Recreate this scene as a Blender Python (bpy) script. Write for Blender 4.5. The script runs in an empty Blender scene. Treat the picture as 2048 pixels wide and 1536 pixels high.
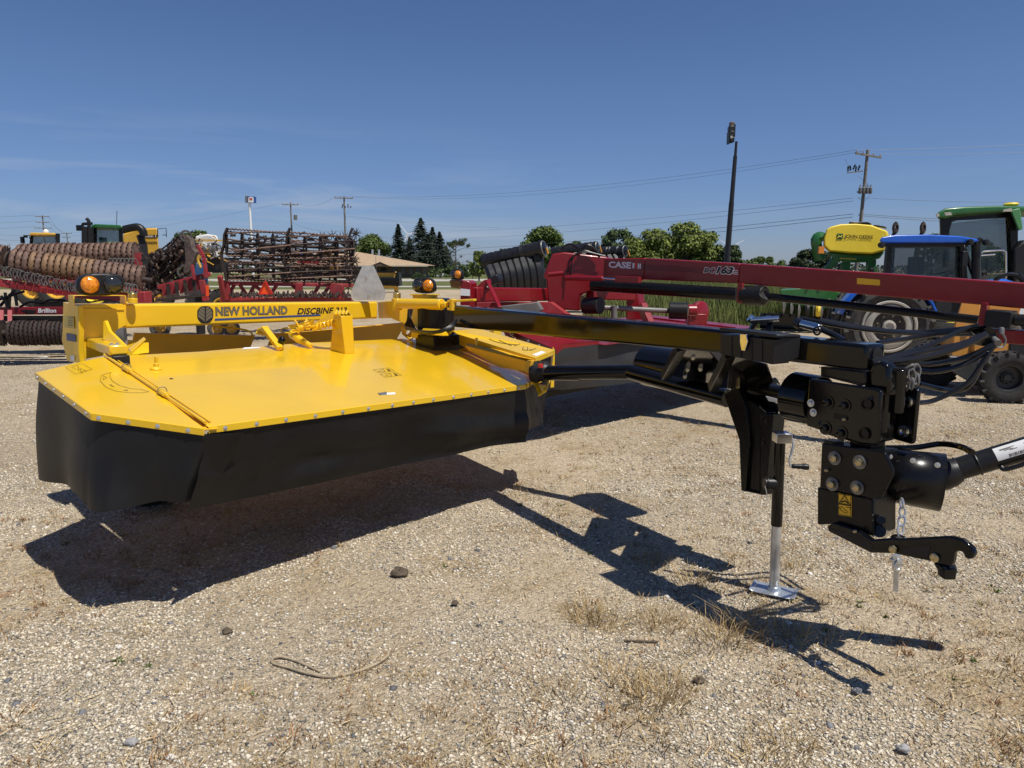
import bpy, bmesh, math, random
import numpy as np
from mathutils import Vector as V, Matrix, noise as mnoise

SC = bpy.context.scene
COL = SC.collection
random.seed(7)
R = math.radians

# ------------------------------------------------------------------ camera, sky, sun, exposure
CAM_H, F_PX, HOR = 1.75, 1480.0, 540.0
PITCH = math.atan((768 - HOR) / F_PX)
cam_d = bpy.data.cameras.new('camera')
cam_d.sensor_width = 36.0
cam_d.lens = F_PX / 2048 * 36.0
cam_d.clip_start = 0.05
cam_d.clip_end = 6000
cam = bpy.data.objects.new('camera', cam_d)
COL.objects.link(cam)
cam.location = (0, 0, CAM_H)
cam.rotation_euler = (R(90) - PITCH, 0, 0)
SC.camera = cam

SUN_TO = V((0.36, -0.30, 1.0)).normalized()
SUN_EL = math.asin(SUN_TO.z)
SUN_AZ = math.atan2(SUN_TO.x, SUN_TO.y)
world = bpy.data.worlds.new('World')
SC.world = world
world.use_nodes = True
wn, wl_ = world.node_tree.nodes, world.node_tree.links
wn.clear()
w_out = wn.new('ShaderNodeOutputWorld')
w_bg = wn.new('ShaderNodeBackground')
w_sky = wn.new('ShaderNodeTexSky')
w_sky.sky_type = 'NISHITA'
w_sky.sun_disc = False
w_sky.sun_elevation = SUN_EL
w_sky.sun_rotation = SUN_AZ
w_sky.altitude = 200
w_sky.air_density = 1.0
w_sky.dust_density = 0.35
w_sky.ozone_density = 2.0
SKY_STRENGTH = 0.082
w_bg.inputs['Strength'].default_value = SKY_STRENGTH
# faint cirrus low in the sky, thin everywhere, set by height above the horizon and noise
w_tc = wn.new('ShaderNodeTexCoord')
w_sep = wn.new('ShaderNodeSeparateXYZ')
w_map = wn.new('ShaderNodeMapping'); w_map.inputs['Scale'].default_value = (1.6, 1.6, 15.0); w_map.inputs['Rotation'].default_value = (0.0, 0.10, 0.0)
w_noi = wn.new('ShaderNodeTexNoise'); w_noi.inputs['Scale'].default_value = 2.1; w_noi.inputs['Detail'].default_value = 7; w_noi.inputs['Roughness'].default_value = 0.55
w_noi.inputs['Distortion'].default_value = 0.4
w_r1 = wn.new('ShaderNodeMapRange'); w_r1.inputs[1].default_value = 0.50; w_r1.inputs[2].default_value = 0.78
w_r2 = wn.new('ShaderNodeMapRange'); w_r2.inputs[1].default_value = 0.19; w_r2.inputs[2].default_value = 0.05
w_mu = wn.new('ShaderNodeMath'); w_mu.operation = 'MULTIPLY'
w_mu2 = wn.new('ShaderNodeMath'); w_mu2.operation = 'MULTIPLY'; w_mu2.inputs[1].default_value = 0.70
w_mix = wn.new('ShaderNodeMixRGB'); w_mix.inputs[2].default_value = (6.6, 6.9, 7.4, 1)
wl_.new(w_tc.outputs['Generated'], w_sep.inputs[0])
wl_.new(w_tc.outputs['Generated'], w_map.inputs[0]); wl_.new(w_map.outputs[0], w_noi.inputs['Vector'])
wl_.new(w_noi.outputs['Fac'], w_r1.inputs[0]); wl_.new(w_sep.outputs['Z'], w_r2.inputs[0])
wl_.new(w_r1.outputs[0], w_mu.inputs[0]); wl_.new(w_r2.outputs[0], w_mu.inputs[1])
w_r3 = wn.new('ShaderNodeMapRange'); w_r3.inputs[1].default_value = 0.10; w_r3.inputs[2].default_value = -0.30; w_r3.inputs[3].default_value = 0.12
w_mu3 = wn.new('ShaderNodeMath'); w_mu3.operation = 'MULTIPLY'
wl_.new(w_sep.outputs['X'], w_r3.inputs[0]); wl_.new(w_mu.outputs[0], w_mu3.inputs[0]); wl_.new(w_r3.outputs[0], w_mu3.inputs[1]); wl_.new(w_mu3.outputs[0], w_mu2.inputs[0])
wl_.new(w_mu2.outputs[0], w_mix.inputs[0])
w_tr = wn.new('ShaderNodeValToRGB')
w_tr.color_ramp.elements.new(0.6)
for k, (p_, c_) in enumerate(((0.0, (.54, .65, 1.04, 1)), (0.22, (.615, .745, .99, 1)), (1.0, (.47, .60, .88, 1)))): w_tr.color_ramp.elements[k].position = p_; w_tr.color_ramp.elements[k].color = c_
w_tm = wn.new('ShaderNodeMixRGB'); w_tm.blend_type = 'MULTIPLY'; w_tm.inputs[0].default_value = 1.0
wl_.new(w_sep.outputs['Z'], w_tr.inputs[0]); wl_.new(w_sky.outputs[0], w_tm.inputs[1]); wl_.new(w_tr.outputs[0], w_tm.inputs[2]); wl_.new(w_tm.outputs[0], w_mix.inputs[1])
wl_.new(w_mix.outputs[0], w_bg.inputs['Color'])
wl_.new(w_bg.outputs[0], w_out.inputs[0])

sun_d = bpy.data.lights.new('sun', 'SUN')
sun_d.energy = 4.9
sun_d.angle = R(0.53)
sun_d.color = (1.0, 0.955, 0.88)
sun = bpy.data.objects.new('sun', sun_d)
COL.objects.link(sun)
sun.location = SUN_TO * 60
sun.rotation_euler = SUN_TO.to_track_quat('Z', 'Y').to_euler()

SC.view_settings.view_transform = 'Standard'
SC.view_settings.look = 'None'
SC.view_settings.gamma = 1.0
SC.view_settings.use_curve_mapping = False
SC.view_settings.exposure = 0.0
SC.render.engine = 'CYCLES'
SC.cycles.max_bounces = 8
SC.cycles.use_denoising = True

# ------------------------------------------------------------------ where a sight line meets a real plane
_c, _s = math.cos(PITCH), math.sin(PITCH)
EYE = V((0, 0, CAM_H))
def ray(x, y):
    u = (x - 1024) / F_PX; v = (768 - y) / F_PX
    return V((u, _c + v * _s, -_s + v * _c))
def at(x, y, Y):
    r = ray(x, y); return EYE + r * (Y / r.y)
def gz(x, y, z=0.0):
    r = ray(x, y); return EYE + r * ((z - CAM_H) / r.z)
def onp(x, y, P0, n):
    r = ray(x, y); return EYE + r * ((P0 - EYE).dot(n) / r.dot(n))
def away(px): return V(((px - 1024) / F_PX, 1, 0)).normalized()      # horizontal direction straight away from the viewer
def rnd(a, b): return random.uniform(a, b)

# ------------------------------------------------------------------ materials
def nodes_of(name):
    m = bpy.data.materials.new(name); m.use_nodes = True
    nt = m.node_tree; b = nt.nodes['Principled BSDF']
    return m, nt, b
def mat(name, col, rough=0.5, metal=0.0, coat=0.0, var=0.12, scale=6.0, bump=0.0, bscale=60.0, dirt=0.0, dirtcol=(0.35, 0.28, 0.19), spec=0.5, island=0.0, rvar=0.1, col2=None):
    m, nt, b = nodes_of(name)
    N, L = nt.nodes, nt.links
    tc = N.new('ShaderNodeTexCoord')
    no = N.new('ShaderNodeTexNoise'); no.inputs['Scale'].default_value = scale; no.inputs['Detail'].default_value = 6
    L.new(tc.outputs['Object'], no.inputs['Vector'])
    mix = N.new('ShaderNodeMixRGB')
    d = tuple(max(0, c * (1 - var)) for c in col) + (1,)
    l = tuple(min(1, c * (1 + var)) for c in (col2 or col)) + (1,)
    mix.inputs[1].default_value = d; mix.inputs[2].default_value = l
    rm = N.new('ShaderNodeMapRange'); rm.inputs[1].default_value = 0.32; rm.inputs[2].default_value = 0.68
    L.new(no.outputs['Fac'], rm.inputs[0]); L.new(rm.outputs[0], mix.inputs[0])
    out = mix.outputs[0]
    if island:
        g = N.new('ShaderNodeNewGeometry'); hs = N.new('ShaderNodeHueSaturation')
        mr = N.new('ShaderNodeMapRange'); mr.inputs[3].default_value = 1 - island; mr.inputs[4].default_value = 1 + island
        L.new(g.outputs['Random Per Island'], mr.inputs[0]); L.new(mr.outputs[0], hs.inputs['Value']); L.new(out, hs.inputs['Color'])
        out = hs.outputs[0]
    if dirt:
        n2 = N.new('ShaderNodeTexNoise'); n2.inputs['Scale'].default_value = scale * 2.3; n2.inputs['Detail'].default_value = 9; n2.inputs['Roughness'].default_value = 0.68
        L.new(tc.outputs['Object'], n2.inputs['Vector'])
        r2 = N.new('ShaderNodeMapRange'); r2.inputs[1].default_value = 0.46; r2.inputs[2].default_value = 0.74; r2.inputs[4].default_value = dirt
        L.new(n2.outputs['Fac'], r2.inputs[0])
        m2 = N.new('ShaderNodeMixRGB'); m2.inputs[2].default_value = dirtcol + (1,)
        L.new(out, m2.inputs[1]); L.new(r2.outputs[0], m2.inputs[0]); out = m2.outputs[0]
    L.new(out, b.inputs['Base Color'])
    rr = N.new('ShaderNodeMapRange'); rr.inputs[3].default_value = max(0.02, rough - rvar * rough); rr.inputs[4].default_value = min(1, rough + rvar * rough + dirt * 0.2)
    L.new(no.outputs['Fac'], rr.inputs[0]); L.new(rr.outputs[0], b.inputs['Roughness'])
    b.inputs['Metallic'].default_value = metal
    b.inputs['Specular IOR Level'].default_value = spec
    if coat:
        b.inputs['Coat Weight'].default_value = coat; b.inputs['Coat Roughness'].default_value = 0.06
    if bump:
        bn = N.new('ShaderNodeTexNoise'); bn.inputs['Scale'].default_value = bscale; bn.inputs['Detail'].default_value = 4
        L.new(tc.outputs['Object'], bn.inputs['Vector'])
        bp = N.new('ShaderNodeBump'); bp.inputs['Strength'].default_value = bump; bp.inputs['Distance'].default_value = 0.01
        L.new(bn.outputs['Fac'], bp.inputs['Height']); L.new(bp.outputs[0], b.inputs['Normal'])
    return m
def glass(name, col=(0.05, 0.09, 0.09), alpha=0.55):
    m, nt, b = nodes_of(name)
    b.inputs['Base Color'].default_value = col + (1,); b.inputs['Roughness'].default_value = 0.04
    b.inputs['Alpha'].default_value = alpha; b.inputs['Specular IOR Level'].default_value = 0.6
    return m

YEL = mat('yellow_paint', (0.82, 0.505, 0.014), 0.23, coat=0.4, var=0.03, scale=2.0, rvar=0.25, dirt=0.035, dirtcol=(0.74, 0.54, 0.16), bump=0.010, bscale=7)
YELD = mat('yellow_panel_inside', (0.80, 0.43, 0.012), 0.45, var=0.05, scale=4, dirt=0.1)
BLK = mat('black_gloss_paint', (0.004, 0.004, 0.0045), 0.085, coat=0.08, var=0.2, scale=5, dirt=0.06, dirtcol=(0.035, 0.03, 0.024), rvar=0.25, spec=0.34)
BLKS = mat('black_satin_paint', (0.005, 0.005, 0.0055), 0.26, var=0.2, scale=8, dirt=0.10, dirtcol=(0.035, 0.03, 0.024), spec=0.30)
PLA = mat('black_plastic', (0.0125, 0.0125, 0.0135), 0.40, var=0.15, scale=20, dirt=0.12, dirtcol=(0.05, 0.043, 0.035), bump=0.05, bscale=200, spec=0.35)
RUB = mat('black_rubber_curtain', (0.0075, 0.007, 0.0065), 0.46, var=0.25, scale=2.2, dirt=0.22, dirtcol=(0.028, 0.025, 0.022), bump=0.12, bscale=14, spec=0.32)
TYRE = mat('tyre_rubber', (0.022, 0.021, 0.020), 0.75, var=0.25, scale=12, dirt=0.30, dirtcol=(0.11, 0.095, 0.075), bump=0.15, bscale=80)
TYREG = mat('dusty_tyre', (0.07, 0.066, 0.06), 0.8, var=0.25, scale=12, dirt=0.35, dirtcol=(0.17, 0.15, 0.125), bump=0.15, bscale=80)
HOSE = mat('black_hose', (0.007, 0.007, 0.0075), 0.30, var=0.15, bump=0.1, bscale=300)
GALV = mat('galvanised_steel', (0.64, 0.665, 0.68), 0.34, metal=0.75, var=0.18, scale=14, bump=0.02, bscale=90, rvar=0.3)
CHRM = mat('bright_steel', (0.72, 0.72, 0.72), 0.17, metal=1.0, var=0.1, scale=20)
ZINC = mat('zinc_bolt', (0.52, 0.43, 0.25), 0.32, metal=0.9, var=0.2, scale=60)
GOLD = mat('brass_pin', (0.62, 0.46, 0.14), 0.25, metal=0.9, var=0.15, scale=30)
AMB = mat('amber_lens', (0.85, 0.24, 0.012), 0.10, coat=0.6, var=0.45, scale=42, bump=0.4, bscale=90)
SMOK = mat('smoked_lens', (0.022, 0.024, 0.024), 0.06, coat=0.6, var=0.2, scale=10)
DEC = mat('decal_grey', (0.155, 0.135, 0.095), 0.4, var=0.06)
DECB = mat('decal_black', (0.012, 0.012, 0.012), 0.5, var=0.1)
DECBL = mat('decal_blue', (0.030, 0.065, 0.20), 0.4, var=0.06)
WHI = mat('white_label', (0.78, 0.78, 0.76), 0.5, var=0.05)
DECY = mat('decal_yellow', (0.86, 0.50, 0.02), 0.4, var=0.03)
RED = mat('red_paint', (0.215, 0.005, 0.010), 0.30, coat=0.15, var=0.07, scale=3, dirt=0.06, dirtcol=(0.30, 0.14, 0.10))
REDD = mat('dull_red_paint', (0.30, 0.022, 0.028), 0.5, var=0.18, scale=5, dirt=0.35, dirtcol=(0.24, 0.13, 0.09))
RUST = mat('rusty_iron', (0.105, 0.055, 0.036), 0.62, metal=0.15, var=0.4, scale=9, dirt=0.6, dirtcol=(0.19, 0.095, 0.05), bump=0.25, bscale=50, col2=(0.16, 0.10, 0.075))
RUSTD = mat('dark_rusty_iron', (0.028, 0.020, 0.017), 0.7, var=0.4, scale=9, dirt=0.5, dirtcol=(0.13, 0.06, 0.035), bump=0.2, bscale=50)
RUSTT = mat('tan_rusty_iron', (0.23, 0.135, 0.07), 0.6, metal=0.1, var=0.3, scale=7, dirt=0.5, dirtcol=(0.14, 0.075, 0.045), bump=0.2, bscale=50)
GRN = mat('green_paint', (0.020, 0.125, 0.028), 0.3, coat=0.2, var=0.08, dirt=0.06)
GRNS = mat('faded_green_paint', (0.07, 0.235, 0.085), 0.4, var=0.08, dirt=0.1)
JYEL = mat('tank_yellow', (0.83, 0.62, 0.045), 0.42, var=0.05, scale=3, dirt=0.04)
BLUE = mat('blue_paint', (0.012, 0.105, 0.52), 0.28, coat=0.3, var=0.06)
CYEL = mat('ochre_paint', (0.70, 0.40, 0.045), 0.4, var=0.08, dirt=0.1)
ORG = mat('orange_tan_paint', (0.56, 0.245, 0.04), 0.4, var=0.06, dirt=0.08)
SMVO = mat('safety_orange', (0.92, 0.10, 0.012), 0.45, var=0.06)
SMVR = mat('safety_red', (0.60, 0.03, 0.02), 0.4, var=0.1)
GLS = glass('cab_glass', (0.07, 0.12, 0.125), 0.34)
DRK = mat('dark_interior', (0.008, 0.008, 0.0085), 0.6, var=0.3)
GREYM = mat('grey_metal', (0.20, 0.195, 0.185), 0.45, metal=0.4, var=0.15, dirt=0.15)
RIMW = mat('grey_white_rim', (0.43, 0.405, 0.35), 0.5, var=0.1, scale=8, dirt=0.25, dirtcol=(0.30, 0.25, 0.18))
TANKW = mat('white_plastic_tank', (0.74, 0.73, 0.68), 0.45, var=0.06)
FABR = mat('dark_draper_fabric', (0.011, 0.011, 0.0115), 0.42, var=0.3, scale=6, bump=0.3, bscale=18, dirt=0.12, dirtcol=(0.075, 0.07, 0.06))

# ------------------------------------------------------------------ mesh builder
def catmull(P, seg=6):
    P = [V(p) for p in P]
    if len(P) < 3: return P
    Q = [P[0] * 2 - P[1]] + P + [P[-1] * 2 - P[-2]]
    out = []
    for i in range(1, len(Q) - 2):
        a, b, c, d = Q[i - 1:i + 3]
        for k in range(seg):
            t = k / seg
            out.append(0.5 * ((2 * b) + (c - a) * t + (2 * a - 5 * b + 4 * c - d) * t * t + (3 * b - a - 3 * c + d) * t ** 3))
    out.append(P[-1]); return out
def basis(d):
    d = V(d).normalized(); a = V((0, 0, 1)) if abs(d.z) < 0.95 else V((1, 0, 0))
    u = d.cross(a).normalized(); return u, u.cross(d).normalized()
ORIGIN = {}
class MB:
    def __init__(s, M=None): s.v = []; s.f = []; s.M = M
    def add(s, vs, fs):
        o = len(s.v)
        s.v.extend([(s.M @ V(p)) if s.M is not None else V(p) for p in vs]); s.f.extend([tuple(i + o for i in f) for f in fs]); return s
    def hexa(s, p):
        return s.add(p, [(0, 3, 2, 1), (4, 5, 6, 7), (0, 1, 5, 4), (1, 2, 6, 5), (2, 3, 7, 6), (3, 0, 4, 7)])
    def box(s, c, sz, rz=0.0):
        c = V(c); h = V(sz) / 2; m = Matrix.Rotation(rz, 3, 'Z')
        return s.hexa([c + m @ V((x * h.x, y * h.y, z * h.z)) for z in (-1, 1) for x, y in ((-1, -1), (1, -1), (1, 1), (-1, 1))])
    def obox(s, c, a, b, d):
        c, a, b, d = V(c), V(a), V(b), V(d)
        return s.hexa([c + a * x + b * y + d * z for z in (-1, 1) for x, y in ((-1, -1), (1, -1), (1, 1), (-1, 1))])
    def beam(s, p0, p1, w, h, up=(0, 0, 1), w1=None, h1=None):
        p0, p1 = V(p0), V(p1); d = (p1 - p0).normalized(); u = d.cross(V(up)).normalized(); n = u.cross(d)
        w1 = w if w1 is None else w1; h1 = h if h1 is None else h1
        return s.hexa([p0 + u * x * w / 2 + n * y * h / 2 for x, y in ((-1, -1), (1, -1), (1, 1), (-1, 1))] + [p1 + u * x * w1 / 2 + n * y * h1 / 2 for x, y in ((-1, -1), (1, -1), (1, 1), (-1, 1))])
    def tube(s, p0, p1, r, r1=None, n=14, caps=True):
        return s.path([p0, p1], r, n, caps, r1)
    def path(s, P, r, n=8, caps=True, r1=None, sm=0):
        P = catmull(P, sm) if sm else [V(p) for p in P]
        vs, fs = [], []; k = len(P); u = None
        for i, p in enumerate(P):
            d = (P[min(i + 1, k - 1)] - P[max(i - 1, 0)])
            d = d.normalized() if d.length > 1e-9 else V((0, 0, 1))
            if u is None: u, w = basis(d)
            else:
                u = (u - d * u.dot(d)); u = u.normalized() if u.length > 1e-6 else basis(d)[0]
                w = u.cross(d)
            rr = r if r1 is None else r + (r1 - r) * i / (k - 1)
            for j in range(n):
                a = 2 * math.pi * j / n; vs.append(p + u * math.cos(a) * rr + w * math.sin(a) * rr)
        for i in range(k - 1):
            for j in range(n):
                fs.append((i * n + j, i * n + (j + 1) % n, (i + 1) * n + (j + 1) % n, (i + 1) * n + j))
        if caps: fs.append(tuple(reversed(range(n)))); fs.append(tuple((k - 1) * n + j for j in range(n)))
        return s.add(vs, fs)
    def prism(s, poly, off):
        off = V(off); n = len(poly); P = [V(p) for p in poly]
        return s.add(P + [p + off for p in P], [tuple(reversed(range(n))), tuple(range(n, 2 * n))] + [(i, (i + 1) % n, (i + 1) % n + n, i + n) for i in range(n)])
    def lathe(s, prof, c, ax, n=20, close=False, caps=True):
        c = V(c); ax = V(ax).normalized(); u, w = basis(ax); vs, fs = [], []
        for r, z in prof:
            for j in range(n):
                a = 2 * math.pi * j / n; vs.append(c + ax * z + (u * math.cos(a) + w * math.sin(a)) * r)
        k = len(prof)
        for i in range(k if close else k - 1):
            for j in range(n):
                i2 = (i + 1) % k
                fs.append((i * n + j, i * n + (j + 1) % n, i2 * n + (j + 1) % n, i2 * n + j))
        if not close and caps:
            if prof[0][0] > 1e-4: fs.append(tuple(reversed(range(n))))
            if prof[-1][0] > 1e-4: fs.append(tuple((k - 1) * n + j for j in range(n)))
        return s.add(vs, fs)
    def torus(s, c, ax, Rr, r, n=20, m=8, sx=1.0, udir=None):
        c = V(c); ax = V(ax).normalized(); u, w = basis(ax)
        if udir is not None: u = V(udir).normalized(); w = ax.cross(u)
        vs, fs = [], []
        for i in range(n):
            a = 2 * math.pi * i / n; d = u * math.cos(a) * sx + w * math.sin(a); dn = d.normalized()
            for j in range(m):
                b = 2 * math.pi * j / m; vs.append(c + d * Rr + dn * math.cos(b) * r + ax * math.sin(b) * r)
        for i in range(n):
            for j in range(m):
                fs.append((i * m + j, ((i + 1) % n) * m + j, ((i + 1) % n) * m + (j + 1) % m, i * m + (j + 1) % m))
        return s.add(vs, fs)
    def ell(s, c, r, n=14, m=8, X=(1, 0, 0), Yx=(0, 1, 0), Z=(0, 0, 1)):
        c, X, Yx, Z = V(c), V(X), V(Yx), V(Z); r = (r, r, r) if not hasattr(r, '__len__') else r
        vs = [c - Z * r[2]]; fs = []
        for i in range(1, m):
            t = math.pi * i / m - math.pi / 2
            for j in range(n):
                a = 2 * math.pi * j / n; vs.append(c + X * r[0] * math.cos(t) * math.cos(a) + Yx * r[1] * math.cos(t) * math.sin(a) + Z * r[2] * math.sin(t))
        vs.append(c + Z * r[2]); e = len(vs) - 1
        for j in range(n): fs.append((0, 1 + (j + 1) % n, 1 + j)); fs.append((e, e - n + j, e - n + (j + 1) % n))
        for i in range(m - 2):
            for j in range(n): a = 1 + i * n; fs.append((a + j, a + (j + 1) % n, a + n + (j + 1) % n, a + n + j))
        return s.add(vs, fs)
    def grid(s, rows, th=None):
        # rows: list of equal-length point lists; th: thickness vector function or vector
        k, n = len(rows), len(rows[0]); vs = [V(p) for r in rows for p in r]
        fs = [(i * n + j, i * n + j + 1, (i + 1) * n + j + 1, (i + 1) * n + j) for i in range(k - 1) for j in range(n - 1)]
        if th is not None:
            th = V(th); o = len(vs); vs = vs + [p + th for p in vs]
            fs = fs + [tuple(reversed([i + o for i in f])) for f in fs]
            rim = [j for j in range(n)] + [i * n + n - 1 for i in range(1, k)] + [(k - 1) * n + j for j in range(n - 2, -1, -1)] + [i * n for i in range(k - 2, 0, -1)]
            for a, b in zip(rim, rim[1:] + rim[:1]): fs.append((b, a, a + o, b + o))
        return s.add(vs, fs)
    def mesh(s, name, m, org=V((0, 0, 0)), sharp=38):
        me = bpy.data.meshes.new(name)
        me.from_pydata([tuple(p - org) for p in s.v], [], s.f)
        me.validate()
        bm = bmesh.new(); bm.from_mesh(me); bmesh.ops.recalc_face_normals(bm, faces=bm.faces[:]); bm.to_mesh(me); bm.free()
        me.polygons.foreach_set('use_smooth', [True] * len(me.polygons))
        me.set_sharp_from_angle(angle=R(sharp))
        if m is not None: me.materials.append(m)
        return me
    def build(s, name, m, parent=None, bev=0.0, org=None, sharp=38, seg=2):
        if org is None: org = ORIGIN[parent.name] if parent is not None else V((0, 0, 0))
        o = bpy.data.objects.new(name, s.mesh(name, m, org, sharp))
        COL.objects.link(o)
        if parent is not None: o.parent = parent
        else: o.location = org
        ORIGIN[o.name] = org
        if bev:
            b = o.modifiers.new('bevel', 'BEVEL'); b.width = bev; b.segments = seg; b.limit_method = 'ANGLE'; b.angle_limit = R(40)
        return o
def tag(o, label, cat, group=None, kind=None):
    if label: o['label'] = label
    if cat: o['category'] = cat
    if group: o['group'] = group
    if kind: o['kind'] = kind
    return o
def thing(name, label, cat, loc, group=None):
    o = bpy.data.objects.new(name, None); COL.objects.link(o)
    o.location = V(loc); o.empty_display_size = 0.3
    ORIGIN[o.name] = V(loc)
    return tag(o, label, cat, group)
def inst(me, name, Mw, parent):
    o = bpy.data.objects.new(name, me); COL.objects.link(o)
    if parent is not None:
        o.parent = parent; o.matrix_local = Matrix.Translation(-ORIGIN[parent.name]) @ Mw; ORIGIN[o.name] = ORIGIN[parent.name]
    else: o.matrix_world = Mw
    return o
def frame_m(c, x, y, z):
    m = Matrix((x, y, z)).transposed().to_4x4(); m.translation = V(c); return m
def zto(c, ax):
    u, w = basis(ax); return frame_m(c, u, w, V(ax).normalized())
def dup(root, loc, rz=0.0, label=None):
    r = root.copy(); COL.objects.link(r); r.location = loc; r.rotation_euler = (0, 0, rz)
    if label: r['label'] = label
    for ch in list(root.children):
        c = ch.copy(); COL.objects.link(c); c.parent = r
        for g in list(ch.children):
            d = g.copy(); COL.objects.link(d); d.parent = c
    return r
# flat lettering as a mesh standing 1 mm proud of the face it is printed on
def text(s, p, xd, yd, w, h, m, parent, name='lettering', shear=0.0, bold=0.0, up=0.0015, ext=0.0006, spacing=1.0):
    c = bpy.data.curves.new(name, 'FONT'); c.body = s; c.size = 1.0; c.shear = shear; c.offset = bold; c.space_character = spacing
    c.resolution_u = 3
    t = bpy.data.objects.new('tmp', c); COL.objects.link(t)
    bpy.context.view_layer.update()
    me = bpy.data.meshes.new_from_object(t.evaluated_get(bpy.context.evaluated_depsgraph_get()))
    bpy.data.objects.remove(t); bpy.data.curves.remove(c)
    xd = V(xd).normalized(); yd = V(yd); yd = (yd - xd * yd.dot(xd)).normalized(); nd = xd.cross(yd)
    co = np.empty(len(me.vertices) * 3); me.vertices.foreach_get('co', co); co = co.reshape(-1, 3)
    mn, mx = co.min(0), co.max(0)
    org = ORIGIN[parent.name]
    P = V(p) - org + nd * up
    k = (co - mn) / np.maximum(mx - mn, 1e-6)
    q = np.array(P)[None] + k[:, :1] * w * np.array(xd) + k[:, 1:2] * h * np.array(yd)
    me.vertices.foreach_set('co', q.ravel()); me.update()
    me.materials.clear(); me.materials.append(m); me.name = name
    o = bpy.data.objects.new(name, me); COL.objects.link(o); o.parent = parent; ORIGIN[o.name] = org
    return o
def bolt_mesh(name, r, h, m, washer=True):
    b = MB()
    if washer: b.lathe([(r * 1.75, 0), (r * 1.75, h * 0.25), (0, h * 0.25)], (0, 0, 0), (0, 0, 1), 14)
    b.lathe([(r, h * 0.2), (r, h * 0.9), (r * 0.8, h), (0, h)], (0, 0, 0), (0, 0, 1), 6)
    return b.mesh(name, m)
BOLT_S = bolt_mesh('bolt', 0.0065, 0.007, GALV)
BOLT_M = bolt_mesh('bolt', 0.0105, 0.012, GALV)
BOLT_L = bolt_mesh('bolt_head', 0.0165, 0.017, ZINC, False)
WASH_L = MB().lathe([(0.031, 0), (0.031, 0.005), (0.026, 0.006), (0.026, 0.010), (0, 0.010)], (0, 0, 0), (0, 0, 1), 24).mesh('washer', GREYM)
BOLT_LB = bolt_mesh('bolt', 0.018, 0.018, BLK)
def bolts(parent, pts, ax, me=BOLT_S, name='bolt'):
    for p in pts: inst(me, name, zto(p, ax), parent)
def wheel(parent, c, ax, Rt, w, rr, tm, rm, lugs=0, lug=0.04, name='wheel', hub=DRK, dish=0.35, n=36):
    """tyre (with tread lugs) and rim as sub-parts of one wheel part"""
    c = V(c); ax = V(ax).normalized(); u, t = basis(ax); h = w / 2
    b = MB(); b.lathe([(rr, -h * 0.8), (rr + (Rt - rr) * 0.5, -h), (Rt * 0.97, -h * 0.85), (Rt, -h * 0.5), (Rt, h * 0.5), (Rt * 0.97, h * 0.85), (rr + (Rt - rr) * 0.5, h), (rr, h * 0.8)], c, ax, n, close=True)
    for i in range(lugs):
        for sd in (-1, 1):
            a = 2 * math.pi * (i + (0.5 if sd > 0 else 0)) / lugs; a2 = a + 1.15 * math.pi / lugs * 1.4
            d1 = u * math.cos(a) + t * math.sin(a); d2 = u * math.cos(a2) + t * math.sin(a2)
            p0 = c + d1 * (Rt * 0.985) + ax * sd * h * 0.95; p1 = c + d2 * (Rt * 1.0) + ax * sd * h * 0.02
            b.beam(p0, p1, lug * 0.8 * 2, lug * 2, up=d1)
    ty = b.build(name, tm, parent)
    r = MB()
    for sd in (-1, 1):
        r.lathe([(rr * 1.02, sd * h * 0.82), (rr * 0.9, sd * h * 0.80), (rr * 0.84, sd * h * (dish + .1)), (rr * 0.78, sd * h * dish * .6), (rr * 0.45, sd * h * dish * .5), (rr * 0.40, sd * h * dish * 1.2), (rr * 0.32, sd * h * dish * 1.3), (rr * 0.25, sd * h * (dish + 0.2)), (0, sd * h * (dish + 0.2))], c, ax, 28, caps=False)
    ro = r.build('rim', rm, ty)
    k = MB()
    for i in range(8):
        a = 2 * math.pi * i / 8; d = u * math.cos(a) + t * math.sin(a)
        for sd in (-1, 1): k.tube(c + d * rr * 0.42 + ax * sd * h * dish, c + d * rr * 0.42 + ax * sd * h * (dish + 0.25), rr * 0.045, n=6)
    k.build('lug_nuts', hub, ty)
    return ty
def spring(b, p0, p1, r, wire, turns, n=5):
    p0, p1 = V(p0), V(p1); d = p1 - p0; u, w = basis(d); k = int(turns * 10)
    return b.path([p0 + d * (i / k) + (u * math.cos(2 * math.pi * i / 10) + w * math.sin(2 * math.pi * i / 10)) * r for i in range(k + 1)], wire, n)
def chain(parent, P, L=0.05, wire=0.005, m=None, name='chain_link'):
    P = catmull(P, 12); d = [0]
    for a, b in zip(P, P[1:]): d.append(d[-1] + (b - a).length)
    k = max(1, int(d[-1] / (L * 0.72)))
    for i in range(k):
        s = (i + 0.5) / k * d[-1]; j = max(q for q in range(len(d)) if d[q] <= s); j = min(j, len(P) - 2)
        p = P[j].lerp(P[j + 1], (s - d[j]) / max(1e-6, d[j + 1] - d[j])); t = (P[j + 1] - P[j]).normalized()
        u, w = basis(t); axx = u if i % 2 else w
        MB().torus(p, axx, L * 0.30, wire, 14, 6, sx=1.75, udir=t).build(name, m or GALV, parent)
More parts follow.
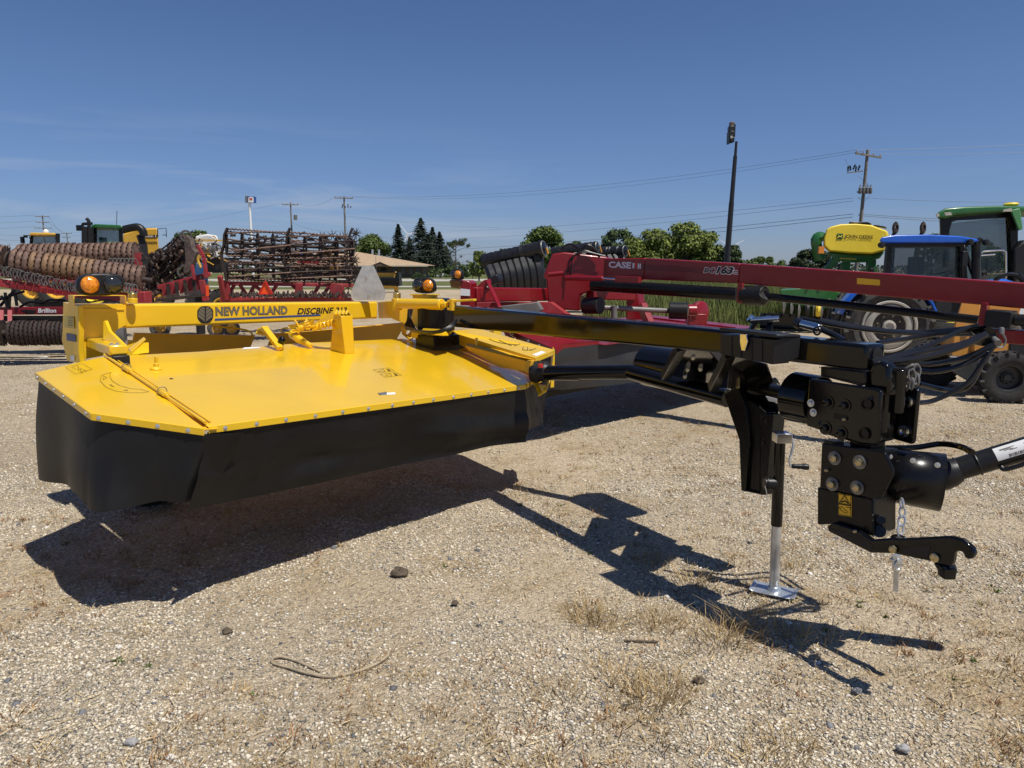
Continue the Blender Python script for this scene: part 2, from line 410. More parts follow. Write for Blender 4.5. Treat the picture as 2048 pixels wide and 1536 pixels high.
# ================================================================== ground
def ground_mat():
    m, nt, b = nodes_of('gravel_ground'); N, L = nt.nodes, nt.links
    tc = N.new('ShaderNodeTexCoord')
    def noi(s, d=6, r=.6):
        n = N.new('ShaderNodeTexNoise'); n.inputs['Scale'].default_value = s; n.inputs['Detail'].default_value = d; n.inputs['Roughness'].default_value = r; L.new(tc.outputs['Object'], n.inputs['Vector']); return n
    def ramp(src, stops):
        r = N.new('ShaderNodeValToRGB'); e = r.color_ramp.elements
        while len(e) < len(stops): e.new(0.5)
        for k, (p, c) in enumerate(stops): e[k].position = p; e[k].color = c + (1,)
        L.new(src, r.inputs[0]); return r
    def mixc(a, c, f, mode='MIX'):
        x = N.new('ShaderNodeMixRGB'); x.blend_type = mode
        for s, i in ((a, 1), (c, 2)):
            if isinstance(s, tuple): x.inputs[i].default_value = s + (1,)
            else: L.new(s, x.inputs[i])
        if isinstance(f, float): x.inputs[0].default_value = f
        else: L.new(f, x.inputs[0])
        return x.outputs[0]
    big = noi(.22, 8, .62); mid = noi(1.6, 7, .65); fine = noi(90, 3)
    base = ramp(big.outputs['Fac'], [(.36, (.40, .345, .265)), (.5, (.47, .41, .32)), (.66, (.54, .475, .375))]).outputs[0]
    patch = ramp(mid.outputs['Fac'], [(.5, (0, 0, 0)), (.68, (1, 1, 1))])
    base = mixc(base, (.36, .285, .18), patch.outputs[0])
    vo = N.new('ShaderNodeTexVoronoi'); vo.inputs['Scale'].default_value = 62; L.new(tc.outputs['Object'], vo.inputs['Vector'])
    vo2 = N.new('ShaderNodeTexVoronoi'); vo2.inputs['Scale'].default_value = 135; L.new(tc.outputs['Object'], vo2.inputs['Vector'])
    st = ramp(vo.outputs['Color'], [(.0, (.45, .42, .38)), (.3, (.84, .78, .68)), (.62, (1.0, .94, .84)), (.85, (1.25, 1.2, 1.1)), (1.0, (.6, .59, .58))])
    base = mixc(base, st.outputs[0], 0.85, 'MULTIPLY')
    st2 = ramp(vo2.outputs['Color'], [(.0, (.55, .52, .48)), (.5, (1.0, .97, .92)), (1.0, (1.25, 1.2, 1.12))])
    base = mixc(base, st2.outputs[0], 0.7, 'MULTIPLY')
    L.new(base, b.inputs['Base Color']); b.inputs['Roughness'].default_value = .9; b.inputs['Specular IOR Level'].default_value = .2
    h = N.new('ShaderNodeMath'); h.operation = 'ADD'; L.new(vo.outputs['Distance'], h.inputs[0])
    h2 = N.new('ShaderNodeMath'); h2.operation = 'MULTIPLY'; h2.inputs[1].default_value = .6; L.new(vo2.outputs['Distance'], h2.inputs[0]); L.new(h2.outputs[0], h.inputs[1])
    bp = N.new('ShaderNodeBump'); bp.invert = True; bp.inputs['Strength'].default_value = .75; bp.inputs['Distance'].default_value = .016; L.new(h.outputs[0], bp.inputs['Height']); L.new(bp.outputs[0], b.inputs['Normal'])
    return m
def gh(x, y):
    """height of the ground: nearly flat, a little uneven"""
    return 0.014 * mnoise.noise(V((x * .9, y * .9, 3.1))) + 0.02 * mnoise.noise(V((x * .3, y * .3, 7.7)))
GM = ground_mat()
NX, NY = 120, 150
vs, fs = [], []
ys = [0.3 + 17.7 * (j / NY) ** 1.4 for j in range(NY + 1)]
for j, y in enumerate(ys):
    for i in range(NX + 1):
        x = (i / NX - .5) * (2.4 * y + 5)
        e = min(1, min(i, NX - i) / 6, (NY - j) / 8)
        vs.append((x, y, gh(x, y) * e))
for j in range(NY):
    for i in range(NX): a = j * (NX + 1) + i; fs.append((a, a + 1, a + NX + 2, a + NX + 1))
me = bpy.data.meshes.new('gravel_yard'); me.from_pydata(vs, [], fs); me.polygons.foreach_set('use_smooth', [True] * len(fs)); me.materials.append(GM)
go = bpy.data.objects.new('gravel_yard', me); COL.objects.link(go); tag(go, None, None, kind='structure'); go.location = (0, 0, 0)
b = MB(); S_ = 3000
b.add([(-S_, -200, -.032), (S_, -200, -.032), (S_, 5000, -.032), (-S_, 5000, -.032)], [(0, 1, 2, 3)])
g2 = b.build('ground', GM); tag(g2, None, None, kind='structure')
def sheet(name, P, z, m):
    o = MB().add([(x, y, z) for x, y in P], [tuple(range(len(P)))]).build(name, m); tag(o, None, None, kind='structure'); return o
LAWN = mat('lawn', (.10, .115, .035), .9, var=.3, scale=.3, dirt=.5, dirtcol=(.20, .16, .075), spec=.1)
ROADM = mat('pale_road', (.42, .39, .34), .85, var=.08, scale=.2, spec=.2)
sheet('lawn', [(-160, 69), (200, 69), (200, 600), (-160, 600)], -.022, LAWN)
sheet('path', [(-160, 78), (200, 78), (200, 84), (-160, 84)], -.014, ROADM)
sheet('road', [(-400, 118), (400, 118), (400, 150), (-400, 150)], -.006, ROADM)

# ---- loose stones on the near ground, denser towards the camera
PEB = mat('gravel_stones', (.50, .438, .335), .85, var=.14, scale=3, island=.52, spec=.25, bump=.1, bscale=160)
PEBD = mat('dark_stones', (.135, .135, .14), .7, var=.2, scale=3, island=.5, spec=.35)
PEBW = mat('pale_stones', (.68, .64, .57), .75, var=.1, scale=3, island=.2, spec=.3)
rng = np.random.default_rng(11)
def scatter(name, n, y0, y1, s0, s1, m, power=1.0, flat=.62, sub=0):
    y = y0 + (y1 - y0) * rng.random(n) ** power
    x = (rng.random(n) - .5) * (1.62 * y + .4)
    dens = np.array([mnoise.noise(V((a * .8, c * .8, 1.3))) + .5 * mnoise.noise(V((a * 3, c * 3, 5))) for a, c in zip(x, y)])
    keep = rng.random(n) < np.clip(.62 + 1.35 * dens, .10, 1)
    x, y = x[keep], y[keep]; n = len(x)
    z = np.array([gh(a, c) for a, c in zip(x, y)])
    s = s0 + (s1 - s0) * rng.random(n) ** 2.4
    if sub:
        base = np.array([(0, 0, 1), (.9, 0, .3), (.28, .85, .35), (-.72, .53, .3), (-.72, -.53, .35), (.28, -.85, .3), (.6, .5, -.5), (-.3, .75, -.5), (-.8, 0, -.5), (-.3, -.75, -.5), (.7, -.45, -.5)], float)
        tri = [(0, 1, 2), (0, 2, 3), (0, 3, 4), (0, 4, 5), (0, 5, 1), (1, 6, 2), (2, 6, 7), (2, 7, 3), (3, 7, 8), (3, 8, 4), (4, 8, 9), (4, 9, 5), (5, 9, 10), (5, 10, 1), (1, 10, 6)]
    else:
        base = np.array([(0, 0, .8), (1, 0, .1), (.1, 1, 0), (-1, .1, .1), (0, -1, 0), (.3, .2, -.8)], float)
        tri = [(0, 1, 2), (0, 2, 3), (0, 3, 4), (0, 4, 1), (5, 2, 1), (5, 3, 2), (5, 4, 3), (5, 1, 4)]
    k = len(base)
    P = base[None] * (1 + (rng.random((n, k, 3)) - .5) * .75)
    P *= s[:, None, None] * np.stack([np.ones(n), .6 + .5 * rng.random(n), flat * (.6 + .6 * rng.random(n))], 1)[:, None, :]
    a = rng.random(n) * 6.283; ca, sa = np.cos(a)[:, None], np.sin(a)[:, None]
    X = P[:, :, 0] * ca - P[:, :, 1] * sa; Y = P[:, :, 0] * sa + P[:, :, 1] * ca
    tl = (rng.random((n, 1)) - .5) * .7; Z = P[:, :, 2] + X * tl
    Q = np.stack([X + x[:, None], Y + y[:, None], Z + (z + s * .12)[:, None]], 2).reshape(-1, 3)
    T = (np.array(tri)[None] + (np.arange(n) * k)[:, None, None]).reshape(-1, 3)
    me = bpy.data.meshes.new(name); me.vertices.add(len(Q)); me.vertices.foreach_set('co', Q.ravel())
    me.loops.add(T.size); me.loops.foreach_set('vertex_index', T.ravel()); me.polygons.add(len(T))
    me.polygons.foreach_set('loop_start', np.arange(len(T)) * 3); me.polygons.foreach_set('loop_total', np.full(len(T), 3)); me.update(); me.materials.append(m)
    o = bpy.data.objects.new(name, me); COL.objects.link(o); tag(o, None, None, kind='stuff'); return o
scatter('gravel', 215000, 1.9, 6.2, .0045, .013, PEB, 1.1)
scatter('gravel', 80000, 5.6, 15, .008, .019, PEB, 1.1)
scatter('pale_gravel', 8500, 1.9, 9, .004, .012, PEBW, 1.15)
scatter('dark_gravel', 16000, 1.9, 8, .004, .012, PEBD, 1.15)
scatter('large_gravel', 150, 1.9, 5, .012, .026, PEBD, 1.3, .5, 1)
scatter('large_gravel', 130, 1.9, 5, .012, .024, PEBW, 1.3, .5, 1)
# ---- dry grass: thin bent blades in loose tufts
def blades(name, spots, m, kind='stuff', seed=1, wid=.0022):
    rg = random.Random(seed); vs, fs = [], []
    for (x, y, n, hgt, spr) in spots:
        for _ in range(n):
            a = rg.uniform(0, 6.283); r = spr * rg.random() ** .7; bx, by = x + math.cos(a) * r, y + math.sin(a) * r
            h = hgt * rg.uniform(.35, 1.1); la = a + rg.uniform(-1.2, 1.2); le = h * rg.uniform(.2, 1.1); w = wid * rg.uniform(.6, 1.5)
            pa = rg.uniform(0, 6.283); px, py = math.cos(pa) * w, math.sin(pa) * w; o = len(vs); z0 = gh(bx, by) - .004
            for t, k in ((0, 1), (.5, .8), (1, .25)):
                cx = bx + math.cos(la) * le * t ** 1.6; cy = by + math.sin(la) * le * t ** 1.6; cz = z0 + h * (t - .28 * t * t)
                vs.append((cx - px * k, cy - py * k, cz)); vs.append((cx + px * k, cy + py * k, cz))
            fs += [(o, o + 1, o + 3, o + 2), (o + 2, o + 3, o + 5, o + 4)]
    me = bpy.data.meshes.new(name); me.from_pydata(vs, [], fs); me.materials.append(m)
    o = bpy.data.objects.new(name, me); COL.objects.link(o); tag(o, None, None, kind=kind); return o
HAY = mat('dry_grass', (.40, .285, .135), .8, var=.2, island=.45, spec=.15)
HAYR = mat('reddish_dry_grass', (.30, .165, .075), .8, var=.2, island=.4, spec=.15)
GRS = mat('green_weed', (.085, .13, .03), .7, var=.2, island=.4, spec=.2)
rg = random.Random(5); sp, spr, spg = [], [], []
for _ in range(5200):
    y = 2.2 + 11 * rg.random() ** 1.5; x = (rg.random() - .5) * (1.5 * y + .4)
    d = mnoise.noise(V((x * .55, y * .55, 9.2))) + .35 * (x / (1 + .6 * y)) + .35 * mnoise.noise(V((x * 2.2, y * 2.2, 4.1)))
    if d < -.04 + rg.uniform(-.1, .2): continue
    q = (x, y, rg.randint(6, 22), rg.uniform(.02, .065), rg.uniform(.02, .07))
    (sp if rg.random() < .66 else spr).append(q)
    if rg.random() < .012: spg.append((x, y, 8, .025, .015))
for px, py, n, h, s in ((1320, 1240, 90, .12, .10), (1200, 1240, 90, .13, .11), (1440, 1280, 80, .15, .12), (1390, 1160, 60, .15, .1), (1290, 1400, 110, .13, .13), (1230, 1350, 70, .11, .1), (1480, 1260, 50, .2, .09), (1560, 1270, 40, .17, .12), (1590, 1130, 50, .10, .08), (1310, 1120, 60, .09, .08), (1170, 1220, 60, .12, .1), (1650, 1290, 22, .15, .12), (1120, 1390, 60, .1, .09), (1330, 1380, 90, .12, .1), (1560, 1490, 60, .1, .1), (1500, 1520, 60, .1, .1), (290, 1270, 40, .05, .08), (280, 1325, 30, .06, .08), (620, 1190, 20, .07, .06), (1010, 960, 20, .10, .1), (1060, 990, 30, .1, .12)):
    p = gz(px, py); sp.append((p.x, p.y, int(n * 1.7), h * .95, s * 1.3))
for px, py in ((240, 1328), (300, 1335), (235, 1322), (1180, 1105), (1720, 1200), (1950, 1320), (1995, 1180), (1720, 1210), (890, 1130), (1040, 1010), (1120, 1010), (1655, 1260), (1770, 1230)):
    p = gz(px, py); spg.append((p.x, p.y, 12, .030, .014))
STRAW = mat('straw', (.48, .37, .20), .8, var=.2, island=.4, spec=.15)
vs, fs = [], []
for _ in range(5200):
    y = 1.95 + 8 * rg.random() ** 1.5; x = (rg.random() - .5) * (1.5 * y + .4)
    if mnoise.noise(V((x * .7, y * .7, 2.2))) < rg.uniform(-.35, .25): continue
    a = rg.uniform(0, 3.14); L = rg.uniform(.012, .055); w = .0011; cx, cy = math.cos(a) * L, math.sin(a) * L; z = gh(x, y) + .009; o = len(vs)
    vs += [(x - cx, y - cy, z), (x - cy / L * w * 2, y + cx / L * w * 2, z + .005), (x + cx, y + cy, z + rg.uniform(0, .012)), (x + cy / L * w * 2, y - cx / L * w * 2, z + .004)]; fs.append((o, o + 1, o + 2, o + 3))
me = bpy.data.meshes.new('straw'); me.from_pydata(vs, [], fs); me.materials.append(STRAW); o = bpy.data.objects.new('straw', me); COL.objects.link(o); tag(o, None, None, kind='stuff')
blades('dry_grass', sp, HAY, seed=2, wid=.0017); blades('reddish_grass', spr, HAYR, seed=3); blades('green_weeds', spg, GRS, seed=4, wid=.005)
# ---- a few single things lying about
TWIG = mat('dead_twig', (.36, .29, .19), .8, var=.25, scale=30, bump=.3)
CLOD = mat('dark_clod', (.10, .075, .05), .9, var=.4, scale=30, bump=.6)
def lay(name, P, r, m, label, cat, r1=None):
    q = [gz(x, y) for x, y in P]; q = [V((p.x, p.y, gh(p.x, p.y) + r + dz)) for p, dz in zip(q, [0, .006, .002] * 20)]
    tag(MB().path(q, r, 7, r1=r1, sm=5).build(name, m, org=q[0]), label, cat)
lay('twig', [(795, 1285), (772, 1318), (730, 1340), (668, 1355), (620, 1352), (575, 1338), (545, 1328), (552, 1318), (585, 1322), (640, 1345)], .0075, TWIG, 'long dead twig curled in a loop on the open gravel', 'twig', .005)
lay('twig', [(1248, 1278), (1270, 1280), (1316, 1281)], .005, CLOD, 'short dark straight stick on the gravel below the drawbar shadow', 'twig')
lay('twig', [(1856, 1392), (1870, 1400), (1886, 1412)], .004, TWIG, 'small grey splinter on the gravel at lower right', 'twig')
def clod(px, py, r, label, m=CLOD, name='dirt_clod', cat='dirt clod', fl=.55):
    p = gz(px, py); b = MB(); b.ell((p.x, p.y, r * fl * .6), (r, r * .75, r * fl), 14, 9)
    b.v = [q + (q - V((p.x, p.y, 0))).normalized() * r * .45 * mnoise.noise(q * (2.2 / r)) for q in b.v]
    tag(b.build(name, m, org=V((p.x, p.y, 0)), sharp=25), label, cat)
clod(799, 1150, .048, 'ragged dark clod of dirt on bare gravel in front of the big shadow')
clod(455, 1266, .028, 'small dark clod lying alone on gravel left of the curled twig')
clod(1398, 1363, .026, 'dark clod beside dry grass tufts in the lower centre right')
clod(910, 1208, .02, 'tiny dark clod with a pointed end on the gravel below the big shadow')
STN = mat('grey_stone', (.33, .32, .31), .7, var=.25, scale=25, bump=.3)
clod(262, 1487, .028, 'flat greenish grey cobble at the lower left edge', STN, 'cobble', 'stone', .4)
clod(1806, 1500, .024, 'pale angular cobble at the bottom right', STN, 'cobble', 'stone', .5)
clod(1712, 1386, .022, 'dark rounded cobble right of the tall dry grass', PEBD, 'cobble', 'stone', .6)
# ================================================================== yellow disc mower
# deck plane: tilted a little to the right and to the front, as the shield lies in its lifted position
DK_N = V((0.1374, -0.0700, 1.0)).normalized()
DK_0 = V((0, 0, 0.5232))
FWD = V((0.688, -0.726, 0)); E1 = V((0.724, 0.688, -0.028)).normalized()
def dk(x, y, up=0.0): return onp(x, y, DK_0, DK_N) + DK_N * up
YM = thing('disc_mower', 'big yellow mower with black rubber curtains and long black drawbar, nearest on the gravel', 'mower', (-0.9, 5.0, 0))

A_, B_, C_ = dk(70, 740), dk(182, 826), dk(408, 857)
C2, D_ = dk(416, 853), dk(1051, 769)
E_ = dk(1070, 753) - V((0, 0, .015))
W_, X_ = dk(310, 771), dk(941, 716)
# rear facet is folded a few degrees flatter than the front one
P3 = dk(600, 686) - V((0, 0, .045))
RN = (X_ - W_).cross(P3 - W_).normalized()
if RN.z < 0: RN = -RN
def rk(x, y, up=0.0): return onp(x, y, W_, RN) + RN * up
back = [rk(*p) for p in ((213, 713), (400, 703), (600, 686), (815, 677), (912, 690), (950, 700))]
right = [E_, dk(976, 709) - V((0, 0, .02))]
T_ = -DK_N * 0.006
b = MB()
top = [C2, D_, E_, right[1], back[5], X_, W_]
def shell(b, polys, th):
    for p in polys: b.prism(p, th)
v = [C2, D_, E_, right[1], back[5], back[4], back[3], back[2], back[1], back[0], W_, X_]
fc = [(0, 1, 11, 10), (1, 2, 3, 4, 11), (10, 11, 4, 5, 6, 7, 8, 9)]
n = len(v); vv = v + [p + T_ for p in v]
ff = list(fc) + [tuple(reversed([i + n for i in f])) for f in fc] + [(i, (i + 1) % 11, (i + 1) % 11 + n, i + n) for i in range(11)]
b.add(vv, ff)
deck = b.build('shield_panel', YEL, YM, bev=0.004, sharp=4)
# front lip folded down, and the lip of the hinged end shield
def lip(b, P, drop=0.034, th=0.004, out=None):
    for p, q in zip(P, P[1:]):
        d = (q - p); o = d.cross(V((0, 0, 1))).normalized()
        if out is not None and o.dot(out) < 0: o = -o
        b.hexa([p + o * .001, q + o * .001, q + o * th, p + o * th, p + o * .001 - V((0, 0, drop)), q + o * .001 - V((0, 0, drop)), q + o * th - V((0, 0, drop)), p + o * th - V((0, 0, drop))])
b = MB(); lip(b, [C2, D_], 0.036, out=FWD); lip(b, [D_, E_], 0.036, out=FWD)
b.build('shield_lip', YEL, YM, bev=0.0015)
H1, H0 = dk(209, 713), dk(186, 716); KL = dk(300, 771)
v = [A_, B_, C_, KL, H1, H0]; v[0] = A_ - V((0, 0, .014)); v[5] = H0 - V((0, 0, .006))
fc = [(1, 2, 3), (0, 1, 3, 4, 5)]; n = 6; vv = v + [p + T_ for p in v]
b = MB(); b.add(vv, fc + [tuple(reversed([i + n for i in f])) for f in fc] + [(i, (i + 1) % n, (i + 1) % n + n, i + n) for i in range(n)])
es = b.build('end_shield', YEL, YM, bev=0.004, sharp=3)
A_ = v[0]
b = MB(); lip(b, [A_, B_], 0.036, out=V((-.66, -.75, 0))); lip(b, [B_, C_], 0.036, out=V((0, -1, 0)))
b.build('end_shield_lip', YEL, YM, bev=0.0015)
# flange bolts
lo = V((0, 0, -.019))
oL = V((-.69, -.72, 0)); oB = V((0.02, -1, 0)); oF = (D_ - C2).cross(V((0, 0, 1))).normalized()
def alongp(p, q, ts, o): return [p.lerp(q, t) + lo + o * .0045 for t in ts]
bolts(YM, alongp(A_, B_, (.05, .22, .38, .55, .74, .93), oL), oL)
bolts(YM, alongp(B_, C_, (.07, .33, .59, .86), oB), oB)
bolts(YM, alongp(C2, D_, (.035, .105, .175, .25, .325, .40, .475, .545, .615, .69, .76, .83, .90, .965), oF), oF)
# hinge line: rod, barrels with spring clips
b = MB(); b.prism([H1 - V((.05, 0, .012)), H1 + V((.06, 0, -.012)), C2 + V((.05, .01, -.012)), C_ + V((-.05, .01, -.012))], -DK_N * .004); b.build('seam_light_block', YELD, YM)  # hidden strip added under the seam to stop sun leaking into the shadow
hp = lambda t, up=0.012: H1.lerp(C2, t) + DK_N * up
b = MB(); b.tube(hp(0.0), hp(.98), .0085); b.tube(hp(.02, .008) + E1 * .03, hp(.97, .008) + E1 * .03, .005)
b.build('hinge_rod', YEL, YM)
for t in (.26, .62):
    b = MB(); b.tube(hp(t - .03, .018), hp(t + .035, .018), .017); b.tube(hp(t + .035, .018), hp(t + .05, .018), .011)
    h = b.build('hinge_barrel', YEL, YM, bev=.002)
    MB().torus(hp(t - .005, .022), (H1 - C2), .026, .0025, 18, 6).build('spring_clip', GREYM, h)
b = MB(); b.lathe([(.034, 0), (.036, .008), (.03, .014), (.016, .02), (.016, .04), (.011, .042), (.011, .085), (0, .085)], rk(312, 739), DK_N, 18)
b.build('stud_nut', YEL, YM, bev=.0015)
# --- rubber curtains
def curtain(name, tops, bots, cols, rows, wav, seed, m=RUB, parent=YM):
    def samp(P, t):
        d = [0]
        for a, c in zip(P, P[1:]): d.append(d[-1] + (c - a).length)
        s = t * d[-1]
        for i in range(len(P) - 1):
            if s <= d[i + 1] + 1e-6: return P[i].lerp(P[i + 1], (s - d[i]) / max(1e-6, d[i + 1] - d[i]))
        return P[-1].copy()
    rowsl = []
    for j in range(rows + 1):
        v_ = j / rows; r = []
        for i in range(cols + 1):
            u = i / cols
            p = samp(tops, u).lerp(samp(bots, u), v_)
            e = samp(tops, min(1, u + .01)) - samp(tops, max(0, u - .01)); o = e.cross(V((0, 0, 1))).normalized()
            if o.y > 0: o = -o
            nz = mnoise.noise(V((u * 7 + seed, v_ * 2.2, seed))) * .9 + mnoise.noise(V((u * 3, v_ * 3.1 + seed, 2.0))) * .8
            nz += .10 * mnoise.noise(V((u * 46 + v_ * 5, v_ * 7, seed))) + .16 * max(0, mnoise.noise(V((u * 5, v_ * 13 + u * 6, seed + 3))))
            r.append(p + o * (wav * (nz + .25) * min(1, v_ * 1.8) * (0.25 if v_ == 0 else 1)))
        rowsl.append(r)
    return MB().grid(rowsl, th=FWD * -.006).build(name, m, parent, sharp=60)
dn = V((0, 0, -.032)); inn = -FWD * .008
def Yb(p): return p.y
lt = [A_ + dn + V((.010, .012, 0)), A_.lerp(B_, .5) + dn + V((.01, .012, 0)), B_ + dn + V((.003, .012, 0)), B_.lerp(C_, .5) + dn + V((0, .011, 0)), C_ + dn + V((0, .011, 0)), C_ + dn + V((.14, .13, -.02))]
lb = [at(78, 958, A_.y - .02), at(128, 969, A_.y - .28), at(166, 985, B_.y + .09), at(180, 1023, B_.y - .04), at(212, 1022, B_.y - .07), at(264, 1013, B_.y - .04), at(318, 1002, B_.y - .02), at(372, 1003, C_.y + .0), at(425, 985, C_.y + .12)]
def dense(P, n):
    d = [0]
    for a, c in zip(P, P[1:]): d.append(d[-1] + (c - a).length)
    out = []
    for k in range(n):
        s = d[-1] * k / (n - 1); i = 0
        while i < len(P) - 2 and s > d[i + 1]: i += 1
        out.append(P[i].lerp(P[i + 1], (s - d[i]) / max(1e-6, d[i + 1] - d[i])))
    return out
# match the parameter of the corner on both edges
lt2 = dense(lt[:3], 24) + dense(lt[2:], 40)[1:]
lb2 = dense(lb[:4], 24) + dense(lb[3:], 40)[1:]
def rounded(P, k, w):
    Q = [p.copy() for p in P]
    for i in range(len(P)):
        if abs(i - k) < w:
            a = P[max(0, k - w)]; c = P[min(len(P) - 1, k + w)]
            f = (1 - abs(i - k) / w) ** 2 * .30
            Q[i] = P[i].lerp((a + c) / 2, f)
    return Q
rows = []
for j in range(15):
    v_ = j / 14; r = []
    row = [a.lerp(c, v_) for a, c in zip(lt2, lb2)]
    row = rounded(row, 23, 9)
    for i, p in enumerate(row):
        u = i / (len(row) - 1)
        o = V((-.7, -.7, 0)) if i < 20 else (V((-.35, -.93, 0)) if i < 27 else V((0, -1, 0)))
        w = .030 * min(1, v_ * 1.6) * (mnoise.noise(V((u * 6 + 3, v_ * 1.5, 4.4))) + .15) + (.016 * math.sin(u * 26) * v_ if i < 22 else 0)
        r.append(p + o * w)
    rows.append(r)
MB().grid(rows, th=V((.004, .005, 0))).build('end_curtain', RUB, YM, sharp=70)
ft = [C2 + dn + inn, D_ + dn + inn]
Yf = lambda t: C2.lerp(D_, t).y
fb = [at(378, 1022, C2.y - .10), at(470, 1001, Yf(.16) - .12), at(560, 981, Yf(.27) - .12), at(706, 950, Yf(.46) - .10), at(830, 925, Yf(.64) - .09), at(911, 909, Yf(.76) - .06), at(985, 892, Yf(.90) - .05), at(1052, 884, D_.y - .03)]
curtain('front_curtain', ft, fb, 90, 16, .038, 1.7)
rt = [D_ + dn + V((-.004, .01, 0)), E_ + dn, dk(1096, 742) + V((.0, .0, -.10))]
rb = [at(1052, 862, D_.y + .02), at(1082, 849, E_.y), at(1092, 800, E_.y + .2)]
curtain('side_curtain', rt, rb, 24, 10, .012, 5.2)
# --- cutter bar, gearbox and discs under the shields (seen from the side and in the shade below)
cb0, cb1 = A_.lerp(B_, .4) + V((.45, .55, -.62)), D_ + V((-.75, .25, -.52))
b = MB(); b.beam(cb0, cb1, .34, .07)
b.build('cutter_bar', BLKS, YM, bev=.01)
for i in range(8):
    p = cb0.lerp(cb1, (i + .5) / 8) + V((0, 0, .06))
    MB().lathe([(.20, 0), (.19, .02), (.07, .05), (.05, .09), (0, .09)], p, V((0, 0, 1)), 16).build('cutting_disc', BLKS, YM)
# --- wheels carrying the mower
for c in ((-2.72, 5.42, .38), (-.42, 7.45, .38)):
    wheel(YM, c, E1, .38, .27, .20, TYRE, YEL, lugs=0)
b = MB()
for c in ((-2.72, 5.42, .38), (-.42, 7.45, .38)):
    p = V(c) + E1 * -.22 * (1 if c[0] < -1 else -1); q = p + V((.10, .16, .85)); b.beam(p, q, .08, .10, up=E1); b.tube(p, V(c), .04)
b.build('wheel_arm', YEL, YM, bev=.006)

# --- transverse frame beam behind the shield
BL = at(155, 608, 5.05); BR = at(790, 603, 7.35)
BD = (BR - BL).normalized(); BF = BD.cross(V((0, 0, 1))).normalized()      # BF points to the front
def bp(x, y, off=0.0): return onp(x, y, BL + BF * off, BF)
BK = -BF * .20
b = MB()
pl = [bp(250, 608), bp(756, 603), bp(756, 637), bp(250, 657)]
b.prism(pl, BK)
beam = b.build('frame_beam', YEL, YM, bev=.018, seg=3)
b = MB()
b.prism([bp(155, 609, .012), bp(246, 608, .012), bp(252, 616, .012), bp(252, 650, .012), bp(232, 661, .012), bp(222, 700, .012), bp(205, 712, .012), bp(160, 720, .012)], BK - BF * .024)
b.prism([bp(160, 617, .016), bp(248, 617, .016), bp(249, 620, .016), bp(160, 620, .016)], BF * .004)
b.build('end_box', YEL, YM, bev=.012)
# left end plate with rounded outline, facing out of the beam end
EN = (BD * -1.0)
CPX = BD * 1.0
cap = [bp(155, 609, .02), bp(123, 603, -.30), bp(124, 655, -.30), bp(121, 678, -.30), bp(132, 722, -.28), bp(159, 727, .02)]
b = MB()
capP = [onp(x, y, BL + BD * -.02, (BD + BF * .0)) for x, y in ((156, 611), (126, 604), (125, 655), (123, 680), (134, 722), (160, 727), (157, 700), (158, 665))]
b.prism(capP, BD * .035)
ep = b.build('end_plate', YEL, YM, bev=.005)
qn = -BD; qx = onp(150, 640, BL + BD * -.02, BD) - onp(130, 640, BL + BD * -.02, BD); qx.z = 0; qx.normalize()
def capq(x, y): return onp(x, y, BL + BD * -.024, BD)
def decal(parent, P, m, name, th=.001, nrm=None):
    nrm = nrm or (P[1] - P[0]).cross(P[2] - P[0]).normalized()
    if nrm.dot(EYE - P[0]) < 0: nrm = -nrm
    return MB().prism([p + nrm * .0012 for p in P], nrm * th).build(name, m, parent)
decal(ep, [capq(128, 632), capq(148, 633), capq(149, 657), capq(129, 655)], mat('pale_label', (.62, .48, .12), .5), 'label')
dl = decal(ep, [capq(133, 666), capq(151, 670), capq(152, 684), capq(134, 681)], DECBL, 'label')
decal(ep, [capq(141, 711), capq(149, 711), capq(149, 722), capq(142, 722)], WHI, 'label')
b = MB()
for k in range(4): b.prism([capq(137, 634 + k * 5) + qn * .003, capq(146, 634.5 + k * 5) + qn * .003, capq(146, 636.5 + k * 5) + qn * .003, capq(137, 636 + k * 5) + qn * .003], qn * .001)
b.build('label_print', DEC, ep)
# prints on the beam
ux = BD; uz = V((0, 0, 1))
def on_beam_text(s, x0, x1, yt, yb, m, sh=0, bold=0.0, parent=beam, slope=0):
    p = bp(x0, yb, .0); q = bp(x1, yb + slope, 0); t = bp(x0, yt, 0)
    return text(s, p, q - p, t - p, (q - p).length, (t - p).length, m, parent, shear=sh, bold=bold)
on_beam_text('NEW HOLLAND', 431, 575, 613.5, 632.5, DECB, 0, .048, slope=-3.5)
o = on_beam_text('NEW HOLLAND', 431.6, 574.4, 614.3, 631.7, DEC, 0, .034, slope=-3.5); o.location += BF * .0015
on_beam_text('DISCBINE 313', 594, 694, 616, 629, DECB, .28, .03, slope=-2.5)
b = MB(); b.prism([bp(430, 637.2, .001), bp(640, 628.3, .001), bp(642, 631.8, .001), bp(429, 641.4, .001)], BF * .001); b.build('stripe', DECBL, beam)
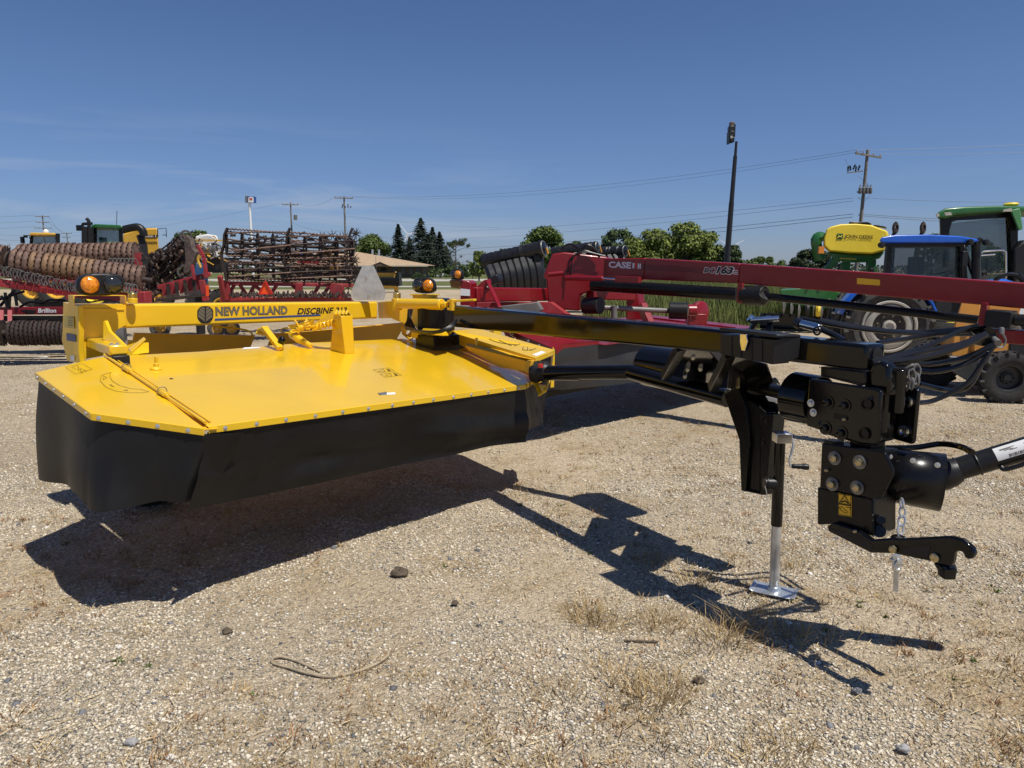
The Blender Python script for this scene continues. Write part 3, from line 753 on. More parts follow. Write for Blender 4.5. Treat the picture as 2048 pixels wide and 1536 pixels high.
# leaf emblem: a rounded shield split by veins
b = MB(); g = MB()
def leafpt(u, v_): return bp(410.5 + u * 15.2, 629.5 - v_ * 16.5, .0015)
ring = [(math.cos(a) * (1.0 if math.sin(a) > 0 else .92), math.sin(a) * 1.0) for a in [2 * math.pi * i / 28 for i in range(28)]]
ring = [(max(-1, min(1, x * 1.12)), max(-1, min(1, y * 1.06))) for x, y in ring]
g.prism([leafpt(x * 1.05, y * 1.05) for x, y in ring], BF * .0008)
g.build('emblem_outline', DECB, beam)
for sx in (-1, 1):
    for k in range(4):
        y0 = -.95 + k * .46; pts = []
        for t in [i / 5 for i in range(6)]:
            x = .10 + .86 * t; pts.append((sx * x, y0 + .62 * t ** .8 + .05))
        for t in [1 - i / 5 for i in range(6)]:
            x = .10 + .86 * t; pts.append((sx * x, y0 + .62 * t ** .8 + .42))
        pts = [(x * min(1, .99 / max(.2, math.hypot(x / 1.06, y / 1.04))), y * min(1, .99 / max(.2, math.hypot(x / 1.06, y / 1.04)))) for x, y in pts]
        b.prism([leafpt(x * .96, y * .96) + BF * .0009 for x, y in pts], BF * .0008)
b.build('emblem', DEC, beam)
# --- U bracket with warning lamp (left), second lamp at the right
def lampset(c, dx, dy, w, h, flip=1, parent=YM):
    """two-lens lamp housing: c centre, dx unit along, dy unit towards the viewer"""
    z = V((0, 0, 1)); P = []
    for i in range(26):
        a = 2 * math.pi * i / 26; x = math.cos(a); y = math.sin(a)
        k = 1 / max(.001, (abs(x) ** 3.2 + abs(y) ** 3.2) ** (1 / 3.2))
        sxk = x * k * w / 2; syk = y * k * h / 2
        P.append(c + dx * (sxk + (syk * .16 * flip)) + z * syk - dy * .035)
    b = MB(); b.prism(P, dy * .07)
    hs = b.build('lamp_housing', PLA, parent, bev=.014, seg=3)
    for k, m, nm in ((-1, AMB, 'amber_lens'), (1, SMOK, 'dark_lens')):
        cc = c + dx * (k * flip * w * .235 + .0) + dy * .032
        MB().torus(cc, dy, h * .40, .009, 26, 8).build('lens_ring', PLA, hs)
        MB().ell(cc, (h * .39, h * .39, .04), 22, 12, X=dx, Yx=z, Z=dy).build(nm, m, hs)
    return hs
LN = (BF * 1.0 + V((-.25, 0, 0))).normalized(); LX = LN.cross(V((0, 0, 1))); LX = -LX if LX.x < 0 else LX
lampset(at(200, 569, 5.05), LX, LN, .292, .150)
b = MB()
q = [at(147, 592, 5.02), at(251, 592, 5.30)]
b.hexa([q[0] + V((0, 0, 0)), q[1], q[1] - BF * .09, q[0] - BF * .09] + [p + V((0, 0, .006)) for p in (q[0], q[1], q[1] - BF * .09, q[0] - BF * .09)])
for p in q: b.hexa([p + V((0, 0, .003)), p + BD * .006 + V((0, 0, .003)), p + BD * .006 - BF * .09 + V((0, 0, .003)), p - BF * .09 + V((0, 0, .003)), p - V((0, 0, .065)), p + BD * .006 - V((0, 0, .065)), p + BD * .006 - BF * .09 - V((0, 0, .065)), p - BF * .09 - V((0, 0, .065))])
b.build('lamp_bracket', YEL, YM, bev=.003)
b = MB(); b.path([at(168, 590, 5.1), at(176, 604, 5.08), at(210, 600, 5.08), at(240, 606, 5.1)], .006, 6, sm=4); b.build('lamp_cable', HOSE, YM)
b = MB(); b.tube(at(265, 606, 5.30), at(265, 596, 5.30), .034); b.build('pin_boss', YEL, YM, bev=.003)
b = MB(); b.tube(at(265, 596.5, 5.30), at(265, 586, 5.30), .031); b.build('lock_pin', GOLD, YM, bev=.003)
# --- foot arm with gusset and rubber stop
b = MB()
fa0, fa1 = bp(190, 682, .02), None
p0 = bp(192, 686, .04); p1 = onp(237, 700, p0, V((0, 0, 1)))
fd = (p1 - p0).normalized(); fu = fd.cross(V((0, 0, 1))).normalized()
b.beam(p0 - fd * .04, p1 + fd * .015, .11, .065)
b.build('stop_arm', YEL, YM, bev=.012)
b = MB(); g0 = [at(206, 642, 4.99), at(210, 641, 4.99), at(218, 662, 4.93), at(247, 690, 4.70), at(250, 700, 4.66), at(243, 703, 4.66), at(206, 680, 4.93)]
b.prism(g0, V((.015, .012, 0))); b.build('gusset', YEL, YM, bev=.003)
b = MB(); b.obox(p1 + fd * .005 - V((0, 0, .062)), fd * .05, fu * .05, V((0, 0, .030))); b.build('rubber_stop', PLA, YM, bev=.006)
bolts(YM, [p1 + V((0, 0, .032)) - fd * .02, p1 + V((0, 0, .032)) + fu * .03 - fd * .03], V((0, 0, 1)), BOLT_M)
b = MB(); b.prism([rk(257, 703, .01), rk(288, 690, .05), rk(292, 695, .05), rk(262, 709, .01)], V((0, .0, .012))); b.prism([rk(262, 709, 0), rk(290, 706, 0), rk(290, 696, .04), rk(283, 697, .04)], V((.02, .02, 0)))
b.build('deck_bracket', YEL, YM, bev=.003)
# --- post on the deck
pb = rk(690, 708); pbl = rk(659, 701); pbr = rk(709, 707)
y0 = pb.y
pt = [at(682, 632, y0 - .01), at(705, 631, y0 + .05), at(697, 622, y0 + .20), at(668, 624, y0 + .14)]
bb = [pb, pbr, pbr + V((-.06, .20, 0)), pbl + V((0, .02, 0))]
b = MB()
for i in range(4):
    j = (i + 1) % 4; o = ((bb[j] - bb[i]).cross(V((0, 0, 1)))).normalized() * .008
    b.hexa([bb[i], bb[j], bb[j] - o, bb[i] - o, pt[i], pt[j], pt[j] - o, pt[i] - o])
b.build('post', YEL, YM, bev=.005)
b = MB()
for k in range(4): b.tube(at(670 + k * 7, 630, y0 + .05), at(674 + k * 7, 622, y0 + .13), .011, n=8)
b.build('post_pins', YEL, YM)
# --- lift link between post and frame
b = MB(); yl = y0 + .10
b.prism([at(622, 650, yl + .08), at(667, 622, yl), at(672, 638, yl), at(668, 652, yl), at(650, 654, yl), at(624, 662, yl + .08)], V((.02, .03, 0)))
b.prism([at(575, 650, yl + .2), at(590, 648, yl + .2), at(624, 640, yl + .1), at(618, 652, yl + .1), at(598, 664, yl + .2), at(585, 662, yl + .2)], V((.02, .03, 0)))
b.tube(at(594, 658, yl + .12), at(606, 655, yl + .12), .026); b.tube(at(585, 661, yl + .12), at(612, 652, yl + .12), .014)
b.tube(at(618, 655, yl + .06), at(672, 646, yl), .010)
for x, y in ((592, 640), (614, 638)): b.path([at(x - 3, y, yl + .1), at(x + 3, y + 8, yl + .1), at(x + 6, y + 18, yl + .1), at(x + 4, y + 22, yl + .1)], .009, 6)
b.path([at(586, 668, yl + .2), at(600, 680, yl + .1), at(622, 692, yl)], .045, 8, r1=.02)
b.build('lift_link', YEL, YM, bev=.002)
b = MB(); spring(b, at(636, 654, yl), at(668, 645, yl), .028, .0065, 4.5); spring(b, at(610, 644, yl), at(618, 657, yl), .024, .006, 3); b.build('link_spring', YEL, YM)
# --- lever with black knob
b = MB(); lv0, lv1 = rk(527, 690, .14), rk(560, 702, .02)
b.beam(lv0, lv1, .05, .035); b.tube(lv0 + V((-.08, .1, -.03)), lv0 + V((.03, -.02, 0)), .018); b.tube(rk(512, 685, .08), rk(545, 690, .08), .014)
b.build('lever', YEL, YM, bev=.004)
b = MB(); b.tube(rk(563, 700, .0), rk(563, 700, .05), .014); b.ell(rk(563, 700, .078), .031); b.build('knob', BLK, YM)
decal(deck, [rk(484, 699, .001), rk(518, 697, .001), rk(522, 694.5, .001), rk(489, 695.5, .001)], WHI, 'label', nrm=RN)
# --- rear hood panels, vertical sheets behind the deck
def hood(name, x0, x1, yt0, yt1, yb, Y0, Y1):
    p = [at(x0, yt0, Y0), at(x1, yt1, Y1)]
    b = MB(); dz = V((0, 0, -.55)) - FWD * .52; d = (p[1] - p[0]).normalized(); o = d.cross(V((0, 0, 1))).normalized()
    b.prism([p[0], p[1], p[1] + dz, p[0] + dz], -o * .005)
    b.prism([p[0] + o * .028, p[1] + o * .028, p[1] + V((0, 0, .005)) + o * .028, p[0] + V((0, 0, .005)) + o * .028], -o * .06)
    return b.build(name, YELD, YM, bev=.002)
hood('rear_hood_panel', 268, 510, 667, 672, 700, 5.6, 6.25)
hood('rear_hood_panel', 544, 812, 669, 646, 700, 6.35, 7.4)
b = MB(); b.path([at(425, 652, 6.1), at(480, 658, 6.2), at(501, 664, 6.2), at(505, 671, 6.22)], .009, 6, sm=3); b.build('hood_rod', YEL, YM); b = MB(); b.torus(at(575, 661, 6.4), FWD, .03, .008, 20, 6, sx=2.0, udir=(1, 0, 0)); b.build('pull_handle', YEL, YM)
# --- swivel: yellow side plate, hydraulic cylinder, curved collar, swing head
sY = 7.1
b = MB()
b.prism([at(755, 604, sY + .20), at(792, 600, sY - .10), at(795, 636, sY - .10), at(757, 637, sY + .2)], V((.1, .25, 0)))
b.prism([at(786, 617, sY - .1), at(822, 617, sY - .1), at(818, 652, sY - .1), at(783, 637, sY - .1)], V((.02, .10, 0)))
b.build('swivel_plate', YEL, YM, bev=.008)
b = MB(); cy0, cy1 = at(800, 607, sY - .18), at(884, 609, sY - .55); b.tube(cy0, cy1, .050, n=20); b.tube(cy0 + (cy0 - cy1) * .03, cy0, .03)
b.build('swing_cylinder', YEL, YM, bev=.006)
b = MB(); b.tube(cy1, cy1 + (cy1 - cy0).normalized() * .06, .026); b.tube(cy1 + V((.10, -.05, -.05)), cy1 + V((.10, -.05, .05)), .032)
b.beam(cy1 + V((.06, -.03, .03)), cy1 + V((.30, -.12, .045)), .06, .02); b.beam(cy1 + V((.06, -.03, -.035)), cy1 + V((.24, -.10, -.05)), .06, .02); b.build('cylinder_clevis', YEL, YM, bev=.004)
b = MB(); b.tube(at(794, 598, sY - .12), at(794, 586, sY - .12), .035); b.build('swivel_pin', GOLD, YM, bev=.003)
b = MB(); b.tube(at(794, 620, sY - .15), at(794, 597, sY - .15), .05); b.build('pin_boss', YEL, YM, bev=.004)
lampset(at(850, 571, sY - .1), V((.93, -.36, 0)).normalized(), V((-.36, -.93, 0)).normalized(), .215, .145, flip=-1)
b = MB(); lc = at(850, 586, sY - .1); b.box(lc - V((0, 0, .015)), (.26, .12, .012), rz=-.3); b.box(lc - V((.0, 0, .06)), (.22, .08, .08), rz=-.3); b.build('lamp_bracket', YEL, YM, bev=.004)
b = MB()
P = [(826, 617), (842, 617), (840, 635), (845, 652), (856, 663), (840, 664), (829, 652), (822, 636)]
b.prism([at(x, y, sY - .35) for x, y in P], V((.06, .22, 0)))
b.prism([at(842, 664, sY - .55), at(846, 656, sY - .45), at(898, 660, sY - .75), at(884, 668, sY - .95), at(886, 672, sY - .95), at(842, 668, sY - .55)], V((.04, .12, -.01)))
b.build('swivel_collar', YEL, YM, bev=.006)
b = MB(); b.lathe([(.17, -.16), (.17, .16), (.12, .18), (0, .18)], at(872, 636, sY - .3), V((0, 0, 1)), 24); b.box(at(880, 668, sY - .4) - V((0, 0, .08)), (.34, .3, .16), rz=.7); b.build('swing_head', BLKS, YM, bev=.008)
b = MB()
for k in range(4):
    b.path([at(818 + k * 2, 618, sY - .15), at(816 + k * 3, 640, sY - .2), at(812 + k * 6, 655 + k, sY - .3), at(838 + k * 4, 662 + k * 2, sY - .6), at(870 + k * 4, 664 + k, sY - .8), at(896 + k * 3, 655, sY - .8), at(912, 640, sY - .7)], .013, 8, sm=6)
b.build('hose_bundle', HOSE, YM)
b = MB(); spring(b, at(812, 660, sY), at(822, 668, sY - .1), .05, .01, 4); b.build('suspension_spring', YEL, YM)
b = MB(); b.prism([rk(830, 683, .03), rk(872, 672, .06), rk(902, 684, .04), rk(862, 690, .02)], V((0, 0, -.01))); b.prism([at(822, 664, 6.7), at(868, 668, 6.6), at(866, 676, 6.6), at(824, 676, 6.7)], V((0, .05, 0))); b.build('linkage_cover', YEL, YM, bev=.003)
# SMV sign back: bare galvanised triangle with cut corners
b = MB(); sy = 7.0
P = [at(725, 531, sy), at(747, 531, sy), at(772, 586, sy), at(768, 600, sy), at(704, 600, sy), at(701, 586, sy)]
b.prism(P, V((.0, .004, 0))); sm = b.build('sign_plate', GALV, YM)
b = MB(); b.beam(at(735, 600, sy + .03), at(735, 555, sy + .03), .05, .006, up=(0, 1, 0)); b.build('sign_bracket', GALV, YM)
bolts(YM, [at(734, 553, sy - .002), at(738, 589, sy - .002)], V((0, -1, 0)), BOLT_M)
# --- drive shields at the right end
gy = 6.55
gt = [at(905, 661, 6.75), at(956, 657, 6.85), at(1110, 700, 5.85), at(1071, 716, 5.62), at(915, 668, 6.68)]
zz = [gt[0].z, gt[1].z, gt[2].z, gt[3].z]
b = MB(); b.prism(gt, V((0, 0, -.006)))
b.prism([gt[4], gt[3], gt[3] + V((0, 0, -.085)), gt[4].lerp(gt[3], .3) + V((0, 0, -.12)), gt[4] + V((0, 0, -.09))], V((.005, .004, 0)))
b.prism([gt[3], gt[2], gt[2] + V((0, 0, -.035)), gt[3] + V((0, 0, -.035))], V((0, .005, 0)))
b.prism([gt[2], gt[2] + V((-.012, -.01, 0)), gt[2] + V((-.035, -.02, -.30)), gt[2] + V((-.005, 0, -.30))], V((.0, .22, 0)))
ds = b.build('drive_shield', YEL, YM, bev=.003)
decal(ds, [gt[3].lerp(gt[2], t) + (gt[4] - gt[3]) * s_ + V((0, 0, .0)) for t, s_ in ((.15, .02), (.62, .02), (.62, .07), (.15, .07))], WHI, 'label')
b = MB()
def gq(t, s_): return gt[3].lerp(gt[2], t).lerp(gt[4].lerp(gt[1], t), s_) + V((0, 0, .002))
for s0, s1 in ((.15, .26), (.34, .75)):
    arc = [gq(.55 - .25 * math.sin(math.pi * k / 8), s0 + (s1 - s0) * k / 8) for k in range(9)]
    b.path(arc, .0022, 4); b.path([gq(.35, s0 + .02), gq(.62, s1 - .03)], .002, 4); b.path([gq(.4, s0), gq(.7, s0)], .002, 4)
b.build('label_print', DECB, ds)
b = MB(); lw = [at(926, 692, 6.35), at(955, 690, 6.4), at(1068, 719, 5.62), at(1066, 722, 5.60), at(1005, 710, 5.9)]
b.prism([at(930, 691, 6.33), at(1006, 707, 5.93), at(1069, 719, 5.60), at(1060, 716, 5.72), at(1000, 700, 6.05), at(936, 686, 6.42)], V((0, 0, -.006)))
b.prism([at(1052, 722, 5.60), at(1069, 721, 5.60), at(1058, 748, 5.60), at(1046, 742, 5.60)], V((.01, .06, 0)))
b.prism([at(930, 691, 6.33), at(1006, 707, 5.93), at(1054, 722, 5.62), at(1046, 742, 5.62), at(1000, 735, 5.93), at(935, 700, 6.33)], V((.004, .006, 0)))
b.build('lower_drive_shield', YELD, YM, bev=.003)
b = MB(); b.prism([dk(815, 679, -.05), dk(950, 703, -.06), dk(976, 712, -.06), dk(1068, 756, -.05), at(1096, 742, 5.9) + V((0, 0, -.04)), at(1000, 695, 6.6) + V((0, 0, -.04)), at(905, 664, 7.0) + V((0, 0, -.05))], V((0, 0, -.02))); b.build('lower_deck', YELD, YM)
b = MB(); b.path([at(1070, 766, 5.7), at(1080, 790, 5.6), at(1090, 782, 5.6), at(1101, 752, 5.75)], .014, 6); b.prism([at(1077, 770, 5.6), at(1093, 771, 5.6), at(1084, 784, 5.58)], V((0, .05, 0))); b.prism([at(1063, 757, 5.66), at(1071, 752, 5.7), at(1082, 786, 5.6), at(1079, 792, 5.6)], V((.01, .01, 0)))
b.build('shield_guard', YEL, YM, bev=.003)
b = MB(); b.tube(at(953, 676, 6.3) , at(953, 694, 6.28), .012, n=8); b.build('latch_stud', YEL, YM)
# deck prints: warning labels, arrow arc, slot
def outline(parent, P, w=.0015, nrm=DK_N, m=DECB, name='label_print'):
    b = MB(); Q = P + P[:1]
    for p, q in zip(Q, Q[1:]): b.beam(p + nrm * .002, q + nrm * .002, w, .001, up=nrm)
    return b.build(name, m, parent)
def deckl(Q, f=dk): return [f(x, y) for x, y in Q]
outline(es, deckl([(131, 735), (164, 727), (184, 739), (151, 748)]))
outline(es, deckl([(143, 735), (156, 731), (158, 741)])); outline(es, deckl([(160, 736), (174, 743), (168, 742), (163, 746)]))
arc_o = [(222, 745), (203, 751), (200, 762), (212, 775), (232, 783), (258, 786), (285, 786), (298, 784), (280, 779), (262, 778), (240, 772), (225, 763), (219, 753)]
outline(es, deckl(arc_o)); outline(es, deckl([(219, 770), (223, 770), (223, 773), (228, 774)])); outline(es, deckl([(247, 781), (256, 782), (253, 780)])); outline(es, deckl([(207, 752), (214, 756), (206, 760)]))
for ox, oy in ((0, 0), (14, 9)):
    Q = [(746 + ox, 740 + oy), (778 + ox, 736 + oy), (789 + ox, 742 + oy), (757 + ox, 746 + oy)]
    outline(deck, deckl(Q)); outline(deck, deckl([(756 + ox, 743.5 + oy), (766 + ox, 738.5 + oy), (770 + ox, 743.5 + oy)])); outline(deck, deckl([(774 + ox, 738 + oy), (781 + ox, 741 + oy), (778 + ox, 742.5 + oy)]), w=.006)
decal(deck, [rk(338, 758), rk(342, 756.5), rk(347, 757.5), rk(343, 759)], DECB, 'slot', nrm=RN)
decal(deck, deckl([(757, 787), (790, 785), (791, 789), (762, 791)]), WHI, 'label', nrm=DK_N); decal(deck, deckl([(755, 787), (773, 784), (774, 790), (760, 791)]), GREYM, 'label', th=.0016, nrm=DK_N)

# ================================================================== drawbar, drive line, jack and hitch
TL, TR = at(905, 611, 6.50), at(1735, 690, 3.15)
TD = (TR - TL).normalized(); TN = TD.cross(V((0, 0, 1))).normalized()
if TN.x > 0: TN = -TN                       # TN points left, towards the camera side of the bar
THF = TD.cross(TN); THF = THF if THF.z > 0 else -THF
def tp(x, y, off=0.0): return onp(x, y, TL + TN * off, TN)
HT = .112
w = .135
L0, R0 = TL, TR
M0 = tp(1428, 658.5)
def sect(p, h): return [p, p - TN * w, p - TN * w - THF * h, p - THF * h]
vv = sect(L0, .188) + sect(M0, .125) + sect(R0, HT)
b = MB(); b.add(vv, [(0, 3, 2, 1), (8, 9, 10, 11)] + [(k + i, k + (i + 1) % 4, k + 4 + (i + 1) % 4, k + 4 + i) for k in (0, 4) for i in range(4)])
bar = b.build('drawbar', BLK, YM, bev=.016, seg=3)
# open tube end and welded plate below it
b = MB(); b.prism([tp(1641, 733, .003), tp(1731, 744, .003), tp(1731, 767, .003), tp(1720, 772, .003), tp(1641, 752, .003)], -TN * .14); b.build('drawbar_underplate', BLK, YM, bev=.004)
b = MB(); b.prism([tp(x, y, -.02) for x, y in ((1733, 742), (1742, 726), (1762, 722), (1776, 732), (1780, 772), (1774, 790), (1740, 786))], -TN * .075); b.build('swivel_casting', BLK, YM, bev=.014, seg=3)
b = MB(); b.lathe([(.036, 0), (.036, .003), (0, .003)], R0 - TN * w * .55 - THF * .05 + TD * .001, TD, 24); b.build('end_hole', DRK, YM)
# tool box strapped to the side
b = MB(); P = [(1441, 666), (1580, 673), (1592, 676), (1586, 712), (1560, 731), (1528, 727), (1441, 706)]
t0 = [tp(x, y, .12) for x, y in ((1441, 668), (1550, 680), (1545, 729), (1441, 708))]
b.prism(t0, -TN * .115)
b.prism([tp(1550, 680, .12), tp(1600, 672, .005), tp(1597, 715, .005), tp(1545, 729, .12)], -TN * .002 + TD * .002)
bx = b.build('tool_box', PLA, YM, bev=.010, seg=3)
b = MB(); b.prism([tp(1438, 661, .13), tp(1553, 676, .13), tp(1602, 676, .0), tp(1500, 664, .0)], V((0, 0, .016))); b.build('lid', PLA, bx, bev=.005)
b = MB()
for x, yt, yb in ((1463, 673, 713), (1482, 676, 716), (1503, 679, 720), (1524, 681, 724)): b.beam(tp(x, yt, .1215), tp(x, yb, .1215), .006, .004, up=TN)
b.build('box_ribs', DRK, bx)
b = MB(); b.prism([tp(1481, 667, .128), tp(1494, 668, .128), tp(1497, 682, .132), tp(1491, 702, .126), tp(1484, 701, .126), tp(1481, 684, .132)], TN * .006); b.build('latch', CHRM, bx, bev=.003)
# rack and manual tube over the box
b = MB(); b.tube(at(1501, 640, 3.776), at(1558, 637, 3.732), .014, n=12); b.tube(at(1499, 635, 3.784), at(1506, 641, 3.784), .02); b.tube(at(1530, 639, 3.758), at(1541, 638, 3.750), .018); b.build('hydraulic_tip', CHRM, YM)
b = MB(); b.beam(at(1500, 662, 3.784), at(1510, 645, 3.784), .03, .02); b.beam(at(1504, 645, 3.784), at(1545, 643, 3.750), .05, .012); b.beam(at(1541, 644, 3.750), at(1537, 668, 3.732), .03, .012); b.beam(at(1497, 664, 3.784), at(1566, 671, 3.646), .05, .012); b.build('tip_rack', BLKS, YM, bev=.003)
b = MB(); b.prism([at(1521, 626, 3.993), at(1591, 628, 3.819), at(1590, 660, 3.819), at(1519, 657, 3.993)], V((.004, .006, 0))); hr = b.build('hose_holder', BLK, YM, bev=.002)
b = MB()
for k, x in enumerate((1524, 1536, 1546, 1557)): b.lathe([(.011, 0), (.011, .002), (0, .002)], at(x, 631.5, 3.972 - .17 * k / 4), V((-.35, -.93, 0)), 12)
b.build('holder_holes', FABR, hr)
b = MB(); b.tube(at(1603, 648, 3.602), at(1640, 657, 3.515), .021); b.build('coupler', CHRM, YM, bev=.002)
b = MB(); b.path([at(1640, 657, 3.515), at(1668, 670, 3.472), at(1690, 682, 3.385)], .015, 8, sm=4); b.tube(at(1594, 645, 3.646), at(1604, 650, 3.602), .026); b.torus(at(1634, 662, 3.507), TN, .018, .005, 14, 6); b.build('coupler_hose', HOSE, YM)
# hangers under the bar, hinged drive-line tube below
b = MB()
for P in ([(1374, 690), (1411, 695), (1440, 729), (1421, 767), (1339, 749)], [(1468, 712), (1532, 728), (1545, 764), (1520, 784), (1425, 774)]):
    pp = [tp(x, y, -.04 - .40 * max(0, (y - P[0][1]) / 62)) for x, y in P]
    MB().prism(pp, -TN * .012).build('hanger_plate', BLK, YM, bev=.002)
for (x0, y0_), (x1, y1) in (((1362, 694), (1331, 752)), ((1460, 708), (1426, 774))): MB().beam(tp(x0, y0_, -.03), tp(x1, y1, -.40), .045, .06, up=TN).build('hanger_leg', BLKS, YM, bev=.004)
bolts(YM, [tp(x, y, -.03 - .4 * (y - 690) / 62) for x, y in ((1386, 714), (1375, 738), (1401, 737), (1370, 752), (1440, 773))], TN, BOLT_M)
# drive guards: rolled sheet over the drive shaft
def guard(c0, c1, r, name='drive_guard', m=BLK):
    b = MB(); c0, c1 = V(c0), V(c1); d = (c1 - c0).normalized(); u, w_ = basis(d); nn = 28
    vs = []
    for c in (c0, c1):
        for rr in (r, r - .006):
            for k in range(nn): a = 2 * math.pi * k / nn; vs.append(c + u * math.cos(a) * rr + w_ * math.sin(a) * rr)
    fs = []
    for k in range(nn):
        j = (k + 1) % nn; fs += [(k, j, 2 * nn + j, 2 * nn + k), (nn + k, 3 * nn + k, 3 * nn + j, nn + j), (k, nn + k, nn + j, j), (2 * nn + k, 2 * nn + j, 3 * nn + j, 3 * nn + k)]
    b.add(vs, fs); return b.build(name, m, YM)
guard(at(1298, 731, 5.30), at(1400, 748, 4.85), .148)
guard(tp(1588, 793, -.10), tp(1640, 803, -.10), .122)
b = MB(); b.tube(tp(1594, 794, -.10), tp(1600, 795, -.10), .117, n=28); b.build('guard_end', BLKS, YM)
b = MB(); j0 = at(1262, 744, 5.22); b.tube(at(1088, 746, 5.62), j0, .053, n=20); b.tube(at(1088, 746, 5.62), at(1160, 746, 5.46), .058, n=20)
b.tube(j0 - V((.03, 0, 0)), j0 + V((.02, 0, 0)), .053); b.tube(j0, tp(1456, 797, -.50), .056, n=20)
b.build('drive_shaft_tube', BLK, YM, bev=.002)
b = MB(); b.lathe([(.085, -.06), (.09, -.02), (.075, .02), (.082, .05), (.065, .08)], at(1079, 743, 5.65), V((1, -.35, 0)), 20); b.build('drive_joint', PLA, YM)
b = MB(); b.tube(at(1081, 728, 5.55), at(1081, 735, 5.55), .02); b.build('red_collar', SMVR, YM)
b = MB(); b.tube(at(1490, 772, 4.35), at(1575, 790, 4.0), .045, n=16); b.tube(at(1475, 770, 4.4), at(1505, 775, 4.3), .062, n=16); b.tube(at(1540, 775, 4.2), at(1556, 769, 4.2), .045, n=14); b.build('drive_shaft', BLKS, YM, bev=.003)
b = MB(); b.prism([tp(1532, 792, -.33), tp(1556, 798, -.33), tp(1560, 806, -.33), tp(1538, 802, -.33)], TN * .003); b.build('label', WHI, YM)
bolts(YM, [at(1479, 773, 4.30), at(1556, 772, 4.15), at(1476, 815, 4.25)], TN, BOLT_L)
# jack-stand leg: two channel plates narrowing down
def leg_pl(pts, off, th, nm, m=BLKS):
    b = MB(); b.prism([tp(x, y, off) for x, y in pts], -TN * th); return b.build(nm, m, YM, bev=.004)
leg_pl([(1452, 790), (1480, 765), (1500, 775), (1560, 812), (1553, 830), (1531, 985), (1484, 978), (1482, 870)], -0.46, .012, 'stand_plate')
leg_pl([(1447, 788), (1478, 776), (1493, 818), (1499, 880), (1492, 984), (1482, 981), (1478, 880)], -0.36, .055, 'stand_flange')
leg_pl([(1500, 800), (1534, 826), (1533, 830), (1522, 830), (1519, 983), (1527, 990), (1499, 985), (1501, 845), (1485, 805)], -0.38, .09, 'stand_channel')
leg_pl([(1522, 830), (1547, 830), (1530, 990), (1520, 990)], -0.35, .10, 'stand_channel')
leg_pl([(1484, 978), (1531, 988), (1531, 991), (1484, 982)], -0.36, .14, 'stand_foot')
b = MB(); b.lathe([(.010, 0), (.010, .002), (0, .002)], tp(1532, 843, -0.347), TN, 12); b.lathe([(.010, 0), (.010, .002), (0, .002)], tp(1526, 886, -0.347), TN, 12); b.build('stand_holes', DRK, YM)
# parking jack
JY = gz(1548, 1180).y
jb = gz(1548, 1178, .012)
def jz(y): return onp(1550, y, V((jb.x, JY, 0)), V((0, 1, 0)))
jt = onp(1560, 870, jb, V((0, 1, 0))); jd = (jt - jb)
jp = lambda t: jb + jd * t
b = MB(); b.tube(jp(.42), jp(.955), .030, n=22); j = b.build('jack_tube', BLK, YM, bev=.003)
MB().tube(jp(.012), jp(.43), .026, n=22).build('jack_ram', GALV, j)
b = MB(); fx = V((.85, -.5, 0)).normalized(); fy = V((.5, .85, 0)).normalized()
b.hexa([jb + fx * a * .095 + fy * c * .075 + V((0, 0, z)) for z in (-.010, -.004) for a, c in ((-1, -1), (1, -1), (1, 1), (-1, 1))])
for sg in (-1, 1): b.hexa([jb + fx * sg * (.095 + d) + fy * c * .075 + V((0, 0, z0 + d * .35)) for z0 in (-.010, -.004) for d, c in ((0, -1), (.025, -1), (.025, 1), (0, 1))])
b.lathe([(.038, -.004), (.034, .012), (.027, .02)], jb, V((0, 0, 1)), 20)
b.build('jack_foot', GALV, j, bev=.003)
b = MB(); b.box(jp(.985) + V((.012, 0, 0)), (.085, .075, .05)); b.box(jp(1.015) + V((.008, 0, .0)), (.080, .080, .006)); b.build('jack_head', CHRM, j, bev=.006)
b = MB(); hx = jp(.98) + V((.06, -.02, 0)); he = onp(1580, 932, jb + V((0, -.04, 0)), V((0, 1, 0)))
b.path([hx - V((.03, 0, 0)), hx, hx + V((.004, -.005, -.03)), he - V((.004, 0, -.03)), he, he + V((.03, 0, 0))], .0065, 8); b.build('jack_crank', GALV, j)
b = MB(); b.lathe([(.010, 0), (.014, .012), (.012, .024), (.015, .036), (.013, .048), (.016, .06), (.017, .075), (.014, .088), (0, .09)], he + V((.008, 0, 0)), V((1, -.12, -.03)), 14); b.build('crank_grip', PLA, j)
b = MB(); b.tube(onp(1528, 967, jb, V((0, 1, 0))), onp(1552, 967, jb, V((0, 1, 0))), .032, n=18); b.tube(onp(1532, 967, jb, V((0, 1, 0))), onp(1535, 967, jb, V((0, 1, 0))), .038, n=18); b.build('jack_mount', PLA, j, bev=.002)
b = MB(); b.path([onp(1530, 972, jb + V((0, -.03, 0)), V((0, 1, 0))), onp(1533, 985, jb + V((0, -.03, 0)), V((0, 1, 0))), onp(1534, 1002, jb + V((0, -.03, 0)), V((0, 1, 0)))], .0025, 5); b.build('mount_pin', GALV, j)
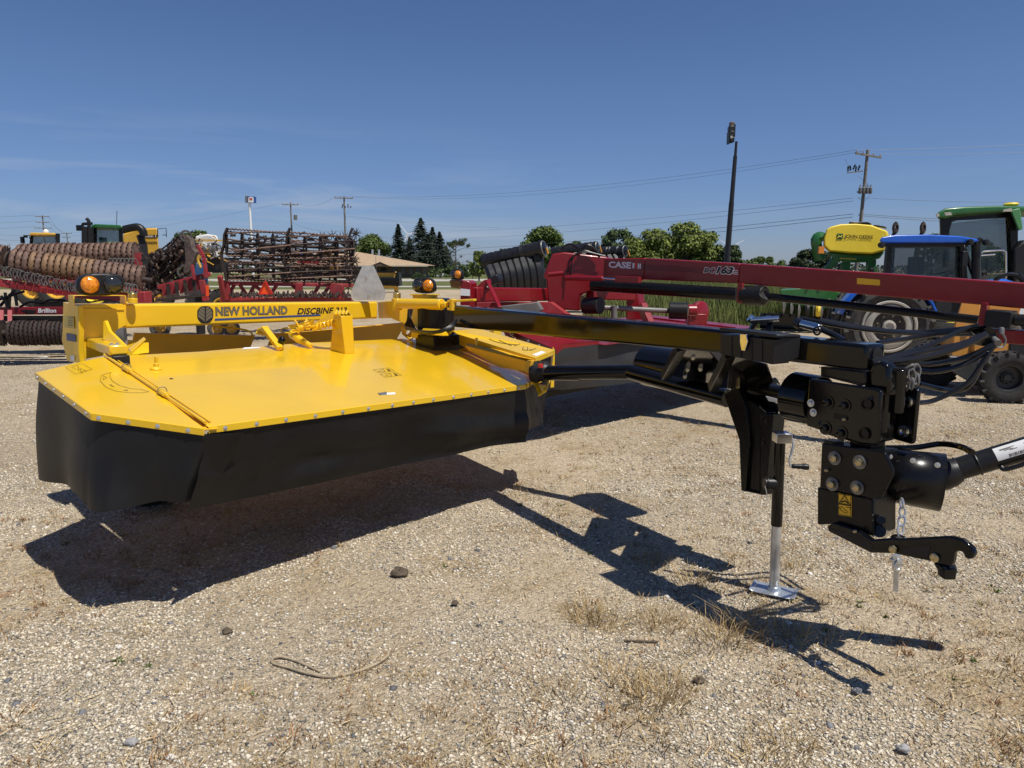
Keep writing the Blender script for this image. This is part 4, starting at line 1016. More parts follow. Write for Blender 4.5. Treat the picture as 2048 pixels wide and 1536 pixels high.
# hitch cheeks: two thick plates with bolts, swivel block and pin between them
ck = [(1617, 757), (1748, 777), (1762, 782), (1758, 880), (1752, 891), (1722, 888), (1660, 868), (1613, 852), (1611, 845)]
b = MB(); b.prism([tp(x, y, .03) for x, y in ck], -TN * .022); c1 = b.build('hitch_cheek', BLK, YM, bev=.008, seg=3)
bolts(YM, [tp(x, y, .03) for x, y in ((1656, 805), (1689, 811), (1651, 856), (1683, 866))], TN, BOLT_LB)
bolts(YM, [tp(x, y, .03) for x, y in ((1622, 806), (1627, 825))], TN, BOLT_M)
for x, y in ((1734, 808), (1729, 867)):
    MB().lathe([(.026, 0), (.026, .010), (.018, .010), (.018, .004), (0, .004)], tp(x, y, .031), TN, 22).build('bushing', BLKS, YM)
b = MB(); b.prism([tp(x, y, -.15) for x, y in ((1765, 790), (1790, 773), (1833, 777), (1838, 783), (1828, 884), (1822, 889), (1765, 873))], -TN * .022); b.build('hitch_cheek', BLK, YM, bev=.008, seg=3)
for x, y in ((1816, 803), (1809, 862)): MB().lathe([(.026, 0), (.026, .010), (.015, .012), (.015, .004), (0, .004)], tp(x, y, -.149), TN, 22).build('bushing', CHRM, YM)
b = MB(); b.prism([tp(x, y, -.005) for x, y in ((1640, 770), (1760, 785), (1752, 888), (1700, 884), (1650, 868))], -TN * .14); b.build('swivel_block', BLKS, YM, bev=.01)
b = MB(); sc = tp(1762, 800, -.075); b.tube(sc - V((0, 0, .14)), sc + V((0, 0, .12)), .048, n=20); b.tube(sc + V((0, 0, .03)), sc + V((0, 0, .06)), .07, n=20); b.tube(sc + V((.05, -.04, -.05)), sc + V((.05, -.04, .14)), .03, n=14); b.build('swivel_pin', BLK, YM, bev=.006)
b = MB(); b.beam(tp(1668, 880, -.05), tp(1668, 900, -.05), .06, .06); b.beam(tp(1735, 880, -.05), tp(1735, 905, -.05), .10, .10); b.build('hitch_neck', BLKS, YM)
# lower hitch head
hd = [(1643, 886), (1760, 902), (1770, 906), (1786, 941), (1785, 951), (1762, 995), (1750, 998), (1639, 976)]
b = MB(); b.prism([tp(x, y, .055) for x, y in hd], -TN * .016); hp_ = b.build('hitch_plate', BLKS, YM, bev=.006, seg=3)
bolts(YM, [tp(x, y, .0555) for x, y in ((1670, 916), (1720, 924), (1665, 968), (1715, 975))], TN, WASH_L, 'washer')
bolts(YM, [tp(x, y, .066) for x, y in ((1670, 916), (1720, 924), (1665, 968), (1715, 975))], TN, BOLT_L, 'bolt_head')
b = MB(); MBx = [(1634, 972), (1748, 997), (1768, 1000), (1766, 1060), (1748, 1076), (1690, 1052), (1634, 1050)]
b.prism([tp(x, y, .045) for x, y in ((1634, 974), (1746, 998), (1746, 1074), (1680, 1048), (1634, 1050))], -TN * .17)
b.prism([tp(x, y, .03) for x, y in ((1643, 890), (1760, 905), (1746, 1000), (1640, 975))], -TN * .14)
hb = b.build('hitch_box', BLKS, YM, bev=.008)
P = [tp(x, y, .0455) for x, y in ((1677, 986), (1704, 991), (1704, 1034), (1677, 1030))]
dc = decal(hb, P, DECY, 'warning_label', nrm=TN)
def lq(u, v_, o=.003): return P[3].lerp(P[2], u).lerp(P[0].lerp(P[1], u), v_) + TN * o
outline(dc, [lq(.1, .55), lq(.9, .55), lq(.5, .95)], w=.003, nrm=TN); outline(dc, [lq(.04, .03), lq(.96, .03), lq(.96, .97), lq(.04, .97)], w=.002, nrm=TN)
b = MB(); b.path([lq(.1, .35), lq(.3, .42), lq(.5, .28), lq(.75, .22), lq(.6, .14), lq(.3, .2), lq(.1, .35)], .0015, 4); b.path([lq(.6, .42), lq(.9, .44), lq(.88, .32)], .0015, 4); b.path([lq(.25, .62), lq(.5, .7), lq(.75, .62)], .003, 4); b.path([lq(.04, .51), lq(.96, .51)], .0015, 4); b.build('label_print', DECB, dc)
b = MB(); b.tube(tp(1758, 1062, .02), tp(1766, 1060, -.10), .028, n=16); b.tube(tp(1762, 1040, .03), tp(1762, 1040, -.1), .02); b.build('hook_pivot', BLK, YM, bev=.003)
hk = [(1654, 1053), (1666, 1045), (1717, 1061), (1743, 1080), (1785, 1077), (1818, 1077), (1900, 1073), (1926, 1080), (1944, 1096), (1949, 1108), (1944, 1118), (1936, 1119), (1929, 1115), (1925, 1105), (1916, 1102), (1908, 1106), (1906, 1122), (1902, 1133), (1874, 1126), (1860, 1123), (1785, 1107), (1741, 1106), (1656, 1063)]
def hkplate(off, nm):
    b = MB(); b.prism([tp(x, y, off) for x, y in hk], -TN * .030); return b.build(nm, BLK, YM, bev=.007, seg=3)
hkp = hkplate(.075, 'lower_hook'); hkplate(-.10, 'lower_hook')
MB().prism([tp(x, y, .0765) for x, y in ((1804, 1096), (1862, 1090), (1856, 1114), (1806, 1105))], -TN * .001).build('hook_recess', DRK, hkp); b = MB(); b.prism([tp(x, y, .0765) for x, y in ((1660, 1056), (1720, 1072), (1745, 1090), (1745, 1100), (1715, 1090), (1662, 1062))], -TN * .001); b.build('hook_recess', DRK, hkp)
bolts(YM, [tp(1788.5, 1098, .076)], TN, BOLT_L, 'bolt_head')
b = MB(); b.lathe([(.018, 0), (.018, .008), (.014, .010), (0, .010)], tp(1870.5, 1115, .076), TN, 20); b.build('hook_pin', ZINC, YM)
b = MB(); b.prism([tp(x, y, .06) for x, y in ((1866, 1126), (1898, 1133), (1900, 1140), (1903, 1152), (1888, 1155), (1878, 1146))], -TN * .05); b.box(tp(1894, 1144, .05), (.045, .05, .045)); b.build('hook_catch', BLK, YM, bev=.004)
# chain and lock pin hanging through the hook
chain(YM, [tp(1803, 998, -.05), tp(1805, 1030, -.045), tp(1802, 1050, -.03), tp(1800, 1068, -.02)], .042, .0048)
b = MB(); b.ell(tp(1797, 1076, .01), (.030, .03, .014)); b.build('chain_ball', BLK, YM)
b = MB(); b.tube(tp(1793, 1110, .03), tp(1793, 1140, .03), .016); b.tube(tp(1793, 1118, .03), tp(1793, 1124, .03), .024); b.torus(tp(1795, 1130, .045), TD, .022, .004, 16, 6); b.build('linch_pin', GALV, YM)
b = MB(); b.beam(tp(1793, 1140, .03), tp(1791, 1183, .03), .022, .006, up=TN); b.build('pin_strap', GALV, YM)
# coiled chain between the cheeks
chain(YM, [tp(1800, 775, -.13), tp(1808, 745, -.12), tp(1818, 735, -.12), tp(1824, 752, -.12), tp(1822, 776, -.13)], .05, .0052, GREYM)
chain(YM, [tp(1812, 778, -.15), tp(1816, 750, -.15), tp(1832, 733, -.15), tp(1834, 768, -.15)], .05, .0052, GREYM)
# PTO: half-round guard, telescopic tube with label
g0, g1 = at(1745, 945, 3.22), at(1884, 965, 3.11)
gd = (g1 - g0).normalized(); gu = (V((0, 0, 1)) - gd * gd.z).normalized(); gs = gd.cross(gu)
b = MB(); rows = []
for t, r in ((0, .108), (.5, .115), (1, .121)):
    rows.append([g0.lerp(g1, t) + gu * math.sin(a) * r * 1.05 + gs * math.cos(a) * r for a in [R(-78) + 2 * math.pi * .90 * k / 30 for k in range(31)]])
b.grid(rows); pg = b.build('shaft_guard', BLKS, YM)
pg.modifiers.new('solid', 'SOLIDIFY').thickness = .005
for k, (x, y) in enumerate(((1780, 913), (1826, 921), (1875, 930))):
    pc = at(x, y, 3.085 - .045 * k); inst(BOLT_S, 'rivet', zto(pc, -gs if gs.x > 0 else gs), YM)
p0, p1 = at(1850, 958, 3.16), at(2220, 846, 2.93)
pd = (p1 - p0).normalized()
b = MB(); b.tube(p0, p0.lerp(p1, .18), .045, .052, n=22); b.tube(p0.lerp(p1, .17), p1, .049, n=22)
for t in (.165, .19, .30): b.torus(p0.lerp(p1, t), pd, .049, .005, 24, 6)
pto = b.build('drive_shaft_tube', PLA, YM)
b = MB(); b.lathe([(.055, -.05), (.068, 0), (.063, .04), (.05, .07)], at(1884, 950, 3.13), pd, 18); b.build('shaft_joint', PLA, YM)
# curved label wrapping the tube
pu, pw = basis(pd); tv = (EYE - p0); tv = (tv - pd * tv.dot(pd)).normalized(); tz = pd.cross(tv); tz = tz if tz.z > 0 else -tz
def tq(s_, a, r=.0503): return p0.lerp(p1, s_) + tv * math.cos(a) * r + tz * math.sin(a) * r
b = MB(); b.grid([[tq(.40 + .25 * i / 6, a) for i in range(7)] for a in [.85 - 1.2 * k / 8 for k in range(9)]]); lb_ = b.build('label', WHI, pto)
b = MB()
for i in range(12): b.grid([[tq(.465 + .0095 * i + d, a, .0510) for d in (0, .004 + .003 * (i % 3 == 0))] for a in (-.02, -.16, -.28)])
for a, s0, s1 in ((.55, .43, .51), (.47, .43, .49), (.38, .45, .50), (.52, .56, .61), (.30, .48, .52)): b.grid([[tq(s0, a, .0510), tq(s1, a, .0510)], [tq(s0, a - .05, .0510), tq(s1, a - .05, .0510)]])
b.build('label_print', DEC, lb_)
b = MB(); b.path([tq(.40, -.9, .053), tq(.42, -1.0, .068), tq(.54, -1.0, .068), tq(.58, -.95, .064)], .010, 8, sm=4); b.build('tube_clip', HOSE, pto)
b = MB(); b.path([tp(1770, 896, -.16), at(1830, 895, 3.195), at(1880, 888, 3.150), at(1920, 893, 3.060), at(1945, 905, 2.970)], .013, 8, sm=6); b.build('support_hoop', BLK, YM)
# hoses fanning from the bar end to the holder, loops hanging below
ry = 3.75
ends = [(1958, 652, 3.55), (1952, 660, 3.55), (1965, 668, 3.5), (1975, 672, 3.5), (1985, 682, 3.45)]
hz_ = [
 [(1742, 722, 3.179), (1790, 712, 3.184), (1860, 690, 3.266), (1930, 658, 3.349), (1958, 652, 3.335)],
 [(1742, 724, 3.162), (1800, 714, 3.178), (1870, 698, 3.232), (1920, 688, 3.244), (1960, 672, 3.290)],
 [(1744, 726, 3.147), (1800, 722, 3.160), (1860, 712, 3.175), (1930, 690, 3.209), (1972, 668, 3.243)],
 [(1744, 728, 3.164), (1810, 726, 3.207), (1860, 728, 3.221), (1930, 715, 3.256), (1985, 690, 3.243)],
 [(1750, 728, 3.137), (1820, 738, 3.219), (1870, 743, 3.232), (1930, 728, 3.256), (1990, 692, 3.243)],
 [(1600, 636, 3.732), (1680, 652, 3.646), (1780, 664, 3.612), (1860, 668, 3.629), (1955, 668, 3.378)],
 [(1755, 686, 3.404), (1810, 678, 3.475), (1870, 668, 3.460), (1940, 661, 3.360)],
 [(1838, 768, 3.240), (1880, 778, 3.290), (1910, 782, 3.325), (1940, 770, 3.267), (1962, 730, 3.290), (1975, 700, 3.243)],
 [(1836, 806, 3.238), (1870, 800, 3.278), (1930, 770, 3.256), (1962, 730, 3.243), (1985, 695, 3.243)],
 [(1640, 640, 3.732), (1760, 660, 3.673), (1850, 664, 3.706), (1950, 655, 3.466)]]
for k, Q in enumerate(hz_):
    b = MB(); b.path([at(*q) for q in Q], .0115 if k != 2 else .0145, 8, sm=7); b.build('hydraulic_hose', HOSE, YM)
b = MB(); b.prism([at(1935, 656, 3.403), at(1968, 650, 3.337), at(1990, 658, 3.290), at(1996, 664, 3.290), at(1990, 672, 3.290), at(1950, 668, 3.365)], V((.02, .05, -.02))); b.box(at(1972, 680, 3.309), (.07, .06, .05)); b.build('hose_end_bracket', BLK, YM, bev=.004)
b = MB(); b.tube(at(1986, 676, 3.290), at(1996, 687, 3.243), .012, .017); b.path([at(2003, 664, 3.290), at(2011, 680, 3.290), at(2005, 694, 3.290), at(1990, 694, 3.290)], .0045, 6, sm=4); b.lathe([(.012, 0), (.012, .022), (.008, .03), (0, .03)], at(2002, 668, 3.290), V((0, 0, 1)), 12); b.build('hose_coupler', GREYM, YM)

# weld seams and small fittings on the hitch
def weld(pts, r=.0030):
    P = catmull(pts, 1); out = []
    for p, q in zip(P, P[1:]):
        k = max(2, int((q - p).length / .007))
        out += [p.lerp(q, i / k) for i in range(k)]
    out.append(P[-1]); b = MB()
    for i, p in enumerate(out): b.ell(p + V((rnd(-.001, .001), rnd(-.001, .001), rnd(-.001, .001))), (r * rnd(.8, 1.25), r, r * rnd(.8, 1.2)), 6, 4)
    o = b.build('weld_seam', BLK, YM); o['kind'] = 'stuff'
for pp, of in (([(1643, 978), (1690, 988), (1746, 999)], .047), ([(1746, 1000), (1746, 1072)], .046), ([(1642, 750), (1690, 760), (1730, 768)], .004), ([(1640, 735), (1690, 741), (1730, 746)], .006), ([(1655, 868), (1700, 885)], .004)):
    weld([tp(x, y, of) for x, y in pp])
for pp in ([(1494, 800), (1500, 850), (1499, 980)], [(1520, 835), (1520, 980)]): weld([tp(x, y, -.36) for x, y in pp])
for x, y, of in ((1690, 838, .032), (1712, 1062, .078), (1655, 940, .057)): MB().lathe([(.007, 0), (.007, .006), (.004, .008), (.004, .014), (.006, .016), (0, .02)], tp(x, y, of), TN, 8).build('grease_fitting', ZINC, YM)
b = MB(); b.prism([tp(x, y, .0305) for x, y in ((1668, 826), (1696, 831), (1694, 842), (1667, 837))], TN * .001); b.build('embossed_plate', BLKS, YM)
for x, y in ((1622, 806), (1640, 846), (1742, 796)): MB().tube(tp(x, y, .031), tp(x, y, .036), .008, n=10).build('plug', BLKS, YM)
# ================================================================== red disc mower behind
RM = thing('disc_mower', 'dark red mower with high red drawbar, parked right behind the yellow one', 'mower', (1.4, 8.9, 0))
RL, RR = at(1200, 517, 9.6), at(2120, 571, 6.15)
RD = (RR - RL).normalized(); RNn = RD.cross(V((0, 0, 1))).normalized(); RNn = -RNn if RNn.y > 0 else RNn
RU = RD.cross(RNn); RU = RU if RU.z > 0 else -RU
def rp(x, y, off=0.0): return onp(x, y, RL + RNn * off, RNn)
hL, hR = (rp(1290, 516) - rp(1290, 560)).length, (rp(2000, 563) - rp(2000, 610)).length
rh = .215
b = MB(); w = .17; kink = rp(1290, 516)
def sec(p, h): return [p, p - RNn * w, p - RNn * w - RU * h, p - RU * h]
b.hexa(sec(kink, .26) + sec(rp(1480, 527), rh)); b.hexa(sec(rp(1480, 527) + RD * .001, rh) + sec(RR, rh))
b.hexa(sec(RL, .36) + sec(kink - RD * .001, .26))
rbar = b.build('drawbar', RED, RM, bev=.012)
b = MB(); b.prism([rp(1714, 556, .001), rp(1760, 559.5, .001), rp(1760, 571, .001), rp(1714, 568, .001)], RNn * .002); b.build('reflector', DECY, rbar)
def rtext(s, x0, x1, yt, yb, sl, m, sh=0, bold=0.0, up=.001):
    p = rp(x0, yb); q = rp(x1, yb + sl); t = rp(x0, yt)
    return text(s, p, q - p, t - p, (q - p).length, (t - p).length, m, rbar, shear=sh, bold=bold, up=up)
rtext('CASE', 1217, 1262, 522.5, 535.5, 2.0, WHI, .0, .045)
rtext('DC', 1406, 1431, 534, 546, 1.2, WHI, .25, .075); rtext('DC', 1407.5, 1430, 535, 545, 1.2, DECB, .25, .03, .0022)
rtext('163', 1430, 1468, 531, 548.5, 1.8, WHI, .25, .085); rtext('163', 1432, 1466, 532.5, 547, 1.8, DECB, .25, .045, .0022)
b = MB()
def bar4(x0, x1, yt, yb, o=.001): return [rp(x0 + .6, yt, o), rp(x1 + .6, yt + .3, o), rp(x1, yb + .3, o), rp(x0, yb, o)]
b.prism(bar4(1264.5, 1268.6, 526, 536.6), RNn * .001)
b.prism(bar4(1275, 1277.6, 526.6, 537.4), RNn * .001); b.prism(bar4(1279, 1281.6, 526.8, 537.6), RNn * .001); b.prism(bar4(1277.4, 1279.2, 530.5, 533.5), RNn * .001)
for y in (540, 543.5, 547): b.prism([rp(1466, y, .001), rp(1476, y + .8, .001), rp(1476, y + 2.2, .001), rp(1466, y + 1.4, .001)], RNn * .001)
b.build('emblem', WHI, rbar)
b = MB(); b.prism(bar4(1269.6, 1274.0, 525, 537), RNn * .0012); b.prism(bar4(1271.2, 1273.4, 521, 524), RNn * .0012); b.build('emblem_letter', SMVR, rbar)
b = MB()
for k, y in enumerate((529, 533, 537)): b.prism([rp(1284, y, .0008), rp(1405, y + 7, .0008), rp(1405, y + 8.4, .0008), rp(1284, y + 1.6, .0008)], RNn * .0006)
b.build('stripe', mat('dark_red_stripe', (.055, .006, .008), .4), rbar)
# gooseneck and swivel
gY = 9.55
def Q(P, Y): return [at(x, y, Y) for x, y in P]
b = MB(); b.prism(Q([(1104, 508), (1129, 504), (1215, 514), (1222, 566), (1160, 590), (1158, 622), (1096, 618), (1092, 560), (1085, 552)], gY), V((.10, .36, 0))); gn = b.build('gooseneck', RED, RM, bev=.02)
b = MB(); b.path([at(1135, 545, 9.5), at(1140, 520, 9.5), at(1165, 502, 9.5), at(1185, 506, 9.5), at(1200, 514, 9.5)], .012, 6, sm=5); b.path([at(1140, 560, 9.48), at(1146, 515, 9.48), at(1170, 504, 9.48), at(1210, 512, 9.48)], .010, 6, sm=5); b.path([at(1170, 504, 9.5), at(1140, 488, 9.6), at(1120, 500, 9.6)], .014, 6, sm=5); b.path([at(1160, 500, 9.5), at(1178, 490, 9.5), at(1200, 510, 9.5)], .014, 6, sm=5); b.build('hydraulic_hose', HOSE, RM)
b = MB(); b.tube(at(1131, 556, 9.3), at(1206, 557, 8.95), .032); b.tube(at(1096, 549, 9.4), at(1126, 546, 9.4), .03); b.build('swing_cylinder', RED, RM, bev=.004)
b = MB(); b.tube(at(1206, 557, 8.95), at(1240, 559, 8.8), .014); b.build('cylinder_rod', CHRM, RM)
b = MB(); b.beam(at(1232, 558, 8.8), at(1280, 560, 8.6), .06, .07); b.build('cylinder_clevis', RED, RM, bev=.004)
# transverse frame
b = MB(); b.beam(at(940, 589, 8.35), at(1096, 589, 9.75), .2, .165); b.build('frame_beam', RED, RM, bev=.015)
b = MB(); b.prism(Q([(899, 560), (935, 561), (942, 566), (942, 640), (921, 640), (920, 578), (902, 574)], 8.2), V((.06, .18, 0))); b.build('end_box', RED, RM, bev=.01)
b = MB(); b.prism(Q([(899, 561), (921, 562), (921, 577), (902, 575)], 8.19), V((0, .002, 0))); b.build('reflector', mat('dull_amber', (.30, .13, .02), .4), RM)
b = MB(); b.prism(Q([(921, 577), (940, 579), (940, 592), (921, 591)], 8.195), V((0, -.002, 0))); b.build('label', WHI, RM)
lampset(at(916, 549, 8.2), V((.8, -.6, 0)), V((-.6, -.8, 0)), .13, .12, flip=-1, parent=RM)
b = MB(); b.prism(Q([(952, 574), (968, 560), (978, 558), (980, 566), (962, 580)], 8.4), V((.02, .06, 0))); b.beam(at(975, 562, 8.4), at(1000, 615, 7.9), .04, .02); b.beam(at(952, 576, 8.4), at(958, 598, 8.4), .12, .1); b.build('frame_bracket', RED, RM, bev=.004)
b = MB(); b.prism(Q([(980, 556), (992, 548), (998, 556), (998, 566), (982, 568)], 8.7), V((.05, .15, 0))); b.build('dark_bracket', PLA, RM, bev=.01)
b = MB(); b.prism(Q([(920, 605), (1100, 605), (1150, 640), (1120, 660), (1035, 660), (930, 640)], 9.0), V((.05, .2, 0))); b.build('rear_frame', REDD, RM)
b = MB(); b.prism(Q([(1000, 612), (1075, 604), (1084, 620), (1068, 632), (1000, 628)], 8.6), V((.03, .08, 0))); b.build('grey_canvas_cover', mat('grey_canvas', (.13, .13, .125), .7, var=.2), RM, bev=.01)
# arms under the drawbar
b = MB(); b.beam(at(1180, 586, 9.6), at(1280, 590, 10.4), .14, .16); b.prism(Q([(1253, 580), (1275, 580), (1284, 640), (1252, 640)], 10.2), V((.1, .12, 0))); b.beam(at(1284, 610, 10), at(1300, 650, 9.8), .1, .12); b.build('swing_arm', RED, RM, bev=.012)
b = MB(); b.tube(at(1170, 611, 9.3), at(1201, 611, 9.15), .105, n=24); b.build('drive_cup', PLA, RM, bev=.006)
b = MB(); b.tube(at(1200, 615, 9.3), at(1342, 622, 9.6), .033, n=14); b.tube(at(1228, 612, 9.3), at(1228, 640, 9.3), .04); b.build('cross_shaft', GREYM, RM)
b = MB(); b.tube(at(1338, 621, 9.6), at(1375, 622, 9.55), .108, n=26); b.build('drive_cup', PLA, RM, bev=.006)
b = MB(); b.tube(at(1375, 622, 9.7), at(1392, 622, 9.7), .088, n=20); b.lathe([(.0, -.05), (.11, -.05), (.15, -.03), (.16, .03), (.12, .06), (0, .06)], at(1398, 626, 9.75), V((.55, -.83, 0)), 28); b.box(at(1392, 638, 9.75), (.24, .2, .14)); b.build('gearbox', RED, RM, bev=.006)
# drive shaft below the bar, with hangers
b = MB(); b.tube(at(1184, 570, 9.2), at(1472, 588, 8.25), .072, n=18); b.build('drive_shaft_tube', BLKS, RM)
b = MB(); b.tube(at(1487, 590, 8.2), at(1529, 592, 8.0), .105, n=22); b.tube(at(1480, 590, 8.2), at(1490, 590, 8.2), .06); b.tube(at(1522, 600, 8.0), at(1530, 590, 7.95), .075); b.build('drive_joint', PLA, RM, bev=.006)
b = MB(); b.tube(at(1525, 592, 8.0), at(1957, 640, 6.75), .041, n=18); b.build('drive_shaft_tube', BLKS, RM)
b = MB(); b.beam(rp(1482, 566, .03), rp(1480, 606, .03), .06, .05, up=RNn); b.build('shaft_hanger', RED, RM, bev=.004); b = MB(); b.beam(rp(1970, 605, .03), rp(1962, 655, .03), .05, .05, up=RNn); b.build('shaft_hanger', RED, RM, bev=.004)
b = MB(); b.beam(rp(1975, 636, .0), rp(2028, 640, .0), .2, .15); b.tube(rp(2028, 640, 0), rp(2120, 640, 0), .05); b.build('drive_joint_box', PLA, RM, bev=.01)
b = MB(); b.beam(rp(1943, 668, -.05), rp(2140, 680, -.05), .14, .12); b.build('lower_hitch', RED, RM, bev=.008)
b = MB(); b.box(at(1522, 572, 8.1), (.12, .05, .05)); b.build('white_tag', WHI, RM)
# header: deck, end shield, curtains
e0, e1_ = V((.46, 7.40, .955)), V((3.42, 10.34, .965)); ed = (e1_ - e0).normalized(); eb = V((-ed.y, ed.x, 0))
b = MB(); b.prism([e0 + ed * .75, e1_, e1_ + eb * 1.7 + V((0, 0, .09)), e0 + ed * .5 + eb * 1.7 + V((0, 0, .09))], V((0, 0, -.008))); rd_ = b.build('shield_panel', RED, RM, bev=.003)
b = MB()
for t in (.55, .72, .88): b.tube(e0.lerp(e1_, t) + eb * .05 + V((0, 0, .01)), e0.lerp(e1_, t) + eb * 1.65 + V((0, 0, .10)), .012, n=6)
b.build('panel_ribs', RED, rd_)
sh = [at(1112, 699, 7.35), at(1125, 688, 7.45), at(1198, 681, 8.0), at(1197, 675, 8.2), at(1053, 657, 9.0), at(1036, 658, 8.7), at(1031, 666, 8.2)]
b = MB(); b.prism(sh, V((0, 0, -.006)))
for p, q in ((sh[6], sh[0]), (sh[0], sh[1]), (sh[1], sh[2])): b.prism([p, q, q - V((0, 0, .05)), p - V((0, 0, .05))], V((.003, .004, 0)))
b.prism([sh[6] - V((0, 0, .0)), sh[0], sh[0] - V((0, 0, .22)), sh[6] - V((0, 0, .2))], V((.004, .01, 0)))
es2 = b.build('end_shield', RED, RM, bev=.003)
def shq(u, v_): return sh[6].lerp(sh[0], u).lerp(sh[4].lerp(sh[2], u), v_) + V((0, 0, .006))
b = MB(); b.path([shq(.22, .72), shq(.32, .66), shq(.45, .66), shq(.62, .74), shq(.74, .84)], .022, 6, sm=4); b.build('arrow_decal', DECY, es2)
b = MB(); b.prism([shq(.86, .62), shq(.96, .62), shq(.97, .80), shq(.87, .80)], V((0, 0, .002))); b.build('label', DECY, es2)
bolts(RM, [sh[6].lerp(sh[0], t) + V((-.004, -.006, -.03)) for t in (.35, .62, .85)], V((-.6, -.8, 0)), BOLT_M)
RUBG = mat('grey_rubber_curtain', (.022, .021, .020), .5, var=.25, scale=2.5, dirt=.2, dirtcol=(.045, .04, .036), bump=.1, bscale=14)
ct = [sh[0] - V((0, 0, .05)), sh[1] - V((0, 0, .045)), sh[2] - V((0, 0, .04)), e1_ - V((0, 0, .03))]
cbt = [at(1096, 778, 7.3), at(1125, 780, 7.4), at(1200, 772, 8.0), e1_ - V((.0, .0, .60))]
curtain('front_curtain', ct, cbt, 50, 10, .05, 9.3, m=RUBG, parent=RM)
curtain('side_curtain', [sh[6] - V((0, 0, .18)), sh[0] - V((0, 0, .05))], [sh[6] - V((0, 0, .55)), at(1096, 776, 7.3)], 12, 8, .02, 2.2, m=RUBG, parent=RM)
b = MB(); b.beam(e0 + eb * .5 - V((0, 0, .5)), e1_ + eb * .5 - V((0, 0, .48)), .4, .08); b.build('cutter_bar', BLKS, RM)
for c in ((2.9, 11.3, .36), (.08, 9.0, .36)): wheel(RM, c, ed, .36, .26, .19, TYRE, DRK)
b = MB(); b.beam((.08, 9.0, .36), (.2, 9.2, 1.15), .1, .1); b.build('wheel_arm', REDD, RM); b = MB(); b.beam((2.9, 11.3, .36), (2.7, 11.2, 1.0), .1, .1); b.build('wheel_arm', REDD, RM)
b = MB(); spring(b, at(1014, 650, 8.3), at(1024, 672, 8.2), .06, .011, 6); b.build('suspension_spring', RED, RM)
# ================================================================== folded roller harrow at the left edge
def ring_mesh(name, Rr, wid, m, teeth=18):
    b = MB(); h = wid / 2
    b.lathe([(Rr * .35, -h * .9), (Rr * .84, -h * .98), (Rr * .95, -h * .72), (Rr, -h * .2), (Rr, h * .3), (Rr * .95, h * .72), (Rr * .84, h * .9), (Rr * .35, h * .9)], (0, 0, 0), (0, 0, 1), 28)
    for k in range(teeth):
        a = 2 * math.pi * k / teeth; d = V((math.cos(a), math.sin(a), 0)); t = V((-d.y, d.x, 0))
        b.obox(d * Rr * .97 + V((0, 0, h * .98)), d * Rr * .07, t * Rr * .075, V((0, 0, h * .12)))
    return b.mesh(name, m)
CP = thing('roller_harrow', 'red folded roller harrow with rows of rusty ring rollers at the left edge', 'farm implement', (-8.5, 15.5, 0))
def roller(p0, p1, Rr, n, mats, nm='roller_ring'):
    p0, p1 = V(p0), V(p1); d = (p1 - p0); L = d.length / n
    ms = [ring_mesh(nm, Rr, L * .98, m) for m in mats]
    for i in range(n):
        k = ms[max(0, min(len(ms) - 1, int(len(ms) * (i + rnd(-2, 2)) / n)))]; sc_ = rnd(.955, 1.02)
        c = p0 + d * ((i + .5) / n); u, w = basis(d); a = rnd(0, 6)
        inst(k, nm, frame_m(c, (u * math.cos(a) + w * math.sin(a)) * sc_, (w * math.cos(a) - u * math.sin(a)) * sc_, d.normalized()), CP)
    MB().tube(p0 - d.normalized() * .22, p1 + d.normalized() * .18, .06, n=10).build('roller_axle', RUSTD, CP)
roller(at(24, 524, 15.3), at(286, 559, 16.0),   .295, 21, [RUST, RUSTT, RUSTT, RUST, RUST])
roller(at(40, 513, 19.6), at(273, 509, 19.9), .33, 21, [RUST])
roller(at(-60, 510, 15.2), at(12, 520, 15.3), .29, 6, [RUST])
b = MB(); b.lathe([(.20, 0), (.20, .04), (.06, .08), (.06, .2), (0, .2)], at(20, 523, 15.3), at(-60, 510, 15.2) - at(12, 520, 15.3), 16); b.build('roller_bearing', RUSTD, CP)
fY = 15.0
b = MB(); b.beam(at(-40, 560, fY), at(160, 588, 15.5), .12, .16); b.build('frame_rail', REDD, CP, bev=.01)
b = MB(); b.beam(at(160, 588, 15.5), at(297, 597, 16.1), .14, .19); b.build('frame_rail', REDD, CP, bev=.01)
b = MB(); b.box(at(286, 597, 15.9), (.24, .3, .30)); b.build('frame_block', REDD, CP, bev=.02)
for k in range(9):
    x = 22 + k * 15; MB().prism([at(x, 567 + k * 2.1, fY - .12), at(x + 12, 568.7 + k * 2.1, fY - .12), at(x + 12, 576 + k * 2.1, fY - .12), at(x, 574.3 + k * 2.1, fY - .12)], V((0, -.02, 0))).build('rail_panel', RED, CP)
b = MB(); b.beam(at(-40, 545, 15.2), at(170, 566, 15.4), .08, .06); b.beam(at(170, 566, 15.4), at(280, 580, 15.8), .08, .06); b.build('spring_bar', REDD, CP)
SPRM = mat('dark_spring_steel', (.13, .125, .12), .5, metal=.3, var=.3, dirt=.3)
for k in range(12):
    for q in (0, 1):
        x = -2 + k * 14.2 + q * 6; y = 541 + (k + q * .4) * 3.2
        MB().torus(at(x, y + rnd(-2, 2), 15.05), V((rnd(.3, 1.2), -1, .1)), .052, .013, 14, 5, sx=1.9, udir=(rnd(-.2, .2), 0, 1)).build('shank_spring', SPRM, CP)
    MB().box(at(2 + k * 14.2, 548 + k * 3.2, 15.15), (.09, .1, .10)).build('spring_clamp', RED, CP)
for k in range(5):
    MB().torus(at(246 + k * 6, 574 + k, 15.5), V((.7, -1, .1)), .05, .013, 14, 5, sx=1.8, udir=(0, 0, 1)).build('shank_spring', GREYM, CP)
